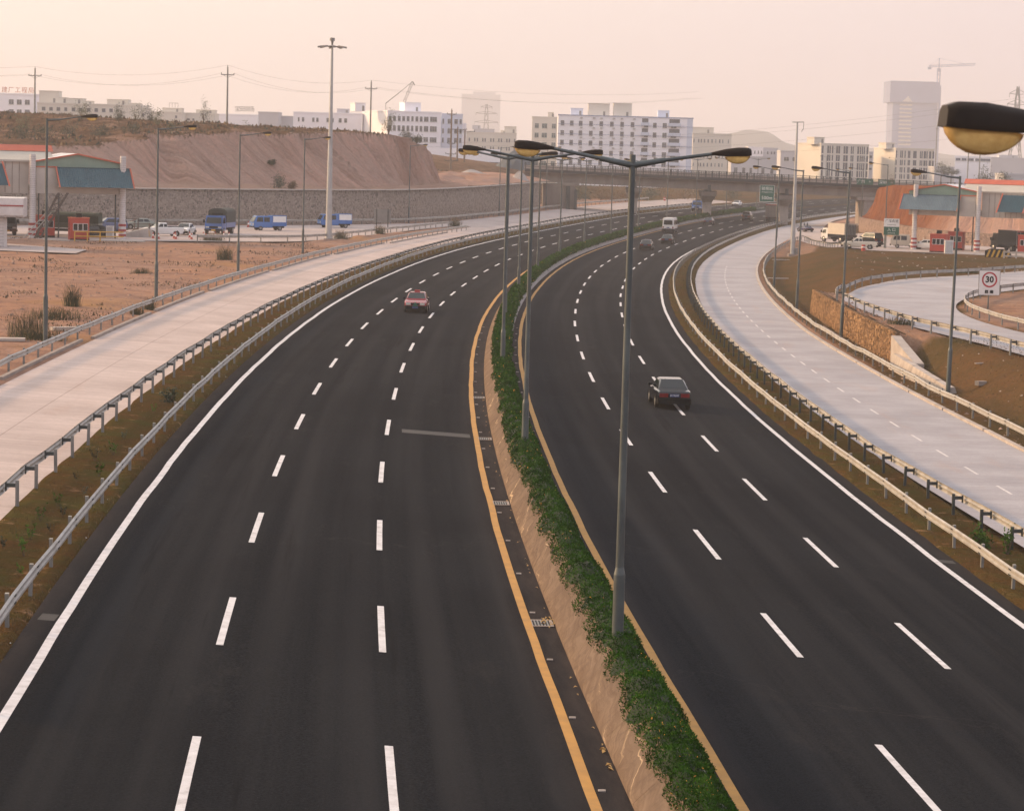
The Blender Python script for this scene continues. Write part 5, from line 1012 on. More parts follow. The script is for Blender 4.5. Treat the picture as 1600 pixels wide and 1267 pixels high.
# trucks and vans
def cabfront(g,x,h,zt,zb,m,slant=.25):
    pass
def lorry(label,cat,loc,rz,paint,name,L=7.5,W=2.4,cab=1.9,Hc=2.35,Hl=3.2,load='canvas',lm=None,group=None,clear=.55):
    g=thing(name,label,cat,loc,rz,group); h=W/2; x1=L/2; x0=x1-cab
    mb=MB(); mb.loft([[(x,-h*k,clear),(x,-h*k,1.35),(x-sl,-h*k*.92,zt),(x-sl,h*k*.92,zt),(x,h*k,1.35),(x,h*k,clear)] for x,k,sl,zt in ((x0,.97,0,Hc-.05),(x0+.3,.98,0,Hc),(x1-.35,.98,.12,Hc-.02),(x1-.04,.95,.42,Hc-.12))]); c=mb.build('cab',paint,g,smooth=30)
    a=[(x1-.02,-h*.82,1.42),(x1-.02,h*.82,1.42),(x1-.40,h*.76,Hc-.22),(x1-.40,-h*.76,Hc-.22)]; MB().quad(*a).build('windscreen',GL_CAR,c)
    for sg in (-1,1):
        y=sg*h; MB().quad((x0+.45,sg*(h*.985+.01),1.4),(x1-.35,sg*(h*.985+.01),1.4),(x1-.62,sg*(h*.92+.02),Hc-.25),(x0+.45,sg*(h*.92+.02),Hc-.25)).build('side_window',GL_CAR,c)
        q=sorted((sg*h*.5,sg*h*.85)); MB().box(x1-.1,x1+.012,q[0],q[1],.82,1.0).build('headlamp',HEAD,c)
        q=sorted((sg*h*1.0,sg*h*1.2)); MB().box(x1-.35,x1-.25,q[0],q[1],1.45,1.85).build('mirror',BLACK,c)
    MB().box(x1-.1,x1+.01,-h*.45,h*.45,.80,1.05).build('grille',BLACK,c); MB().box(x1-.05,x1+.1,-h*.98,h*.98,clear-.1,clear+.15).build('bumper',P_DRK,c); MB().box(x1+.1,x1+.12,-.25,.25,clear-.05,clear+.1).build('number_plate',YEL,c)
    MB().box(-L/2+.1,x1-.3,-.45,.45,.45,.75).build('chassis',BLACK,g)
    bx1=x0-.08; bx0=-L/2; lm=lm or CANVAS
    if load=='canvas':
        MB().box(bx0,bx1,-h,h,.85,1.45).build('cargo_bed',paint,g)
        rings=[]
        for k in range(9):
            x=bx0+(bx1-bx0)*k/8; d=.05 if k%2 else 0; r=[(x,-h*1.01,1.46),(x,-h*1.01+d*.3,Hl-.45)]
            for q in range(1,8): a=math.pi*q/8; r.append((x,-h*math.cos(a)*.99,Hl-.45+(.45-d)*math.sin(a)))
            r+=[(x,h*1.01-d*.3,Hl-.45),(x,h*1.01,1.46)]; rings.append(r)
        MB().loft(rings).build('canopy',lm,g,smooth=30)
        MB().box(bx1+.02,bx1+.05,-h*.6,h*.6,1.6,Hl-.6).build('front_flap',BLACK,g)
    elif load=='box':
        b=MB().box(bx0,bx1,-h,h,.9,Hl).build('cargo_box',lm,g)
        for k in range(5): MB().box(bx0-.05,bx0-.003,-h+W*k/4-.04-.02*(k==4)+.02*(k==0),-h+W*k/4+.04-.02*(k==4)+.02*(k==0),.95,Hl-.1).build('door_bar',GREYP if lm!=GREYP else DARKST,b)
        MB().box(bx0-.03,bx0-.003,-h,h,Hl-.25,Hl-.02).build('top_rail',TRED,b)
    elif load=='cage':
        MB().box(bx0,bx1,-h,h,.85,1.3).build('cargo_bed',P_DRK,g)
        MB().box(bx0+.15,bx1,-h+.1,h-.1,1.3,Hl-.15).build('cargo',MATS['dark_canvas'],g)
        MB().box(bx0+.2,bx1-.02,h-.05,h+.03,1.3,Hl).build('side_panel',lm,g)  # cream panel on the sun side only; its sunlight is put into the paint
        for k in range(9): y=-h+W*k/8; MB().box(bx0,bx0+.05,y-.035,y+.035,1.3,Hl).build('cage_bar',GREYP,g)
        MB().box(bx0-.01,bx0+.06,-h,h,Hl-.08,Hl+.02).build('cage_rail',GREYP,g)
    for sg in (-1,1):
        q=sorted((sg*h*.6,sg*h*.9)); MB().box(bx0-.04,bx0+.02,q[0],q[1],.7,.84).build('tail_lamp',TAIL,g)
        wheel(g,x1-.75,sg*(h-.14),.45,.26,sg); wheel(g,bx0+1.35,sg*(h-.14),.45,.26,sg); wheel(g,bx0+1.35,sg*(h-.46),.45,.26,sg)
    MB().box(bx0-.02,bx0+.06,-h*.9,h*.9,.55,.72).build('rear_bar',DARKST,g)
    return g
lorry('blue lorry with a dark canvas canopy facing the camera on the left plaza','lorry',P3(286.3,-44.6),R(-97),P_BLU,'canvas_lorry',6.8,2.35,1.9,2.35,3.25)
lorry('blue lorry with a dark load coming under the overpass beside a bridge pier','lorry',*veh(519.5,-8.9,False),P_BLU2,'canvas_lorry',7,2.3,1.9,2.3,2.55,group=None)
lorry('covered lorry with a pale barred tail driving away before the right bridge pier','lorry',*veh(499,10.4),P_DRK,'box_lorry',7.5,2.45,1.9,2.4,3.6,'box',mat('faded_grey_tarp',(.30,.27,.26),(.24,.215,.21),.9,.8))
lorry('cage lorry with a sunlit cream side panel and dark load joining the right slip road','lorry',P3(377.5,32.6),R(118),P_WHT,'cage_lorry',6.6,2.3,1.8,2.2,3.05,'cage',P_CRM)
lorry('dark green canvas lorry behind the red left toll booth','lorry',P3(266.5,-58.6),R(178),P_OLV,'canvas_lorry',8,2.4,1.9,2.4,2.75,lm=mat('olive_canvas',(.022,.035,.022),(.016,.026,.016),1,.9))
lorry('dark lorry cab with a pale windscreen behind the left striped column','lorry',P3(262,-65.5),R(-60),P_DRK,'box_lorry',7,2.4,1.9,2.5,2.8,'box',P_DRK)
lorry('dark container lorry between the red booths on the right plaza','lorry',(70.0,349.5,.45),R(110),P_DRK,'box_lorry',7,2.4,1.9,2.5,3.0,'box',P_DRK)
def crewvan(label,loc,rz,paint,name,canv=None):
    g=thing(name,label,'van',loc,rz,'blue double cab vans on the left plaza' if canv else None); h=.84; L=4.7
    mb=MB(); mb.loft([[(x,-h*k,.42),(x,-h*k,1.12),(x-sl,-h*k*.88,zt),(x-sl,h*k*.88,zt),(x,h*k,1.12),(x,h*k,.42)] for x,k,sl,zt in ((-.35,.98,0,1.92),(.6,.99,0,1.95),(1.88,.98,.1,1.93),(2.32,.93,.44,1.86))]); c=mb.build('cab',paint,g,smooth=30)
    MB().quad((2.3,-h*.8,1.17),(2.3,h*.8,1.17),(1.93,h*.74,1.80),(1.93,-h*.74,1.80)).build('windscreen',GL_CAR,c)
    for sg in (-1,1):
        for a0,a1,b1,b0 in ((1.0,1.95,1.75,1.0),(.05,.85,.85,.05)): MB().quad((a0,sg*(h*.985+.012),1.16),(a1,sg*(h*.98+.012),1.16),(b1,sg*(h*.89+.02),1.76),(b0,sg*(h*.89+.02),1.76)).build('side_window',GL_CAR,c)
        q=sorted((sg*h*.45,sg*h*.8)); MB().box(2.2,2.325,q[0],q[1],.72,.92).build('headlamp',HEAD,c)
    MB().box(2.2,2.4,-h*.95,h*.95,.38,.58).build('bumper',P_DRK,c)
    MB().box(-2.35,-.37,-h,h,.6,1.12).build('cargo_bed',paint,g); MB().box(-2.2,1.9,-.4,.4,.35,.6).build('chassis',BLACK,g)
    if canv:
        MB().box(-2.3,-.40,-h*.97,h*.97,1.123,1.92).build('canopy',WHITE,g); MB().box(-2.33,-.36,-h*.99,h*.99,1.923,2.02).build('canopy_top',paint,g)
        for x in (-2.33,-.42): MB().box(x,x+.06,-h*.985,h*.985,1.12,1.92).build('canopy_post',paint,g)
    else:
        for x in (-2.3,-1.4,-.5): MB().box(x,x+.07,-h,h,1.12,1.6).build('stake',paint,g)
    for x in (-1.4,1.35):
        for sg in (-1,1): wheel(g,x,sg*(h-.10),.30,.2,sg)
    return g
v=crewvan('blue double cab van with a white canopy, left of the tall lamp mast',P3(305.4,-42.6),R(207),P_BLU2,'double_cab_van',1)
crewvan('blue double cab van with a white canopy, partly behind the tall lamp mast',P3(325.5,-37.6),R(203),P_BLU2,'double_cab_van',1)
crewvan('white double cab van facing left beside the right plaza column',P3(337.5,42.9),R(172),P_CRM,'double_cab_van')
# minibus
l,r=veh(403,3.05); g=thing('minibus','white minibus with a dark lower body driving away beside the hedge','minibus',l,r); h=1.0; L=6.2
mb=MB(); mb.loft([[(x,-h*k,.35),(x,-h*k,1.3),(x,-h*k*.93,zt-.16),(x,-h*k*.8,zt),(x,h*k*.8,zt),(x,h*k*.93,zt-.16),(x,h*k,1.3),(x,h*k,.35)] for x,k,zt in ((-3.1,.93,2.5),(-3.0,.98,2.6),(2.0,1,2.6),(2.7,.97,2.45),(3.1,.92,1.3))]); mb.build('body',P_WHT,g,smooth=30)
MB().box(-3.12,3.0,-1.012,1.012,.33,.80).build('lower_body',P_DRK,g)
MB().quad((-3.115,-.76,1.45),(-3.115,.76,1.45),(-3.11,.70,2.2),(-3.11,-.70,2.2)).build('rear_window',GL_CAR,g)
for sg in (-1,1):
    for k in range(5): x=-2.75+1.05*k; MB().quad((x,sg*1.0,1.45),(x+.9,sg*1.0,1.45),(x+.9,sg*.955,2.2),(x,sg*.955,2.2)).build('side_window',GL_CAR,g)
    q=sorted((sg*.72,sg*.92)); MB().box(-3.14,-3.1,q[0],q[1],.85,1.15).build('tail_lamp',TAIL,g); q=sorted((sg*1.03,sg*1.25)); MB().box(2.5,2.6,q[0],q[1],1.5,1.9).build('mirror',BLACK,g)
    for x in (-1.9,1.9): wheel(g,x,sg*.88,.36,.22,sg)
MB().box(-3.16,-3.1,-.25,.25,.9,1.05).build('number_plate',PLATE,g)
MB().box(-3.2,-3.08,-.9,.9,.42,.62).build('bumper',BLACK,g)
# ---------------------------------------------------------------- buildings beyond (surveyed: corner, yaw, width, depth, windows as u,z,w,h on the front)
BUILDINGS=[
('white office block with red characters standing on its roof edge',-182.2,800.0,0,25.7,16.0,14,26.9,'white','window',[(3.73,23.78,1.66,1.54),(3.73,20.8,1.66,1.44),(3.73,17.72,1.66,1.54),(6.43,23.78,1.66,1.54),(6.43,20.8,1.66,1.44),(6.43,17.72,1.66,1.54),(10.37,23.78,1.66,1.54),(10.37,20.8,1.66,1.44),(10.37,17.72,1.66,1.54),(17.17,23.78,1.6,1.54),(17.17,20.8,1.6,1.44),(17.17,17.72,1.6,1.54),(19.75,23.78,1.62,1.54),(19.75,20.8,1.62,1.44),(19.75,17.72,1.62,1.54),(22.34,23.78,1.66,1.54),(22.34,20.8,1.66,1.44),(22.34,17.72,1.66,1.54)],[]),
('long cream factory building with one row of windows and stepped roof blocks',-150.0,770.0,0,31.9,18.0,14,23.8,'cream','window',[(1.4,21.68,1.1,1.19),(1.4,18.88,1.1,1.03),(3.69,21.69,1.1,1.19),(3.69,18.88,1.1,1.03),(5.99,21.69,1.1,1.19),(5.99,18.88,1.1,1.03),(8.38,21.69,1.0,1.19),(8.38,18.88,1.0,1.03),(10.68,21.69,1.1,1.19),(10.68,18.88,1.1,1.03),(12.97,21.69,1.1,1.19),(12.97,18.88,1.1,1.03),(15.37,21.69,1.1,1.19),(15.37,18.88,1.1,1.03),(17.76,21.69,1.1,1.19),(17.76,18.88,1.1,1.03),(20.06,21.69,1.1,1.19),(20.06,18.88,1.1,1.03),(22.36,21.69,1.2,1.19),(22.36,18.88,1.2,1.03)],[(0.0,6.2,27.8,3,5,'cream'),(6.2,8.2,25.9,3,5,'cream'),(8.2,13.8,25.7,3,5,'cream'),(13.8,16.4,25.0,3,5,'cream'),(21.2,27.9,25.7,3,5,'cream'),(27.9,31.3,24.7,3,5,'cream')]),
('low cream annex at the right end of the long cream factory',-118.8,775.0,0,1.9,10.0,14,23.0,'cream','window',[(0.5,20.6,0.7,1.19)],[]),
('low cream block with one raised roof box and a frame on it',-128.2,850.0,0,12.3,12.0,14,23.0,'cream','window',[(9.91,21.25,0.88,1.09)],[(5.2,11.9,24.7,3,5,'cream')]),
('low cream block right of the one with the roof frame',-117.1,860.0,0,11.2,12.0,14,23.0,'cream','window',[(1.43,20.7,1.11,0.88),(3.43,20.7,0.89,0.88)],[(4.3,11.0,24.5,3,5,'cream')]),
('low pale shed with grey characters on its roof behind the tall pole',-108.2,880.0,0,15.1,12.0,14,23.2,'white','window',[],[]),
('small windowless grey blue block left of the tall lamp mast',-89.7,850.0,0,6.9,12.0,14,23.9,'grey','window',[],[]),
('lower grey block between the windowless block and the long white one',-83.7,860.0,0,4.9,12.0,14,22.8,'grey','window',[],[]),
('long low white building half hidden by the tall lamp mast',-74.9,820.0,4,22.6,12.0,14,23.8,'white','window',[(1.44,21.03,0.68,1.33),(2.79,21.03,0.76,1.33),(6.18,21.03,0.7,1.33),(7.52,21.03,0.81,1.33),(10.91,21.03,0.85,1.33),(12.71,21.04,0.64,1.33),(14.94,21.04,1.06,1.33),(16.78,21.04,0.91,1.33)],[(14.3,18.5,25.5,3,5,'grey')]),
('white three storey building with a blank gable behind the cliff end',-42.7,800.0,22,18.5,25.7,12,24.7,'white','window',[(0.37,21.83,1.01,1.62),(0.37,18.63,1.01,1.77),(0.37,15.28,1.01,1.6),(1.91,21.84,1.03,1.62),(1.91,18.63,1.03,1.77),(1.91,15.28,1.03,1.61),(3.48,21.85,0.99,1.62),(3.48,18.64,0.99,1.77),(3.48,15.28,0.99,1.61),(5.02,21.85,0.99,1.63),(5.02,18.64,0.99,1.77),(5.02,15.28,0.99,1.61),(6.54,21.86,0.97,1.63),(6.54,18.65,0.97,1.77),(6.54,15.29,0.97,1.61),(8.13,21.87,0.88,1.63),(8.13,18.65,0.88,1.77),(8.13,15.29,0.88,1.61),(9.56,21.87,0.93,1.63),(9.56,18.66,0.93,1.77),(9.56,15.29,0.93,1.61),(11.04,21.88,0.97,1.63),(11.04,18.66,0.97,1.78),(11.04,15.29,0.97,1.61),(12.48,21.89,1.51,1.63),(12.48,18.67,1.51,1.78),(12.48,15.29,1.51,1.61),(14.6,21.9,2.38,1.63),(14.6,18.67,2.38,1.78),(14.6,15.3,2.38,1.62)],[(6.8,12.4,27.9,3,5,'white'),(-8.1,-4.6,27.3,9,5,'white')]),
('white stair wing with wide windows behind the wooden power poles',-25.5,812.0,15,7.0,14.0,8,24.4,'bluewhite','window',[(0.17,21.48,0.52,1.65),(0.17,18.34,0.52,1.69),(0.17,15.33,0.52,1.57),(1.94,21.49,1.38,1.65),(1.94,18.34,1.38,1.69),(1.94,15.33,1.38,1.57),(4.19,21.5,1.3,1.65),(4.19,18.34,1.3,1.69),(4.19,15.34,1.3,1.57),(5.93,21.5,0.87,1.65),(5.93,18.35,0.87,1.69),(5.93,15.34,0.87,1.57)],[]),
('narrow white block right of the white stair wing',-18.7,815.0,0,1.0,10.0,8,21.4,'white','window',[],[]),
('long pale building with grouped small windows behind the near lamp heads',-20.4,950.0,0,19.3,14.0,5,19.8,'cream','window',[(0.98,16.6,0.62,1.39),(0.98,13.42,0.62,1.39),(3.08,16.6,0.62,1.39),(3.08,13.42,0.62,1.39),(4.06,16.6,0.62,1.39),(4.06,13.42,0.62,1.39),(6.15,16.6,0.59,1.39),(6.15,13.42,0.59,1.39),(7.04,16.6,0.59,1.39),(7.04,13.42,0.59,1.39),(9.25,16.6,0.64,1.39),(9.25,13.42,0.64,1.39),(10.24,16.6,0.59,1.39),(10.24,13.42,0.59,1.39),(12.3,16.6,0.64,1.39),(12.3,13.42,0.64,1.39),(13.29,16.6,0.59,1.39),(13.29,13.42,0.59,1.39),(15.38,16.6,0.62,1.39),(15.38,13.42,0.62,1.39),(16.34,16.6,0.64,1.39),(16.34,13.42,0.64,1.39),(18.35,16.6,0.69,1.39),(18.35,13.42,0.69,1.39)],[(14.6,19.2,22.6,3,5,'cream'),(13.2,14.6,21.0,3,5,'cream')]),
('faint pale block far off below the lattice pylon',-27.6,1500.0,0,12.4,20.0,5,26.5,'grey','window',[],[(-1.0,3.9,28.8,3,5,'grey')]),
('ghostly high-rise barely visible through the haze',-63.7,2700.0,0,42.0,30.0,5,75.2,'grey','window',[],[(11.9,36.4,78.4,5,12,'grey')]),
('cream block with green tinted windows left of the white apartments',4.2,830.0,0,8.5,14.0,4,24.5,'cream','window',[(0.9,21.06,1.42,1.66),(0.9,17.95,1.42,1.64),(0.9,14.81,1.42,1.64),(0.9,11.68,1.42,1.64),(0.9,8.56,1.42,1.62),(3.27,21.06,1.72,1.66),(3.27,17.95,1.72,1.64),(3.27,14.81,1.72,1.64),(3.27,11.68,1.72,1.64),(3.27,8.56,1.72,1.62),(6.58,21.06,1.42,1.66),(6.58,17.95,1.42,1.64),(6.58,14.81,1.42,1.64),(6.58,11.68,1.42,1.64),(6.58,8.56,1.42,1.62)],[(5.3,7.1,26.4,3,5,'cream')]),
('white apartment block with five window rows and cream roof huts',12.4,800.0,0,43.5,16.0,4,24.9,'white','window',[(0.83,21.86,1.1,1.54),(0.83,18.74,1.1,1.54),(0.83,15.62,1.1,1.54),(0.83,12.49,1.1,1.54),(0.83,9.36,1.1,1.54),(3.81,21.86,1.1,1.54),(3.81,18.74,1.1,1.54),(3.81,15.62,1.1,1.54),(3.81,12.49,1.1,1.54),(3.81,9.36,1.1,1.54),(6.71,21.86,1.28,1.54),(6.71,18.74,1.28,1.54),(6.71,15.62,1.28,1.54),(6.71,12.49,1.28,1.54),(6.71,9.36,1.28,1.54),(10.05,21.86,1.2,1.54),(10.05,18.74,1.2,1.54),(10.05,15.62,1.2,1.54),(10.05,12.49,1.2,1.54),(10.05,9.36,1.2,1.54),(13.36,21.86,1.26,1.54),(13.36,18.74,1.26,1.54),(13.36,15.62,1.26,1.54),(13.36,12.49,1.26,1.54),(13.36,9.36,1.26,1.54),(16.78,21.86,1.24,1.54),(16.78,18.74,1.24,1.54),(16.78,15.62,1.24,1.54),(16.78,12.49,1.24,1.54),(16.78,9.36,1.24,1.54),(20.09,21.86,1.24,1.54),(20.09,18.74,1.24,1.54),(20.09,15.62,1.24,1.54),(20.09,12.49,1.24,1.54),(20.09,9.36,1.24,1.54),(23.47,21.86,1.18,1.54),(23.47,18.74,1.18,1.54),(23.47,15.62,1.18,1.54),(23.47,12.49,1.18,1.54),(23.47,9.36,1.18,1.54),(27.76,21.86,1.45,1.54),(27.76,18.74,1.45,1.54),(27.76,15.62,1.45,1.54),(27.76,12.49,1.45,1.54),(27.76,9.36,1.45,1.54),(30.66,21.86,1.24,1.54),(30.66,18.74,1.24,1.54),(30.66,15.62,1.24,1.54),(30.66,12.49,1.24,1.54),(30.66,9.36,1.24,1.54),(33.76,21.86,1.33,1.54),(33.76,18.74,1.33,1.54),(33.76,15.62,1.33,1.54),(33.76,12.49,1.33,1.54),(33.76,9.36,1.33,1.54),(36.45,21.86,1.74,1.54),(36.45,18.74,1.74,1.54),(36.45,15.62,1.74,1.54),(36.45,12.49,1.74,1.54),(36.45,9.36,1.74,1.54)],[(4.0,8.0,27.4,3,5,'bluewhite'),(9.7,16.6,29.1,3,5,'cream'),(17.9,23.8,29.4,3,5,'cream'),(32.3,36.0,27.4,3,5,'bluewhite')]),
('pale building with narrow windows right of the white apartments',66.6,950.0,0,14.8,14.0,4,21.7,'cream','window',[(0.25,18.51,0.49,1.32),(0.25,12.7,0.49,1.27),(0.25,9.4,0.49,1.47),(1.97,18.51,0.57,1.32),(1.97,12.7,0.57,1.27),(1.97,9.4,0.57,1.47),(2.95,18.51,0.61,1.32),(2.95,12.7,0.61,1.27),(2.95,9.4,0.61,1.47),(4.18,18.51,0.57,1.32),(4.18,12.7,0.57,1.27),(4.18,9.4,0.57,1.47),(5.58,18.51,0.52,1.32),(5.58,12.7,0.52,1.27),(5.58,9.4,0.52,1.47),(7.08,18.51,0.54,1.32),(7.08,12.7,0.54,1.27),(7.08,9.4,0.54,1.47),(8.61,18.51,0.49,1.32),(8.61,12.7,0.49,1.27),(8.61,9.4,0.49,1.47),(10.01,18.51,0.57,1.32),(10.01,12.7,0.57,1.27),(10.01,9.4,0.57,1.47),(11.31,18.51,0.49,1.32),(11.31,12.7,0.49,1.27),(11.31,9.4,0.49,1.47),(13.45,18.51,0.49,1.32),(13.45,12.7,0.49,1.27),(13.45,9.4,0.49,1.47)],[(0.0,8.1,24.3,3,5,'cream')]),
('low grey workshop seen above the middle of the overpass',77.3,900.0,0,17.8,14.0,4,13.3,'grey','window',[(1.03,7.53,1.4,2.09),(4.05,7.53,1.28,2.09),(6.73,7.53,1.05,2.09),(11.04,7.53,1.28,2.09),(14.3,7.53,1.16,2.09)],[]),
('small pinkish white house below the distant hill',106.6,1150.0,0,6.8,12.0,4,18.1,'white','window',[(1.04,15.34,0.6,1.33),(2.68,15.34,0.6,1.33),(4.32,15.34,0.6,1.33),(5.8,15.34,0.6,1.33)],[]),
('small grey house right of the pinkish white house',114.5,1160.0,0,6.8,12.0,4,17.9,'grey','window',[(1.68,15.25,0.9,1.34),(3.48,15.25,0.9,1.34),(4.83,15.25,0.75,1.34)],[]),
('grey block with two square windows behind the thin white mast',89.9,850.0,0,5.6,12.0,4,15.5,'grey','window',[(1.14,12.34,1.83,1.31),(4.07,12.34,1.32,1.31)],[]),
('cream block with a blank left wall and a dark slatted front',97.6,800.0,22,17.6,15.8,4,18.0,'cream','slat_window',[(0.28,15.19,0.6,2.39),(0.28,12.72,0.6,1.98),(0.28,10.11,0.6,2.12),(0.28,7.78,0.6,1.98),(0.28,5.84,0.6,1.55),(2.29,15.19,0.53,2.39),(2.29,12.72,0.53,1.98),(2.29,10.1,0.53,2.12),(2.29,7.77,0.53,1.98),(2.29,5.84,0.53,1.55),(3.1,15.19,0.42,2.39),(3.1,12.72,0.42,1.98),(3.1,10.1,0.42,2.12),(3.1,7.77,0.42,1.98),(3.1,5.83,0.42,1.55),(4.06,15.2,0.35,2.39),(4.06,12.72,0.35,1.98),(4.06,10.1,0.35,2.12),(4.06,7.77,0.35,1.98),(4.06,5.83,0.35,1.55),(5.58,15.2,0.64,2.39),(5.58,12.72,0.64,1.98),(5.58,10.1,0.64,2.13),(5.58,7.77,0.64,1.98),(5.58,5.83,0.64,1.55),(6.36,15.2,0.64,2.39),(6.36,12.72,0.64,1.98),(6.36,10.1,0.64,2.13),(6.36,7.77,0.64,1.98),(6.36,5.82,0.64,1.55),(8.31,15.2,0.6,2.39),(8.31,12.72,0.6,1.98),(8.31,10.1,0.6,2.13),(8.31,7.76,0.6,1.99),(8.31,5.82,0.6,1.55),(9.09,15.2,0.75,2.4),(9.09,12.72,0.75,1.98),(9.09,10.1,0.75,2.13),(9.09,7.76,0.75,1.99),(9.09,5.81,0.75,1.55),(10.98,15.2,0.5,2.4),(10.98,12.72,0.5,1.99),(10.98,10.1,0.5,2.13),(10.98,7.76,0.5,1.99),(10.98,5.81,0.5,1.55),(11.62,15.21,0.5,2.4),(11.62,12.72,0.5,1.99),(11.62,10.1,0.5,2.13),(11.62,7.75,0.5,1.99),(11.62,5.81,0.5,1.55),(13.4,15.21,0.61,2.4),(13.4,12.72,0.61,1.99),(13.4,10.09,0.61,2.13),(13.4,7.75,0.61,1.99),(13.4,5.8,0.61,1.56),(14.36,15.21,0.46,2.4),(14.36,12.72,0.46,1.99),(14.36,10.09,0.46,2.13),(14.36,7.75,0.46,1.99),(14.36,5.8,0.46,1.56),(15.08,15.21,0.46,2.4),(15.08,12.72,0.46,1.99),(15.08,10.09,0.46,2.14),(15.08,7.75,0.46,1.99),(15.08,5.8,0.46,1.56),(15.79,15.21,0.36,2.4),(15.79,12.72,0.36,1.99),(15.79,10.09,0.36,2.14),(15.79,7.75,0.36,1.99),(15.79,5.79,0.36,1.56),(16.86,15.21,0.54,2.4),(16.86,12.72,0.54,1.99),(16.86,10.09,0.54,2.14),(16.86,7.74,0.54,1.99),(16.86,5.79,0.54,1.56)],[(-1.5,2.2,20.2,2,5,'cream')]),
('small blue grey wing at the right end of the slatted block',117.4,830.0,0,1.3,10.0,4,15.8,'grey','window',[(0.13,14.02,0.99,0.96),(0.13,12.1,0.99,0.96),(0.13,10.07,0.99,0.85)],[]),
('second slatted block with a blank cream wall below the tower',126.3,830.0,22,14.9,14.4,4,17.3,'cream','slat_window',[(0.12,14.43,0.37,2.3),(0.12,11.97,0.37,1.88),(0.12,9.52,0.37,1.77),(0.12,7.44,0.37,1.6),(1.79,14.43,0.37,2.31),(1.79,11.97,0.37,1.88),(1.79,9.51,0.37,1.77),(1.79,7.44,0.37,1.6),(2.42,14.43,0.37,2.31),(2.42,11.97,0.37,1.88),(2.42,9.51,0.37,1.77),(2.42,7.44,0.37,1.6),(3.46,14.43,0.37,2.31),(3.46,11.97,0.37,1.88),(3.46,9.51,0.37,1.78),(3.46,7.44,0.37,1.61),(4.76,14.43,0.37,2.31),(4.76,11.97,0.37,1.88),(4.76,9.51,0.37,1.78),(4.76,7.43,0.37,1.61),(5.24,14.43,0.33,2.31),(5.24,11.97,0.33,1.88),(5.24,9.51,0.33,1.78),(5.24,7.43,0.33,1.61),(6.81,14.43,0.52,2.31),(6.81,11.97,0.52,1.88),(6.81,9.51,0.52,1.78),(6.81,7.43,0.52,1.61),(7.48,14.44,0.52,2.31),(7.48,11.97,0.52,1.89),(7.48,9.51,0.52,1.78),(7.48,7.43,0.52,1.61),(9.42,14.44,0.49,2.31),(9.42,11.97,0.49,1.89),(9.42,9.5,0.49,1.78),(9.42,7.42,0.49,1.61),(10.05,14.44,0.49,2.31),(10.05,11.97,0.49,1.89),(10.05,9.5,0.49,1.78),(10.05,7.42,0.49,1.61),(10.91,14.44,0.82,2.32),(10.91,11.97,0.82,1.89),(10.91,9.5,0.82,1.78),(10.91,7.42,0.82,1.61),(11.96,14.44,0.45,2.32),(11.96,11.97,0.45,1.89),(11.96,9.5,0.45,1.78),(11.96,7.42,0.45,1.61),(12.97,14.44,0.75,2.32),(12.97,11.97,0.75,1.89),(12.97,9.5,0.75,1.78),(12.97,7.41,0.75,1.61),(14.28,14.44,0.56,2.32),(14.28,11.97,0.56,1.89),(14.28,9.5,0.56,1.78),(14.28,7.41,0.56,1.61)],[(-2.0,1.2,19.3,3,5,'cream')]),
('unfinished high-rise wrapped in sheeting under the tower crane',285.5,1900.0,0,34.2,30.0,4,74.9,'tower','window',[(5.16,56.84,9.59,1.41),(5.16,53.87,9.59,1.41),(5.16,50.91,9.59,1.41),(5.16,47.94,9.59,1.41),(5.16,44.97,9.59,1.41),(5.16,42.0,9.59,1.41),(5.16,39.02,9.59,1.41),(5.16,36.05,9.59,1.41),(5.16,33.08,9.59,1.41),(5.16,30.1,9.59,1.41),(5.16,27.12,9.59,1.41)],[]),
('white modern office with blue ribbon windows behind the right toll roof',141.0,800.0,-11,11.3,14.0,4,15.1,'white','window',[(0.17,14.0,1.59,0.82),(2.07,14.0,1.66,0.82),(3.93,14.0,2.07,0.82),(6.42,14.0,1.35,0.82),(8.07,14.0,3.1,0.82)],[]),
('low grey shed left of the white modern office',132.8,790.0,0,6.3,12.0,4,11.5,'grey','window',[(2.76,9.12,2.04,1.22)],[]),
('pale hazy factory on the right behind the big lamp head',248.0,1300.0,0,35.0,20.0,4,16.9,'grey','window',[],[(4.7,14.8,18.5,3,5,'grey')]),
('red roofed shed at the right edge behind the toll roof',121.8,620.0,0,13.2,12.0,2,10.3,'grey','window',[],[]),
]
WINM={}
def window_mesh(w_,h,kind,gl):
    key=(round(w_*5),round(h*5),kind,gl.name)
    if key in WINM: return WINM[key]
    w_,h=key[0]/5,key[1]/5
    mb=MB()
    if kind=='slat_window': mb.box(0,w_,-.05,.02,0,h,1)
    else:
        e=.07; mb.box(0,w_,-.07,.02,0,e,0).box(0,w_,-.07,.02,h-e,h,0).box(0,e,-.07,.02,e,h-e,0).box(w_-e,w_,-.07,.02,e,h-e,0)
        n=max(1,round(w_/.8)); 
        for k in range(1,n): x=w_*k/n; mb.box(x-.03,x+.03,-.06,.02,e,h-e,0)
        if h>1.2: mb.box(e,w_-e,-.055,.02,h*.66,h*.66+.05,0)
        mb.box(e,w_-e,-.03,.02,e,h-e,1); mb.box(-.06,w_+.06,-.16,.02,-.1,-.002,0)
    WINM[key]=mb.mesh('window',[FRAME,gl]); return WINM[key]
BL={}
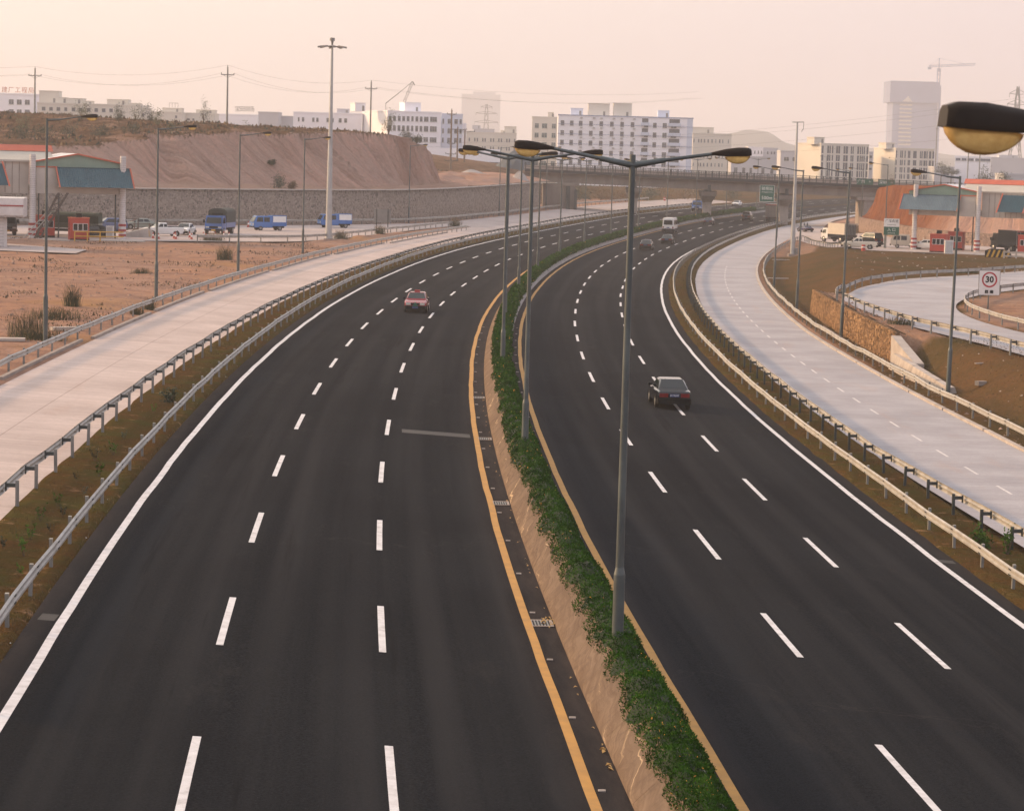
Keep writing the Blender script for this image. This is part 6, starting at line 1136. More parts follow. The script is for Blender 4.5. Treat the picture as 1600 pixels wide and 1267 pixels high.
def building(label,x,y,th,w_,dep,zb,z1,mk,kind,wins,roofs):
    gnd=float(zg(*st(x,y))) if y<1000 else 0
    zb=min(zb,12 if x<-20 else 0)-.5
    g=thing('building',label,'building',(x,y,zb),R(th)); H=z1-zb; m=BWALL[mk]
    MB().box(0,w_,0,dep,0,H).build('wall',m,g)
    e=.12; mb=MB(); mb.box(-e,w_+e,-e,.25,H+.003,H+.45).box(-e,w_+e,dep-.25,dep+e,H+.003,H+.45).box(-e,.25,.25,dep-.25,H+.003,H+.45).box(w_-.25,w_+e,.25,dep-.25,H+.003,H+.45); mb.build('parapet',m,g)
    for u0,u1,zt,d0,dd,mm in roofs:
        q=MB().box(u0,u1,d0,d0+dd,H,zt-zb).build('roof_hut',BWALL[mm],g); MB().box(u0-.15,u1+.15,d0-.15,d0+dd+.15,zt-zb+.003,zt-zb+.15).build('hut_slab',BWALL[mm],q)
        MB().box(u0+(u1-u0)*.7,u0+(u1-u0)*.7+.7,d0-.03,d0,H+.1,min(H+1.8,zt-zb-.3)).build('hut_door',GREYP,q)
    gl=GL_GRN if 'green tinted' in label else (GL_BLU if 'blue ribbon' in label else GL_WIN)
    for u,z,ww,hh in wins: link(kind if kind!='slat_window' else 'window',window_mesh(ww,hh,kind,gl),g,(u,-.001,z-zb))
    if label.startswith('unfinished'): g.location=(x*1.6,y*1.6,12.28+(zb-12.28)*1.6); g['z0']=zb
    if label.startswith('ghostly'): g.location=(x*1.9,y*1.9,12.28+(zb-12.28)*1.9)
    return g
for b in BUILDINGS: building(*b[:3],b[3],b[4],b[5],b[6],b[7],b[8],b[9],b[10],b[11])
g=[o for o in bpy.data.objects if o.get('label','').startswith('white office block with red')][0]
for k,ch in enumerate('建厂工程局'): text(ch,2.0,TREDOR,g,(15.7+2.15*k,.3,28.3-g.location.z),(math.pi/2,0,0),.06,name='roof_letter')
g=[o for o in bpy.data.objects if o.get('label','').startswith('low pale shed with grey')][0]
for k,ch in enumerate('宝安商场'): text(ch,2.1,GREYP,g,(7.8+1.7*k,.4,25.4-g.location.z),(math.pi/2,0,0),.06,name='roof_letter')
g=[o for o in bpy.data.objects if o.get('label','').startswith('low cream block with one')][0]; z0=25.0-g.location.z
mb=MB()
for k in range(4): mb.box(7.3+1.0*k,7.4+1.0*k,4,4.1,z0,z0+1.5)
mb.box(7.3,10.4,4,4.1,z0+1.4,z0+1.52); mb.build('roof_frame',GREYP,g)
# apartment block: string courses, balconies
g=[o for o in bpy.data.objects if o.get('label','').startswith('white apartment block')][0]; zb=g.location.z; H=24.9-zb
for k in range(6):
    z=24.9-1.65-3.16*k-zb-.9
    MB().box(-.06,43.6,-.10,.0,z-.06,z+.06).build('string_course',BLUETR,g)
    if k<5:
        for x0,x1 in ((26.8,29.4),(35.6,39.6)):
            b=MB().box(x0,x1,-1.0,-.005,z+.12,z+.26).box(x0,x1,-1.0,-.92,z+.26,z+1.15).box(x0,x0+.08,-.92,-.005,z+.26,z+1.15).box(x1-.08,x1,-.92,-.005,z+.26,z+1.15); b.build('balcony',BWALL['bluewhite'],g)
            MB().box(x0+.3,x1-.3,-.04,.01,z+.5,z+2.4).build('balcony_door',GL_WIN,g)
        for x0 in (7.1,11.2,13.6,17.6,20.2,24.2): MB().box(x0,x0+.8,-.45,-.005,z+1.9,z+2.35).build('air_conditioner',FRAME,g)
MB().box(41.7,43.52,-.05,16.05,0,H).build('end_pier',BWALL['bluewhite'],g)
MB().box(-.15,43.7,-.14,-.121,H+.15,H+.46).build('blue_coping',BLUETR,g)
# wide cream bands on the wrapped tower, its upper skirt, sign and hoist
g=[o for o in bpy.data.objects if o.get('label','').startswith('unfinished high-rise')][0]; zb=g['z0']; del g['z0']
MB().box(-2.9,34.6,-2.5,32,59.4-zb,75.6-zb).build('upper_skirt',BWALL['tower'],g)
for k in range(11): z=57.1-3.02*k-zb; MB().box(5.2,14.6,-.4,-.01,z-.1,z+1.2).build('floor_slab',BWALL['cream'],g)
mb=MB().prism([(6.4,60.0-zb),(14.6,60.0-zb),(13.0,61.6-zb),(11.0,64.2-zb),(8.6,61.8-zb)],-2.7,-2.52); mb.build('banner',BWALL['cream'],g)
MB().box(34.9,36.2,-1,1,0,73-zb).build('hoist_mast',BWALL['tower'],g)
def lattice(mb,p0,p1,w_,n,r,mi=0):
    p0=Vector(p0);p1=Vector(p1);d=(p1-p0).normalized();u=d.cross(Vector((0,1,0))).normalized() if abs(d.y)<.9 else Vector((1,0,0));v=d.cross(u)
    C=[(a,b) for a,b in ((-1,-1),(1,-1),(1,1),(-1,1))]; pt=lambda f,c:p0.lerp(p1,f)+u*c[0]*w_/2+v*c[1]*w_/2
    for c in C: mb.tube(pt(0,c),pt(1,c),r,n=4)
    for k in range(n):
        for q in range(4): a,b=(C[q],C[(q+1)%4]) if k%2 else (C[(q+1)%4],C[q]); mb.tube(pt(k/n,a),pt((k+1)/n,b),r*.7,n=4)
    return mb
g=thing('tower_crane','hazy tower crane with a long horizontal jib beside the wrapped high-rise','crane',(319.5*1.6,1900*1.6,12.28*-.6))
lattice(MB(),(0,0,40),(0,0,86),2.0,14,.28).build('mast',BWALL['tower'],g); lattice(MB(),(-8,0,87.3),(27.5,0,89.8),1.4,16,.22).build('jib',BWALL['tower'],g)
mb=MB(); mb.tube((0,0,86),(0,0,94),.35,n=5); mb.tube((0,0,93.6),(20,0,89.9),.12,n=4); mb.tube((0,0,93.6),(-7,0,88),.12,n=4); mb.box(-8.5,-6,-.8,.8,85,87); mb.build('apex',BWALL['tower'],g)
MB().box(-1.3,1.3,-1.3,1.3,83.5,86).build('cab',BWALL['tower'],g)
for o in bpy.data.objects:
    if o.get('label','') in ('unfinished high-rise wrapped in sheeting under the tower crane','hazy tower crane with a long horizontal jib beside the wrapped high-rise'): o.scale=(1.6,)*3
    if o.get('label','').startswith('ghostly'): o.scale=(1.9,)*3
g=thing('crawler_crane','thin lattice crane boom leaning over the roof of the white three storey building','crane',(-48,900,14))
lattice(MB(),(0,0,1),(8.8,0,23.3),.75,16,.07).build('boom',POST,g); MB().tube((8.8,0,23.3),(3.8,0,19),.09,n=5).tube((3.8,0,19),(-.8,0,15.2),.13,n=5).tube((8.8,0,23.3),(9.6,0,22.0),.16,n=5).build('pendant_line',DARKST,g); MB().box(-3,2,-1.5,1.5,-.5,2.2).build('house',GREYP,g); mb=MB(); mb.tube((0,0,1),(-.8,0,15.2),.1,n=5).build('gantry',DARKST,g)
# ---------------------------------------------------------------- lattice pylons
def pylon(label,x,y,z0,h,w_,arms,m,r=.25):
    g=thing('pylon',label,'pylon',(x,y,z0)); mb=MB(); Z=[0,.35,.55,.72,.86,1.0]; Wd=[w_,w_*.55,w_*.34,w_*.26,w_*.22,w_*.10]
    C=[(-1,-1),(1,-1),(1,1),(-1,1)]
    for k in range(5):
        for q in range(4):
            a,b=C[q],C[(q+1)%4]; P=lambda i,c:(c[0]*Wd[i]/2,c[1]*Wd[i]/2,Z[i]*h)
            mb.tube(P(k,a),P(k+1,a),r,n=4); mb.tube(P(k,a),P(k+1,b),r*.6,n=4); mb.tube(P(k,b),P(k+1,a),r*.6,n=4)
    mb.build('tower',m,g)
    for zf,aw in arms:
        mb=MB()
        for sg in (-1,1): mb.tube((0,-.5,zf*h),(sg*aw,0,zf*h+.6),r*.8,n=4).tube((0,.5,zf*h),(sg*aw,0,zf*h+.6),r*.8,n=4).tube((0,0,zf*h+2.2*h/40),(sg*aw,0,zf*h+.7),r*.7,n=4).tube((sg*aw,0,zf*h+.6),(sg*aw,0,zf*h-1.2*h/40),r*.5,n=4)
        mb.build('crossarm',m,g)
    return g
pylon('faint lattice pylon in front of the ghostly high-rise',-27,2000,12,39.5,10,((.62,9.5),(.80,8.5),(.93,4.5)),GREYP,.3)
pylon('lattice pylon above the big lamp head at the right edge',300.5,1500,-1,62,11,((.70,7),(.82,6),(.92,5)),GREYP,.3)
pylon('large nearer lattice pylon cut by the right edge below the lamp head',193,900,-1,48,14,((.72,8),(.86,7)),GREYP,.28)
# ---------------------------------------------------------------- utility poles and wires
def cpole(label,x,y,z0,z1,arms,group,r=.17,cat='utility pole',mm=POST):
    g=thing('utility_pole',label,cat,(x,y,z0),.15,group); h=z1-z0
    MB().tube((0,0,-2),(0,0,h),r*1.25,r*.75,10).build('shaft',mm,g,smooth=40)
    for dz,aw in arms:
        mb=MB(); mb.box(-aw,aw,-.05,.05,h-dz-.06,h-dz+.06)
        for q in (-aw*.95,aw*.95): mb.tube((q,0,h-dz+.06),(q,0,h-dz+.34),.07,.05,6)
        mb.tube((-aw*.7,0,h-dz),(0,0,h-dz-.5),.03,n=4).tube((aw*.7,0,h-dz),(0,0,h-dz-.5),.03,n=4); mb.build('crossarm',DARKST,g)
    MB().tube((0,0,h),(0,0,h+.3),.06,.04,6).build('insulator',DARKST,g); return g
TP=[(-88.5,452,25.4),(-50.8,430,25.9),(-28.9,480,25.4)]
for (x,y,z),lb in zip(TP,('slim concrete power pole on the left plateau beside the white office','slim concrete power pole standing alone at the middle of the left plateau','slim concrete power pole in front of the blank white gable')): cpole(lb,x,y,12,z,((1.35,1.15),),'power poles on the plateau')
def wire(label,P,sag,r=.028,group=None,n=14):
    mb=MB(); o=Vector(P[0])
    for a,b in zip(P[:-1],P[1:]):
        a=Vector(a)-o;b=Vector(b)-o; pts=[a.lerp(b,k/n)-Vector((0,0,sag*4*(k/n)*(1-k/n))) for k in range(n+1)]; mb.path(pts,r,3)
    return tag(mb.build('power_line',WIRE,None,o),label,'power line',group)
ends=[(-190,480,26.5)]+TP+[(40,560,27)]
wire('topmost thin wire sagging between the three plateau power poles',[(x,y,z+.3) for x,y,z in ends],1.6,.014); wire('left lower wire of the plateau power poles',[(x-1.1,y,z-1.1) for x,y,z in ends],2.0,.014); wire('right lower wire of the plateau power poles',[(x+1.1,y,z-1.1) for x,y,z in ends],2.0,.014)
for k,(z0,z1,nm) in enumerate(((20.4,33.5,'highest'),(19.3,32.0,'second highest'),(16.5,28.4,'third highest'),(13.8,23.6,'lowest'))): wire('%s of the long wires rising to the right in front of the wrapped high-rise'%nm,[(-35,700,z0-6),(61.8,700,z0),(150,700,z1)],.8,.02)
WD=[(-14.3,520,8.6,21.1,((.9,1.0),(7.0,.8),(9.2,1.1),(10.6,1.3)),'tallest wooden power pole with several crossarms right of the cliff end'),(-13.85,556,9.0,17.9,((.5,2.1),),'wooden power pole just right of the tallest one beyond the cliff end'),(-12.3,560,9.0,17.5,((.45,2.3),),'wooden power pole right of the pair beyond the cliff end')]
for x,y,z0,z1,ar,lb in WD: cpole(lb,x,y,z0,z1,ar,'wooden power poles beyond the cliff end',.2,mm=WOOD)
cpole('small wooden pole among the houses left of the thin white mast',93.2,870,0,15,((.8,1.2),(1.8,.9)),None,.2,mm=WOOD)
for x,lb in ((116.2,'left one of two thin dark poles below the big lamp head'),(119.2,'right one of two thin dark poles below the big lamp head')): 
    g=cpole(lb,x,640,0,17.5,((1.6,.9),),'thin dark poles below the lamp head',.16)
g=cpole('thin dark pole right of the wrapped high-rise',160,950,0,27,((.8,.5),),None,.2)
# ---------------------------------------------------------------- walls, heaps and far hills
g=thing('boundary_wall','plain white boundary wall with a dark base below the power poles beyond the cliff','wall',(-26,700,8.5)); MB().box(0,21,0,.4,1.2,4.9).build('wall_face',BWALL['white'],g); MB().box(-3,24,-.6,-.02,-1.5,1.25).build('dark_base',DARKST,g)
def heap(name,label,x,y,z0,rx,ry,h,m,seed):
    a=np.linspace(0,2*math.pi,49)[:-1]; r=np.linspace(0,1,14); Rr,Aa=np.meshgrid(r,a,indexing='ij'); n=fbm(np.cos(Aa)*2+5,np.sin(Aa)*2+Rr*3,seed,3)
    X=rx*Rr*np.cos(Aa)*(.85+.3*n); Y=ry*Rr*np.sin(Aa)*(.85+.3*n); Z=h*(1-Rr**1.15)+ (n-.45)*h*.25*(Rr>.05)
    V=np.stack([X,Y,Z],-1).reshape(-1,3); q=[]
    for i in range(13):
        for j in range(48): k=(j+1)%48; q.append((i*48+j,(i+1)*48+j,(i+1)*48+k,i*48+k))
    return tag(link(name,np_mesh(name,V,np.array(q),m,smooth=True),None,(x,y,z0)),label,'heap')
heap('spoil_heap','large dark grey conical heap behind the left end of the overpass',-.6,585,8.6,5.4,5,4.6,mat('dark_grey_spoil',(.085,.10,.115),(.065,.075,.085),.5,.9,bump=.5),201)
heap('gravel_heap','small pale gravel heap on the orange dirt left of the overpass',.2,472,7.0,2.3,2.2,2.0,mat('pale_gravel',(.36,.32,.30),(.28,.25,.235),2,.95,bump=.6),203)
heap('rubble_heap','low pale rubble heap in the scrub below the power poles',-9.0,478,8.2,3,2.4,.9,MATS['pale_gravel'],205)
def far_hill(label_name,P,y,dep,seed,m):
    k=3900/2400; P=[(a*k,12.28+(b-12.28)*k if b>0 else b) for a,b in P]
    xs=np.linspace(P[0][0],P[-1][0],90); zt=np.interp(xs,[p[0] for p in P],[p[1] for p in P]); v=np.linspace(0,1,16); X,Vv=np.meshgrid(xs,v,indexing='ij'); Zt=np.repeat(zt[:,None],16,1)
    Z=-2+(Zt+2)*np.sin(np.clip(Vv*1.25,0,1)*math.pi/2)*(.85+.3*fbm(X/60,Vv*3,seed,3)); Y=y-dep*.8+dep*Vv
    o=link('distant_hill',np_mesh('distant_hill',np.stack([X,Y,Z],-1).reshape(-1,3),grid_q(90,16),m,smooth=True)); tag(o,kind='structure')
HF=mat('distant_hill_scrub',(.09,.09,.075),(.06,.065,.05),.02,.95)
far_hill('h',[(120,-2),(150,20),(172,32),(193,36),(218,41),(240,40),(252,34),(262,31),(285,26),(305,25),(345,22),(400,20),(470,16),(540,-2)],3900,400,211,HF)
far_hill('h',[(-40,-2),(20,22),(90,26),(150,20),(240,16),(330,24),(420,30),(520,24),(620,10),(680,-2)],4700,400,215,HF)
# ---------------------------------------------------------------- shrubs, bushes, trees
def leafball(n,rx,rz,seed,size,clumps=9):
    rg=np.random.default_rng(seed); C=rg.normal(size=(clumps,3)); C/=np.linalg.norm(C,axis=1)[:,None]; C*=rg.uniform(.25,.75,(clumps,1)); k=rg.integers(0,clumps,n)
    P=C[k]+rg.normal(size=(n,3))*.24; P[:,2]=np.abs(P[:,2]+.55); P=P*np.array([rx,rx,rz])
    return leaves(P,size,(-.3,1.4),1,.6)
def shrub_mesh(name,n,rx,rz,seed,size,m): V,Q=leafball(n,rx,rz,seed,size); return np_mesh(name,V,Q,m)
def plant(name,label,cat,loc,rx,rz,n,seed,size,m,group=None,trunk=None,sc=1):
    g=thing(name,label,cat,loc,random.random()*6,group); link('crown' if trunk else 'foliage',shrub_mesh('foliage',n,rx,rz,seed,size,m),g,(0,0,(trunk or 0)))
    mb=MB(); rg=random.Random(seed)
    if trunk: mb.tube((0,0,-.4),(.1,0,trunk+rz*.5),.09+rx*.05,.03,7)
    for k in range(5): a=rg.uniform(0,6.3); mb.tube((0,0,(trunk or 0)*.6),(math.cos(a)*rx*.5,math.sin(a)*rx*.5,(trunk or 0)+rz*.7),.035+rx*.012,.012,5)
    mb.build('trunk' if trunk else 'stem',STEM,g); return g
SH=[(300,9,1.0,.9,LEAF_S),(350,30,1.5,1.8,LEAF_S),(402,26,1.1,1.0,LEAF_S),(415,24,1.1,1.1,LEAF_S),(455,16,.8,.7,LEAF_S),(375,26,1.1,1.2,LEAF_P)]
def hill_at(px,v): u=ux(px) if px<=680 else UE+(px-680)*.12; return on_hill(u,v)
uh=lambda px,v=8: upx(px,v)
lst=[(175,40,1.6,1.8,'S'),(205,44,1.5,2.2,'P'),(227,42,1.2,1.9,'S'),(310,38,1.1,2.8,'S'),(335,46,1.5,2.4,'P'),(347,40,1.2,.9,'S'),(368,40,1.3,2.2,'P'),(385,38,1.1,.9,'S'),(402,36,1.6,1.4,'S'),(436,30,1.3,.9,'S'),(463,28,.9,1.2,'S'),(495,26,1.0,1.5,'P'),(258,20,1.4,1.2,'S'),(20,26,2.2,1.3,'S'),(60,22,2.4,1.6,'S'),(100,30,2.0,1.4,'S'),(150,24,2.2,1.3,'S'),(200,20,1.6,1.2,'S'),(30,40,1.8,1.8,'P'),(120,44,1.6,1.8,'P'),(240,30,1.3,1.6,'P')]
for k,(px,v,rx,rz,kk) in enumerate(lst):
    plant('shrub','%s shrub growing on the scrubby plateau above the left cliff'%('dark green' if kk=='S' else 'pale straggly'),'shrub',on_hill(uh(px,v),v),rx,rz,700 if rx>1.5 else 420,300+k,.17,LEAF_S if kk=='S' else LEAF_P,'%s shrubs on the plateau'%('dark' if kk=='S' else 'pale'))
for k,(px,v,rx,rz,m,tr,lb) in enumerate(((597,11,1.7,2.9,LEAF_P,1.0,'pale green young tree at the cliff top left of the white gable'),(625,8.5,1.5,1.6,LEAF_S,None,'dark bush at the cliff top below the slim power pole'),(641,8,1.3,1.2,LEAF_S,None,'second dark bush just right of the one below the power pole'),(662,7.5,.9,.8,LEAF_S,None,'small dark bush overhanging the vertical end of the cliff'),(428,1.6,1.4,1.5,LEAF_S,None,'round dark green bush at the foot of the left cliff'),(448,1.3,1.0,.7,LEAF_B,None,'brown dry bush at the foot of the left cliff'),(416,9,.6,.7,LEAF_S,None,'small dark bush clinging high on the left cliff face'))):
    plant('shrub' if not tr else 'tree',lb,'tree' if tr else 'shrub',on_hill(uh(px,v),v),rx,rz,900,340+k,.16,m,None,tr)
# rough scrub carpet on the plateau and bench
n=26000; u=RNG.uniform(0,WLEN,n); v=RNG.uniform(9,75,n)**1.0; zz,ff,ee=hillz(u,v); x,y=wpt(u,v); h=RNG.uniform(.12,.38,n)*(.6+.9*(fbm(u/6,v/6,91)>.5)); keep=(ff>.97)|((ee>.9)&(v>16)); x,y,zz,h=x[keep],y[keep],zz[keep],h[keep]; n=len(x)
a=RNG.uniform(0,6.28,n); B=np.stack([x,y,zz-.05],1); ww=np.stack([np.cos(a),np.sin(a),0*a],1)*(h*.55)[:,None]; tp=B+np.stack([np.cos(a+1)*h*.3,np.sin(a+1)*h*.3,h],1)
tag(link('dry_scrub',np_mesh('dry_scrub',np.stack([B-ww,B+ww,tp],1).reshape(-1,3),np.arange(n*3).reshape(n,3),[LEAF_B,LEAF_S,BLADE_Y],mi=RNG.choice(3,n,p=[.66,.2,.14]))),kind='stuff')
# trees and bushes under and beyond the overpass
bk=[(886,560,2.5,2.2,'S'),(905,575,3,2.6,'S'),(930,580,3,2.8,'B'),(952,565,3.4,3.0,'B'),(968,570,3,2.8,'B'),(1000,590,2.6,2.4,'S'),(1030,600,2.8,2.5,'P'),(1060,610,2.8,2.6,'P'),(1082,600,2.4,2.2,'P'),(1010,640,4,4.0,'S'),(1075,660,4,3.8,'S'),(1135,640,3,2.6,'S')]
for k,(px,D,rx,rz,kk) in enumerate(bk):
    r=(px-800)/3846.1; x=r*D; plant('bush','%s bush beyond the overpass, seen under its girders'%{'S':'dark green','B':'reddish brown','P':'straw coloured'}[kk],'bush',(x,D,float(zg(*st(x,D)))),rx,rz,700,400+k,.28,{'S':LEAF_S,'B':LEAF_B,'P':BLADE_Y}[kk],'%s bushes beyond the overpass'%{'S':'dark','B':'brown','P':'straw'}[kk])
for k,(x,D,rx,rz,tr,lb) in enumerate(((128.5,752,3.0,2.2,1.5,'hazy round tree right of the wrapped high-rise'),(133,760,2.6,1.8,1.2,'hazy darker tree beside the round one right of the high-rise'),(103,548,2.4,2.6,2.5,'leafy tree behind the red ridge of the right toll station'),(108.5,552,2.6,2.2,2.0,'second leafy tree behind the right toll roof'))):
    plant('tree',lb,'tree',(x,D,3.5 if D<600 else 6.5),rx,rz,900,430+k,.26,LEAF_S,None,tr+ (2.5 if D<600 else 2))
plant('shrub','thin dry shrub standing on top of the orange cliff','shrub',(66.3,438.5,8.2),.9,2.2,260,451,.13,LEAF_B)
plant('shrub','reddish dry bush at the right edge inside the loop ramp','shrub',P3(158,39.2),1.3,1.0,500,455,.16,mat('rusty_leaf',(.30,.09,.035),(.2,.06,.028),1,.9))
plant('shrub','small rusty bush right of the speed sign inside the loop ramp','shrub',P3(166,40.6),.8,.6,260,456,.13,MATS['rusty_leaf'])
# verge seedlings and roadside bushes
def seedling_mesh(seed,h,n,m2):
    rg=random.Random(seed); mb=MB()
    for k in range(4):
        a=rg.uniform(0,6.3); l=h*rg.uniform(.6,1); tip=(math.cos(a)*l*.35,math.sin(a)*l*.35,l); mb.tube((0,0,-.05),tip,.010,.004,4,0,False)
        for q in range(n):
            f=rg.uniform(.35,1); p=Vector(tip)*f; d=Vector((rg.uniform(-1,1),rg.uniform(-1,1),rg.uniform(-.2,1))).normalized()*rg.uniform(.07,.14); w_=d.orthogonal().normalized()*d.length*.28
            mb.quad(p,p+d*.5+w_,p+d,p+d*.5-w_,1)
    return mb.mesh('seedling',[STEM,m2])
SD=[seedling_mesh(k,.75,16,LEAF_M if k%2 else LEAF_S) for k in range(4)]
sp=[(42,-15.8),(43.4,-15.2),(44.6,-16.0),(46.3,-15.5),(47.2,-16.2),(49,-15.7),(50.2,-15.3),(52.5,-15.9),(53.6,-15.4),(55.5,-15.8),(61,-15.9),(62.5,-15.4),(66.5,-16.0),(68.5,-15.6),(40.5,-15.5),(39,-16),(73.5,-15.8),(83,-15.7),(57.8,-15.3)]
for k,(s,t) in enumerate(sp): o=link('seedling',SD[k%4],None,P3(s,t,.02),random.random()*6); o.scale=(random.uniform(.45,.85),)*3; tag(o,'thin leafy seedling planted in the brown left verge','seedling','seedlings in the left verge')
plant('shrub','leafy green bush in the right verge beside a guardrail post, the fuller one','shrub',P3(62.3,14.45),.42,.62,420,461,.11,LEAF_M); plant('shrub','thinner green bush at the right edge beside a bracketed guardrail post','shrub',P3(61.0,15.05),.26,.72,220,462,.10,LEAF_M)
for k,(s,t) in enumerate(((88,-15.6),(236,-15.3),(300,-15.6),(342,-15.2))): plant('shrub','low dark shrub in the left verge between the two guardrails, %s from the camera'%ORD[k],'shrub',P3(s,t),.45,.5,260,470+k,.12,LEAF_S)
# tall grass tufts on the sand
def tuft(label,loc,h,rx,n,seed,group):
    rg=np.random.default_rng(seed); a=rg.uniform(0,6.28,n); r=np.sqrt(rg.uniform(0,1,n))*rx; B=np.stack([np.cos(a)*r,np.sin(a)*r*.8,0*a-.05],1); hh=h*rg.uniform(.4,1.05,n); lean=rg.normal(size=(n,2))*.22*h; T=B+np.concatenate([lean,hh[:,None]],1); M_=B+np.concatenate([lean*.3,hh[:,None]*.6],1); w_=np.stack([np.cos(a+1.57),np.sin(a+1.57),0*a],1)*.022
    V=np.stack([B-w_,B+w_,M_+w_*.7,M_-w_*.7],1).reshape(-1,3); V2=np.stack([M_-w_*.7,M_+w_*.7,T+w_*.1,T-w_*.1],1).reshape(-1,3); Q=np.arange(n*4).reshape(n,4)
    me=np_mesh('grass_tuft',np.concatenate([V,V2]),np.concatenate([Q,Q+4*n]),[BLADE_G,BLADE_Y],mi=np.concatenate([np.zeros(n,int),(rg.uniform(size=n)<.75).astype(int)])); tag(link('grass_tuft',me,None,loc),label,'grass tuft',group)
for k,(s,t,h,rx,lb) in enumerate(((116.5,-26.8,1.7,1.2,'tall straw tipped grass tuft at the left edge beside the nearest lamp'),(115,-25.9,.9,1.6,'low dark grass tuft at the foot of the nearest left lamp'),(140.5,-28.6,1.7,.6,'tall thin grass tuft on the sand between the first two left lamps'),(131.5,-28.0,.8,2.0,'wide low grass patch on the sand behind the nearest left lamp'),(138,-24.0,.9,.5,'green grass tuft growing through the left guardrail by the second lamp'),(143,-23.9,1.0,.45,'second green grass tuft growing through the left guardrail'),(213.5,-29.5,1.7,.9,'straw grass tuft on the sand right of the third left lamp'),(262.5,-40.2,1.1,1.6,'dark grass clump under the plaza guardrail before the canvas lorry'),(281,-28.3,1.3,1.2,'grass clump right of the tall lamp mast'),(303,-27.0,1.4,.8,'grass clump before the grey notice board'),(355,-25.2,1.6,1.2,'dry grass clump at the end of the plaza guardrail'),(148,26.6,.7,1.0,'dry grass tuft on top of the tan stone wall'),(243,44,.9,2.6,'long low grass patch in the dry field behind the loop ramp'),(186,-32,.6,1.0,'small dark grass patch on the sand'))): tuft(lb,gz(s,t),h,rx,int(110*rx+70),480+k,None)
# ---------------------------------------------------------------- small debris
def slab(label,loc,rz,dx,dy,dz,m,name='concrete_slab'): tag(MB().box(-dx/2,dx/2,-dy/2,dy/2,0,dz).build(name,m,None,loc,rz),label,'debris')
slab('pale concrete slab lying on the sand behind the nearest left guardrail',gz(122,-25.6,.05),R(35),1.9,.5,.18,CONC_L); slab('flat grey slab at the left edge beside the grass tuft',gz(113,-27.4,.05),R(10),2.2,.8,.14,CONC_L)
slab('long pale plank on the dry field left of the slender mast base',gz(262,25.0,.06),R(5),2.4,.3,.12,CONC_L,'plank'); slab('pale plank lying near the foot of the slender mast',gz(318,26.0,.06),R(0),3.2,.3,.12,CONC_L,'plank'); slab('short pale plank on the grass slope right of the toe wall',gz(124,27.6,.08),R(40),.9,.12,.06,CONC_L,'plank')
slab('broken concrete block on the grass slope below the loop ramp',gz(118.5,26.6,.05),R(20),.55,.4,.25,CONC,'concrete_block')
mb=MB(); a=Vector(P3(172,23.9,.3)); b=Vector(P3(152,24.15,.15)); mb.tube((0,0,0),b-a,.07,n=7); tag(mb.build('pipe',mat('pinkish_pipe',(.30,.19,.16),None,2,.7),None,a),'reddish pipe lying along the foot of the tan stone wall','pipe')
n=420; mb=MB(); rg=random.Random(5)
def bits(name,spec,m):
    V=[];Q=[]
    for s,t,sz in spec:
        x,y,z=gz(s,t); a=rg.uniform(0,3.1); c,d=math.cos(a)*sz,math.sin(a)*sz*.6; k=len(V); hz=sz*rg.uniform(.3,.8)
        V+=[(x-c,y-d,z),(x+d,y-c,z),(x+c,y+d,z),(x-d,y+c,z),(x,y,z+hz)]; Q+=[(k,k+1,k+4,k+4),(k+1,k+2,k+4,k+4),(k+2,k+3,k+4,k+4),(k+3,k,k+4,k+4)]
    me=bpy.data.meshes.new(name); me.from_pydata(V,[],[q[:3] for q in Q]); me.materials.append(m); tag(link(name,me),kind='stuff')
bits('rubble_litter',[(rg.uniform(90,245),-26-44*rg.random()**1.2,rg.uniform(.05,.26)) for _ in range(900)],MATS['pink_stone'])
bits('rubble_litter',[(rg.uniform(235,318),rg.uniform(33,60),rg.uniform(.05,.2)) for _ in range(110)]+[(rg.uniform(100,136),rg.uniform(24.5,29),rg.uniform(.04,.12)) for _ in range(30)],CONC_L)
bits('verge_litter',[(rg.uniform(30,110),rg.uniform(-16.8,-14.3),rg.uniform(.02,.05)) for _ in range(90)]+[(rg.uniform(46,200),rg.uniform(12.95,15.6),rg.uniform(.02,.05)) for _ in range(90)],PLASTW)
bits('wall_top_rubble',[(rg.uniform(140,191),rg.uniform(25.1,26.2),rg.uniform(.05,.2)) for _ in range(120)]+[(rg.uniform(80,200),rg.uniform(23.2,24.2),rg.uniform(.04,.14)) for _ in range(160)],MATS['pink_stone'])
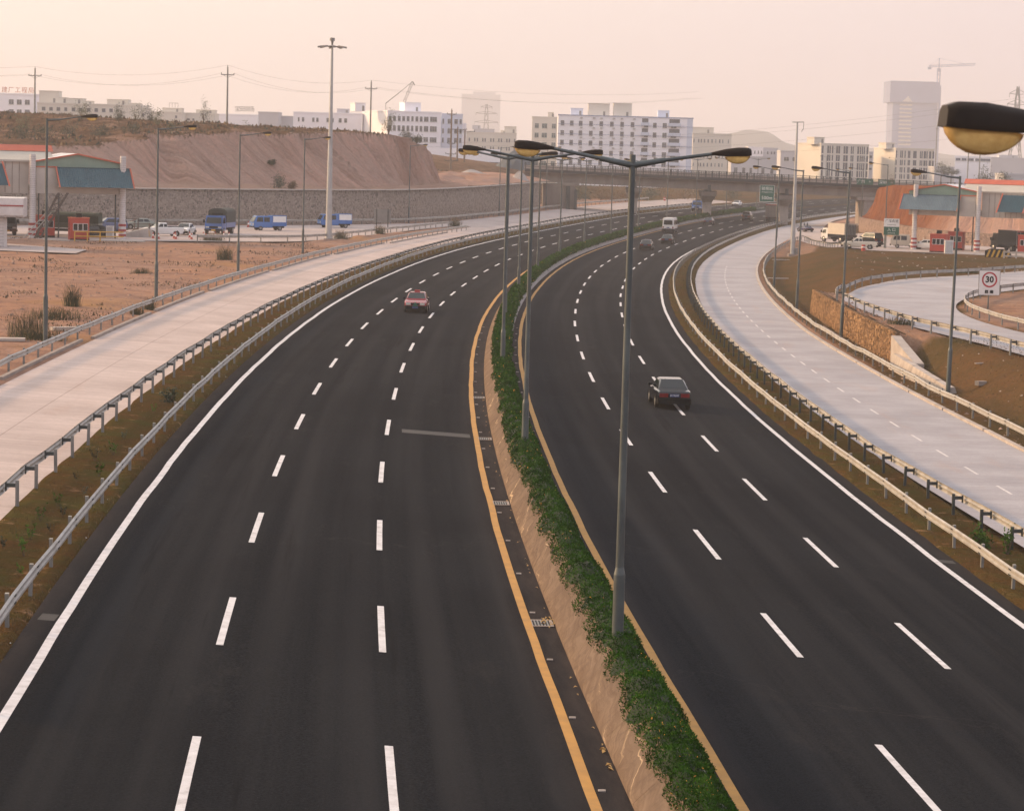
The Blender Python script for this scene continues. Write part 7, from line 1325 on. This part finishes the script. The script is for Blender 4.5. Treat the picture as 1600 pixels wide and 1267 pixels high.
def leaflet(sl,name='fallen_leaves'):
    V=[];
    for s,t,sz in sl:
        x,y,z=Pr(s,t,.02); a=rg.uniform(0,3.1); c,d=math.cos(a)*sz,math.sin(a)*sz; V+=[(x-c,y-d,z),(x+d*.5,y-c*.5,z+.03),(x+c,y+d,z+.01),(x-d*.5,y+c*.5,z+.04)]
    tag(link(name,np_mesh(name,np.array(V),np.arange(len(V)).reshape(-1,4),mat('yellowed_leaf',(.45,.27,.08),(.35,.2,.06),3,.7))),kind='stuff')
leaflet([(42.9+rg.gauss(0,.25),-1.62+rg.gauss(0,.12),rg.uniform(.04,.09)) for _ in range(26)]+[(27.9+rg.gauss(0,.12),-1.62,.08) for _ in range(5)]+[(29.2+rg.gauss(0,.12),-1.6,.08) for _ in range(5)]+[(rg.uniform(24,110),-1.56-.12*rg.random(),rg.uniform(.03,.06)) for _ in range(46)])
# rubber smears and pale patches on the asphalt, thin sheets belonging to the road
def patch(par,s0,s1,t0,t1,m):
    V,Q,uv=strip('p',t0,t1,s0,s1,.004,None,ds=(s1-s0)/4.001,nt=6,wob=.25); link('worn_patch',np_mesh('worn_patch',V,Q,m,uv=uv),par)
WP=mat('dusty_patch',(.046,.042,.041),(.020,.020,.022),1.2,.85,stretch=(.35,2.5,1))
patch(road_l,83.6,84.9,-5.4,-2.5,WP); patch(road_r,58.6,59.2,12.35,12.88,WP); patch(road_l,38.2,39.0,-14.1,-13.7,WP)
# ---------------------------------------------------------------- haze: one closed box of even pale air
hz=MB().box(-3200,3200,-300,6600,-3.3,150).build('haze',None); hz.data.materials.clear(); tag(hz,kind='stuff')
m=bpy.data.materials.new('haze_air'); m.use_nodes=True; t=m.node_tree; t.nodes.clear(); ou=t.nodes.new('ShaderNodeOutputMaterial'); pv=t.nodes.new('ShaderNodeVolumePrincipled')
pv.inputs['Color'].default_value=(1,.965,1,1); pv.inputs['Density'].default_value=.00028; pv.inputs['Anisotropy'].default_value=.2; t.links.new(pv.outputs[0],ou.inputs['Volume']); hz.data.materials.append(m)
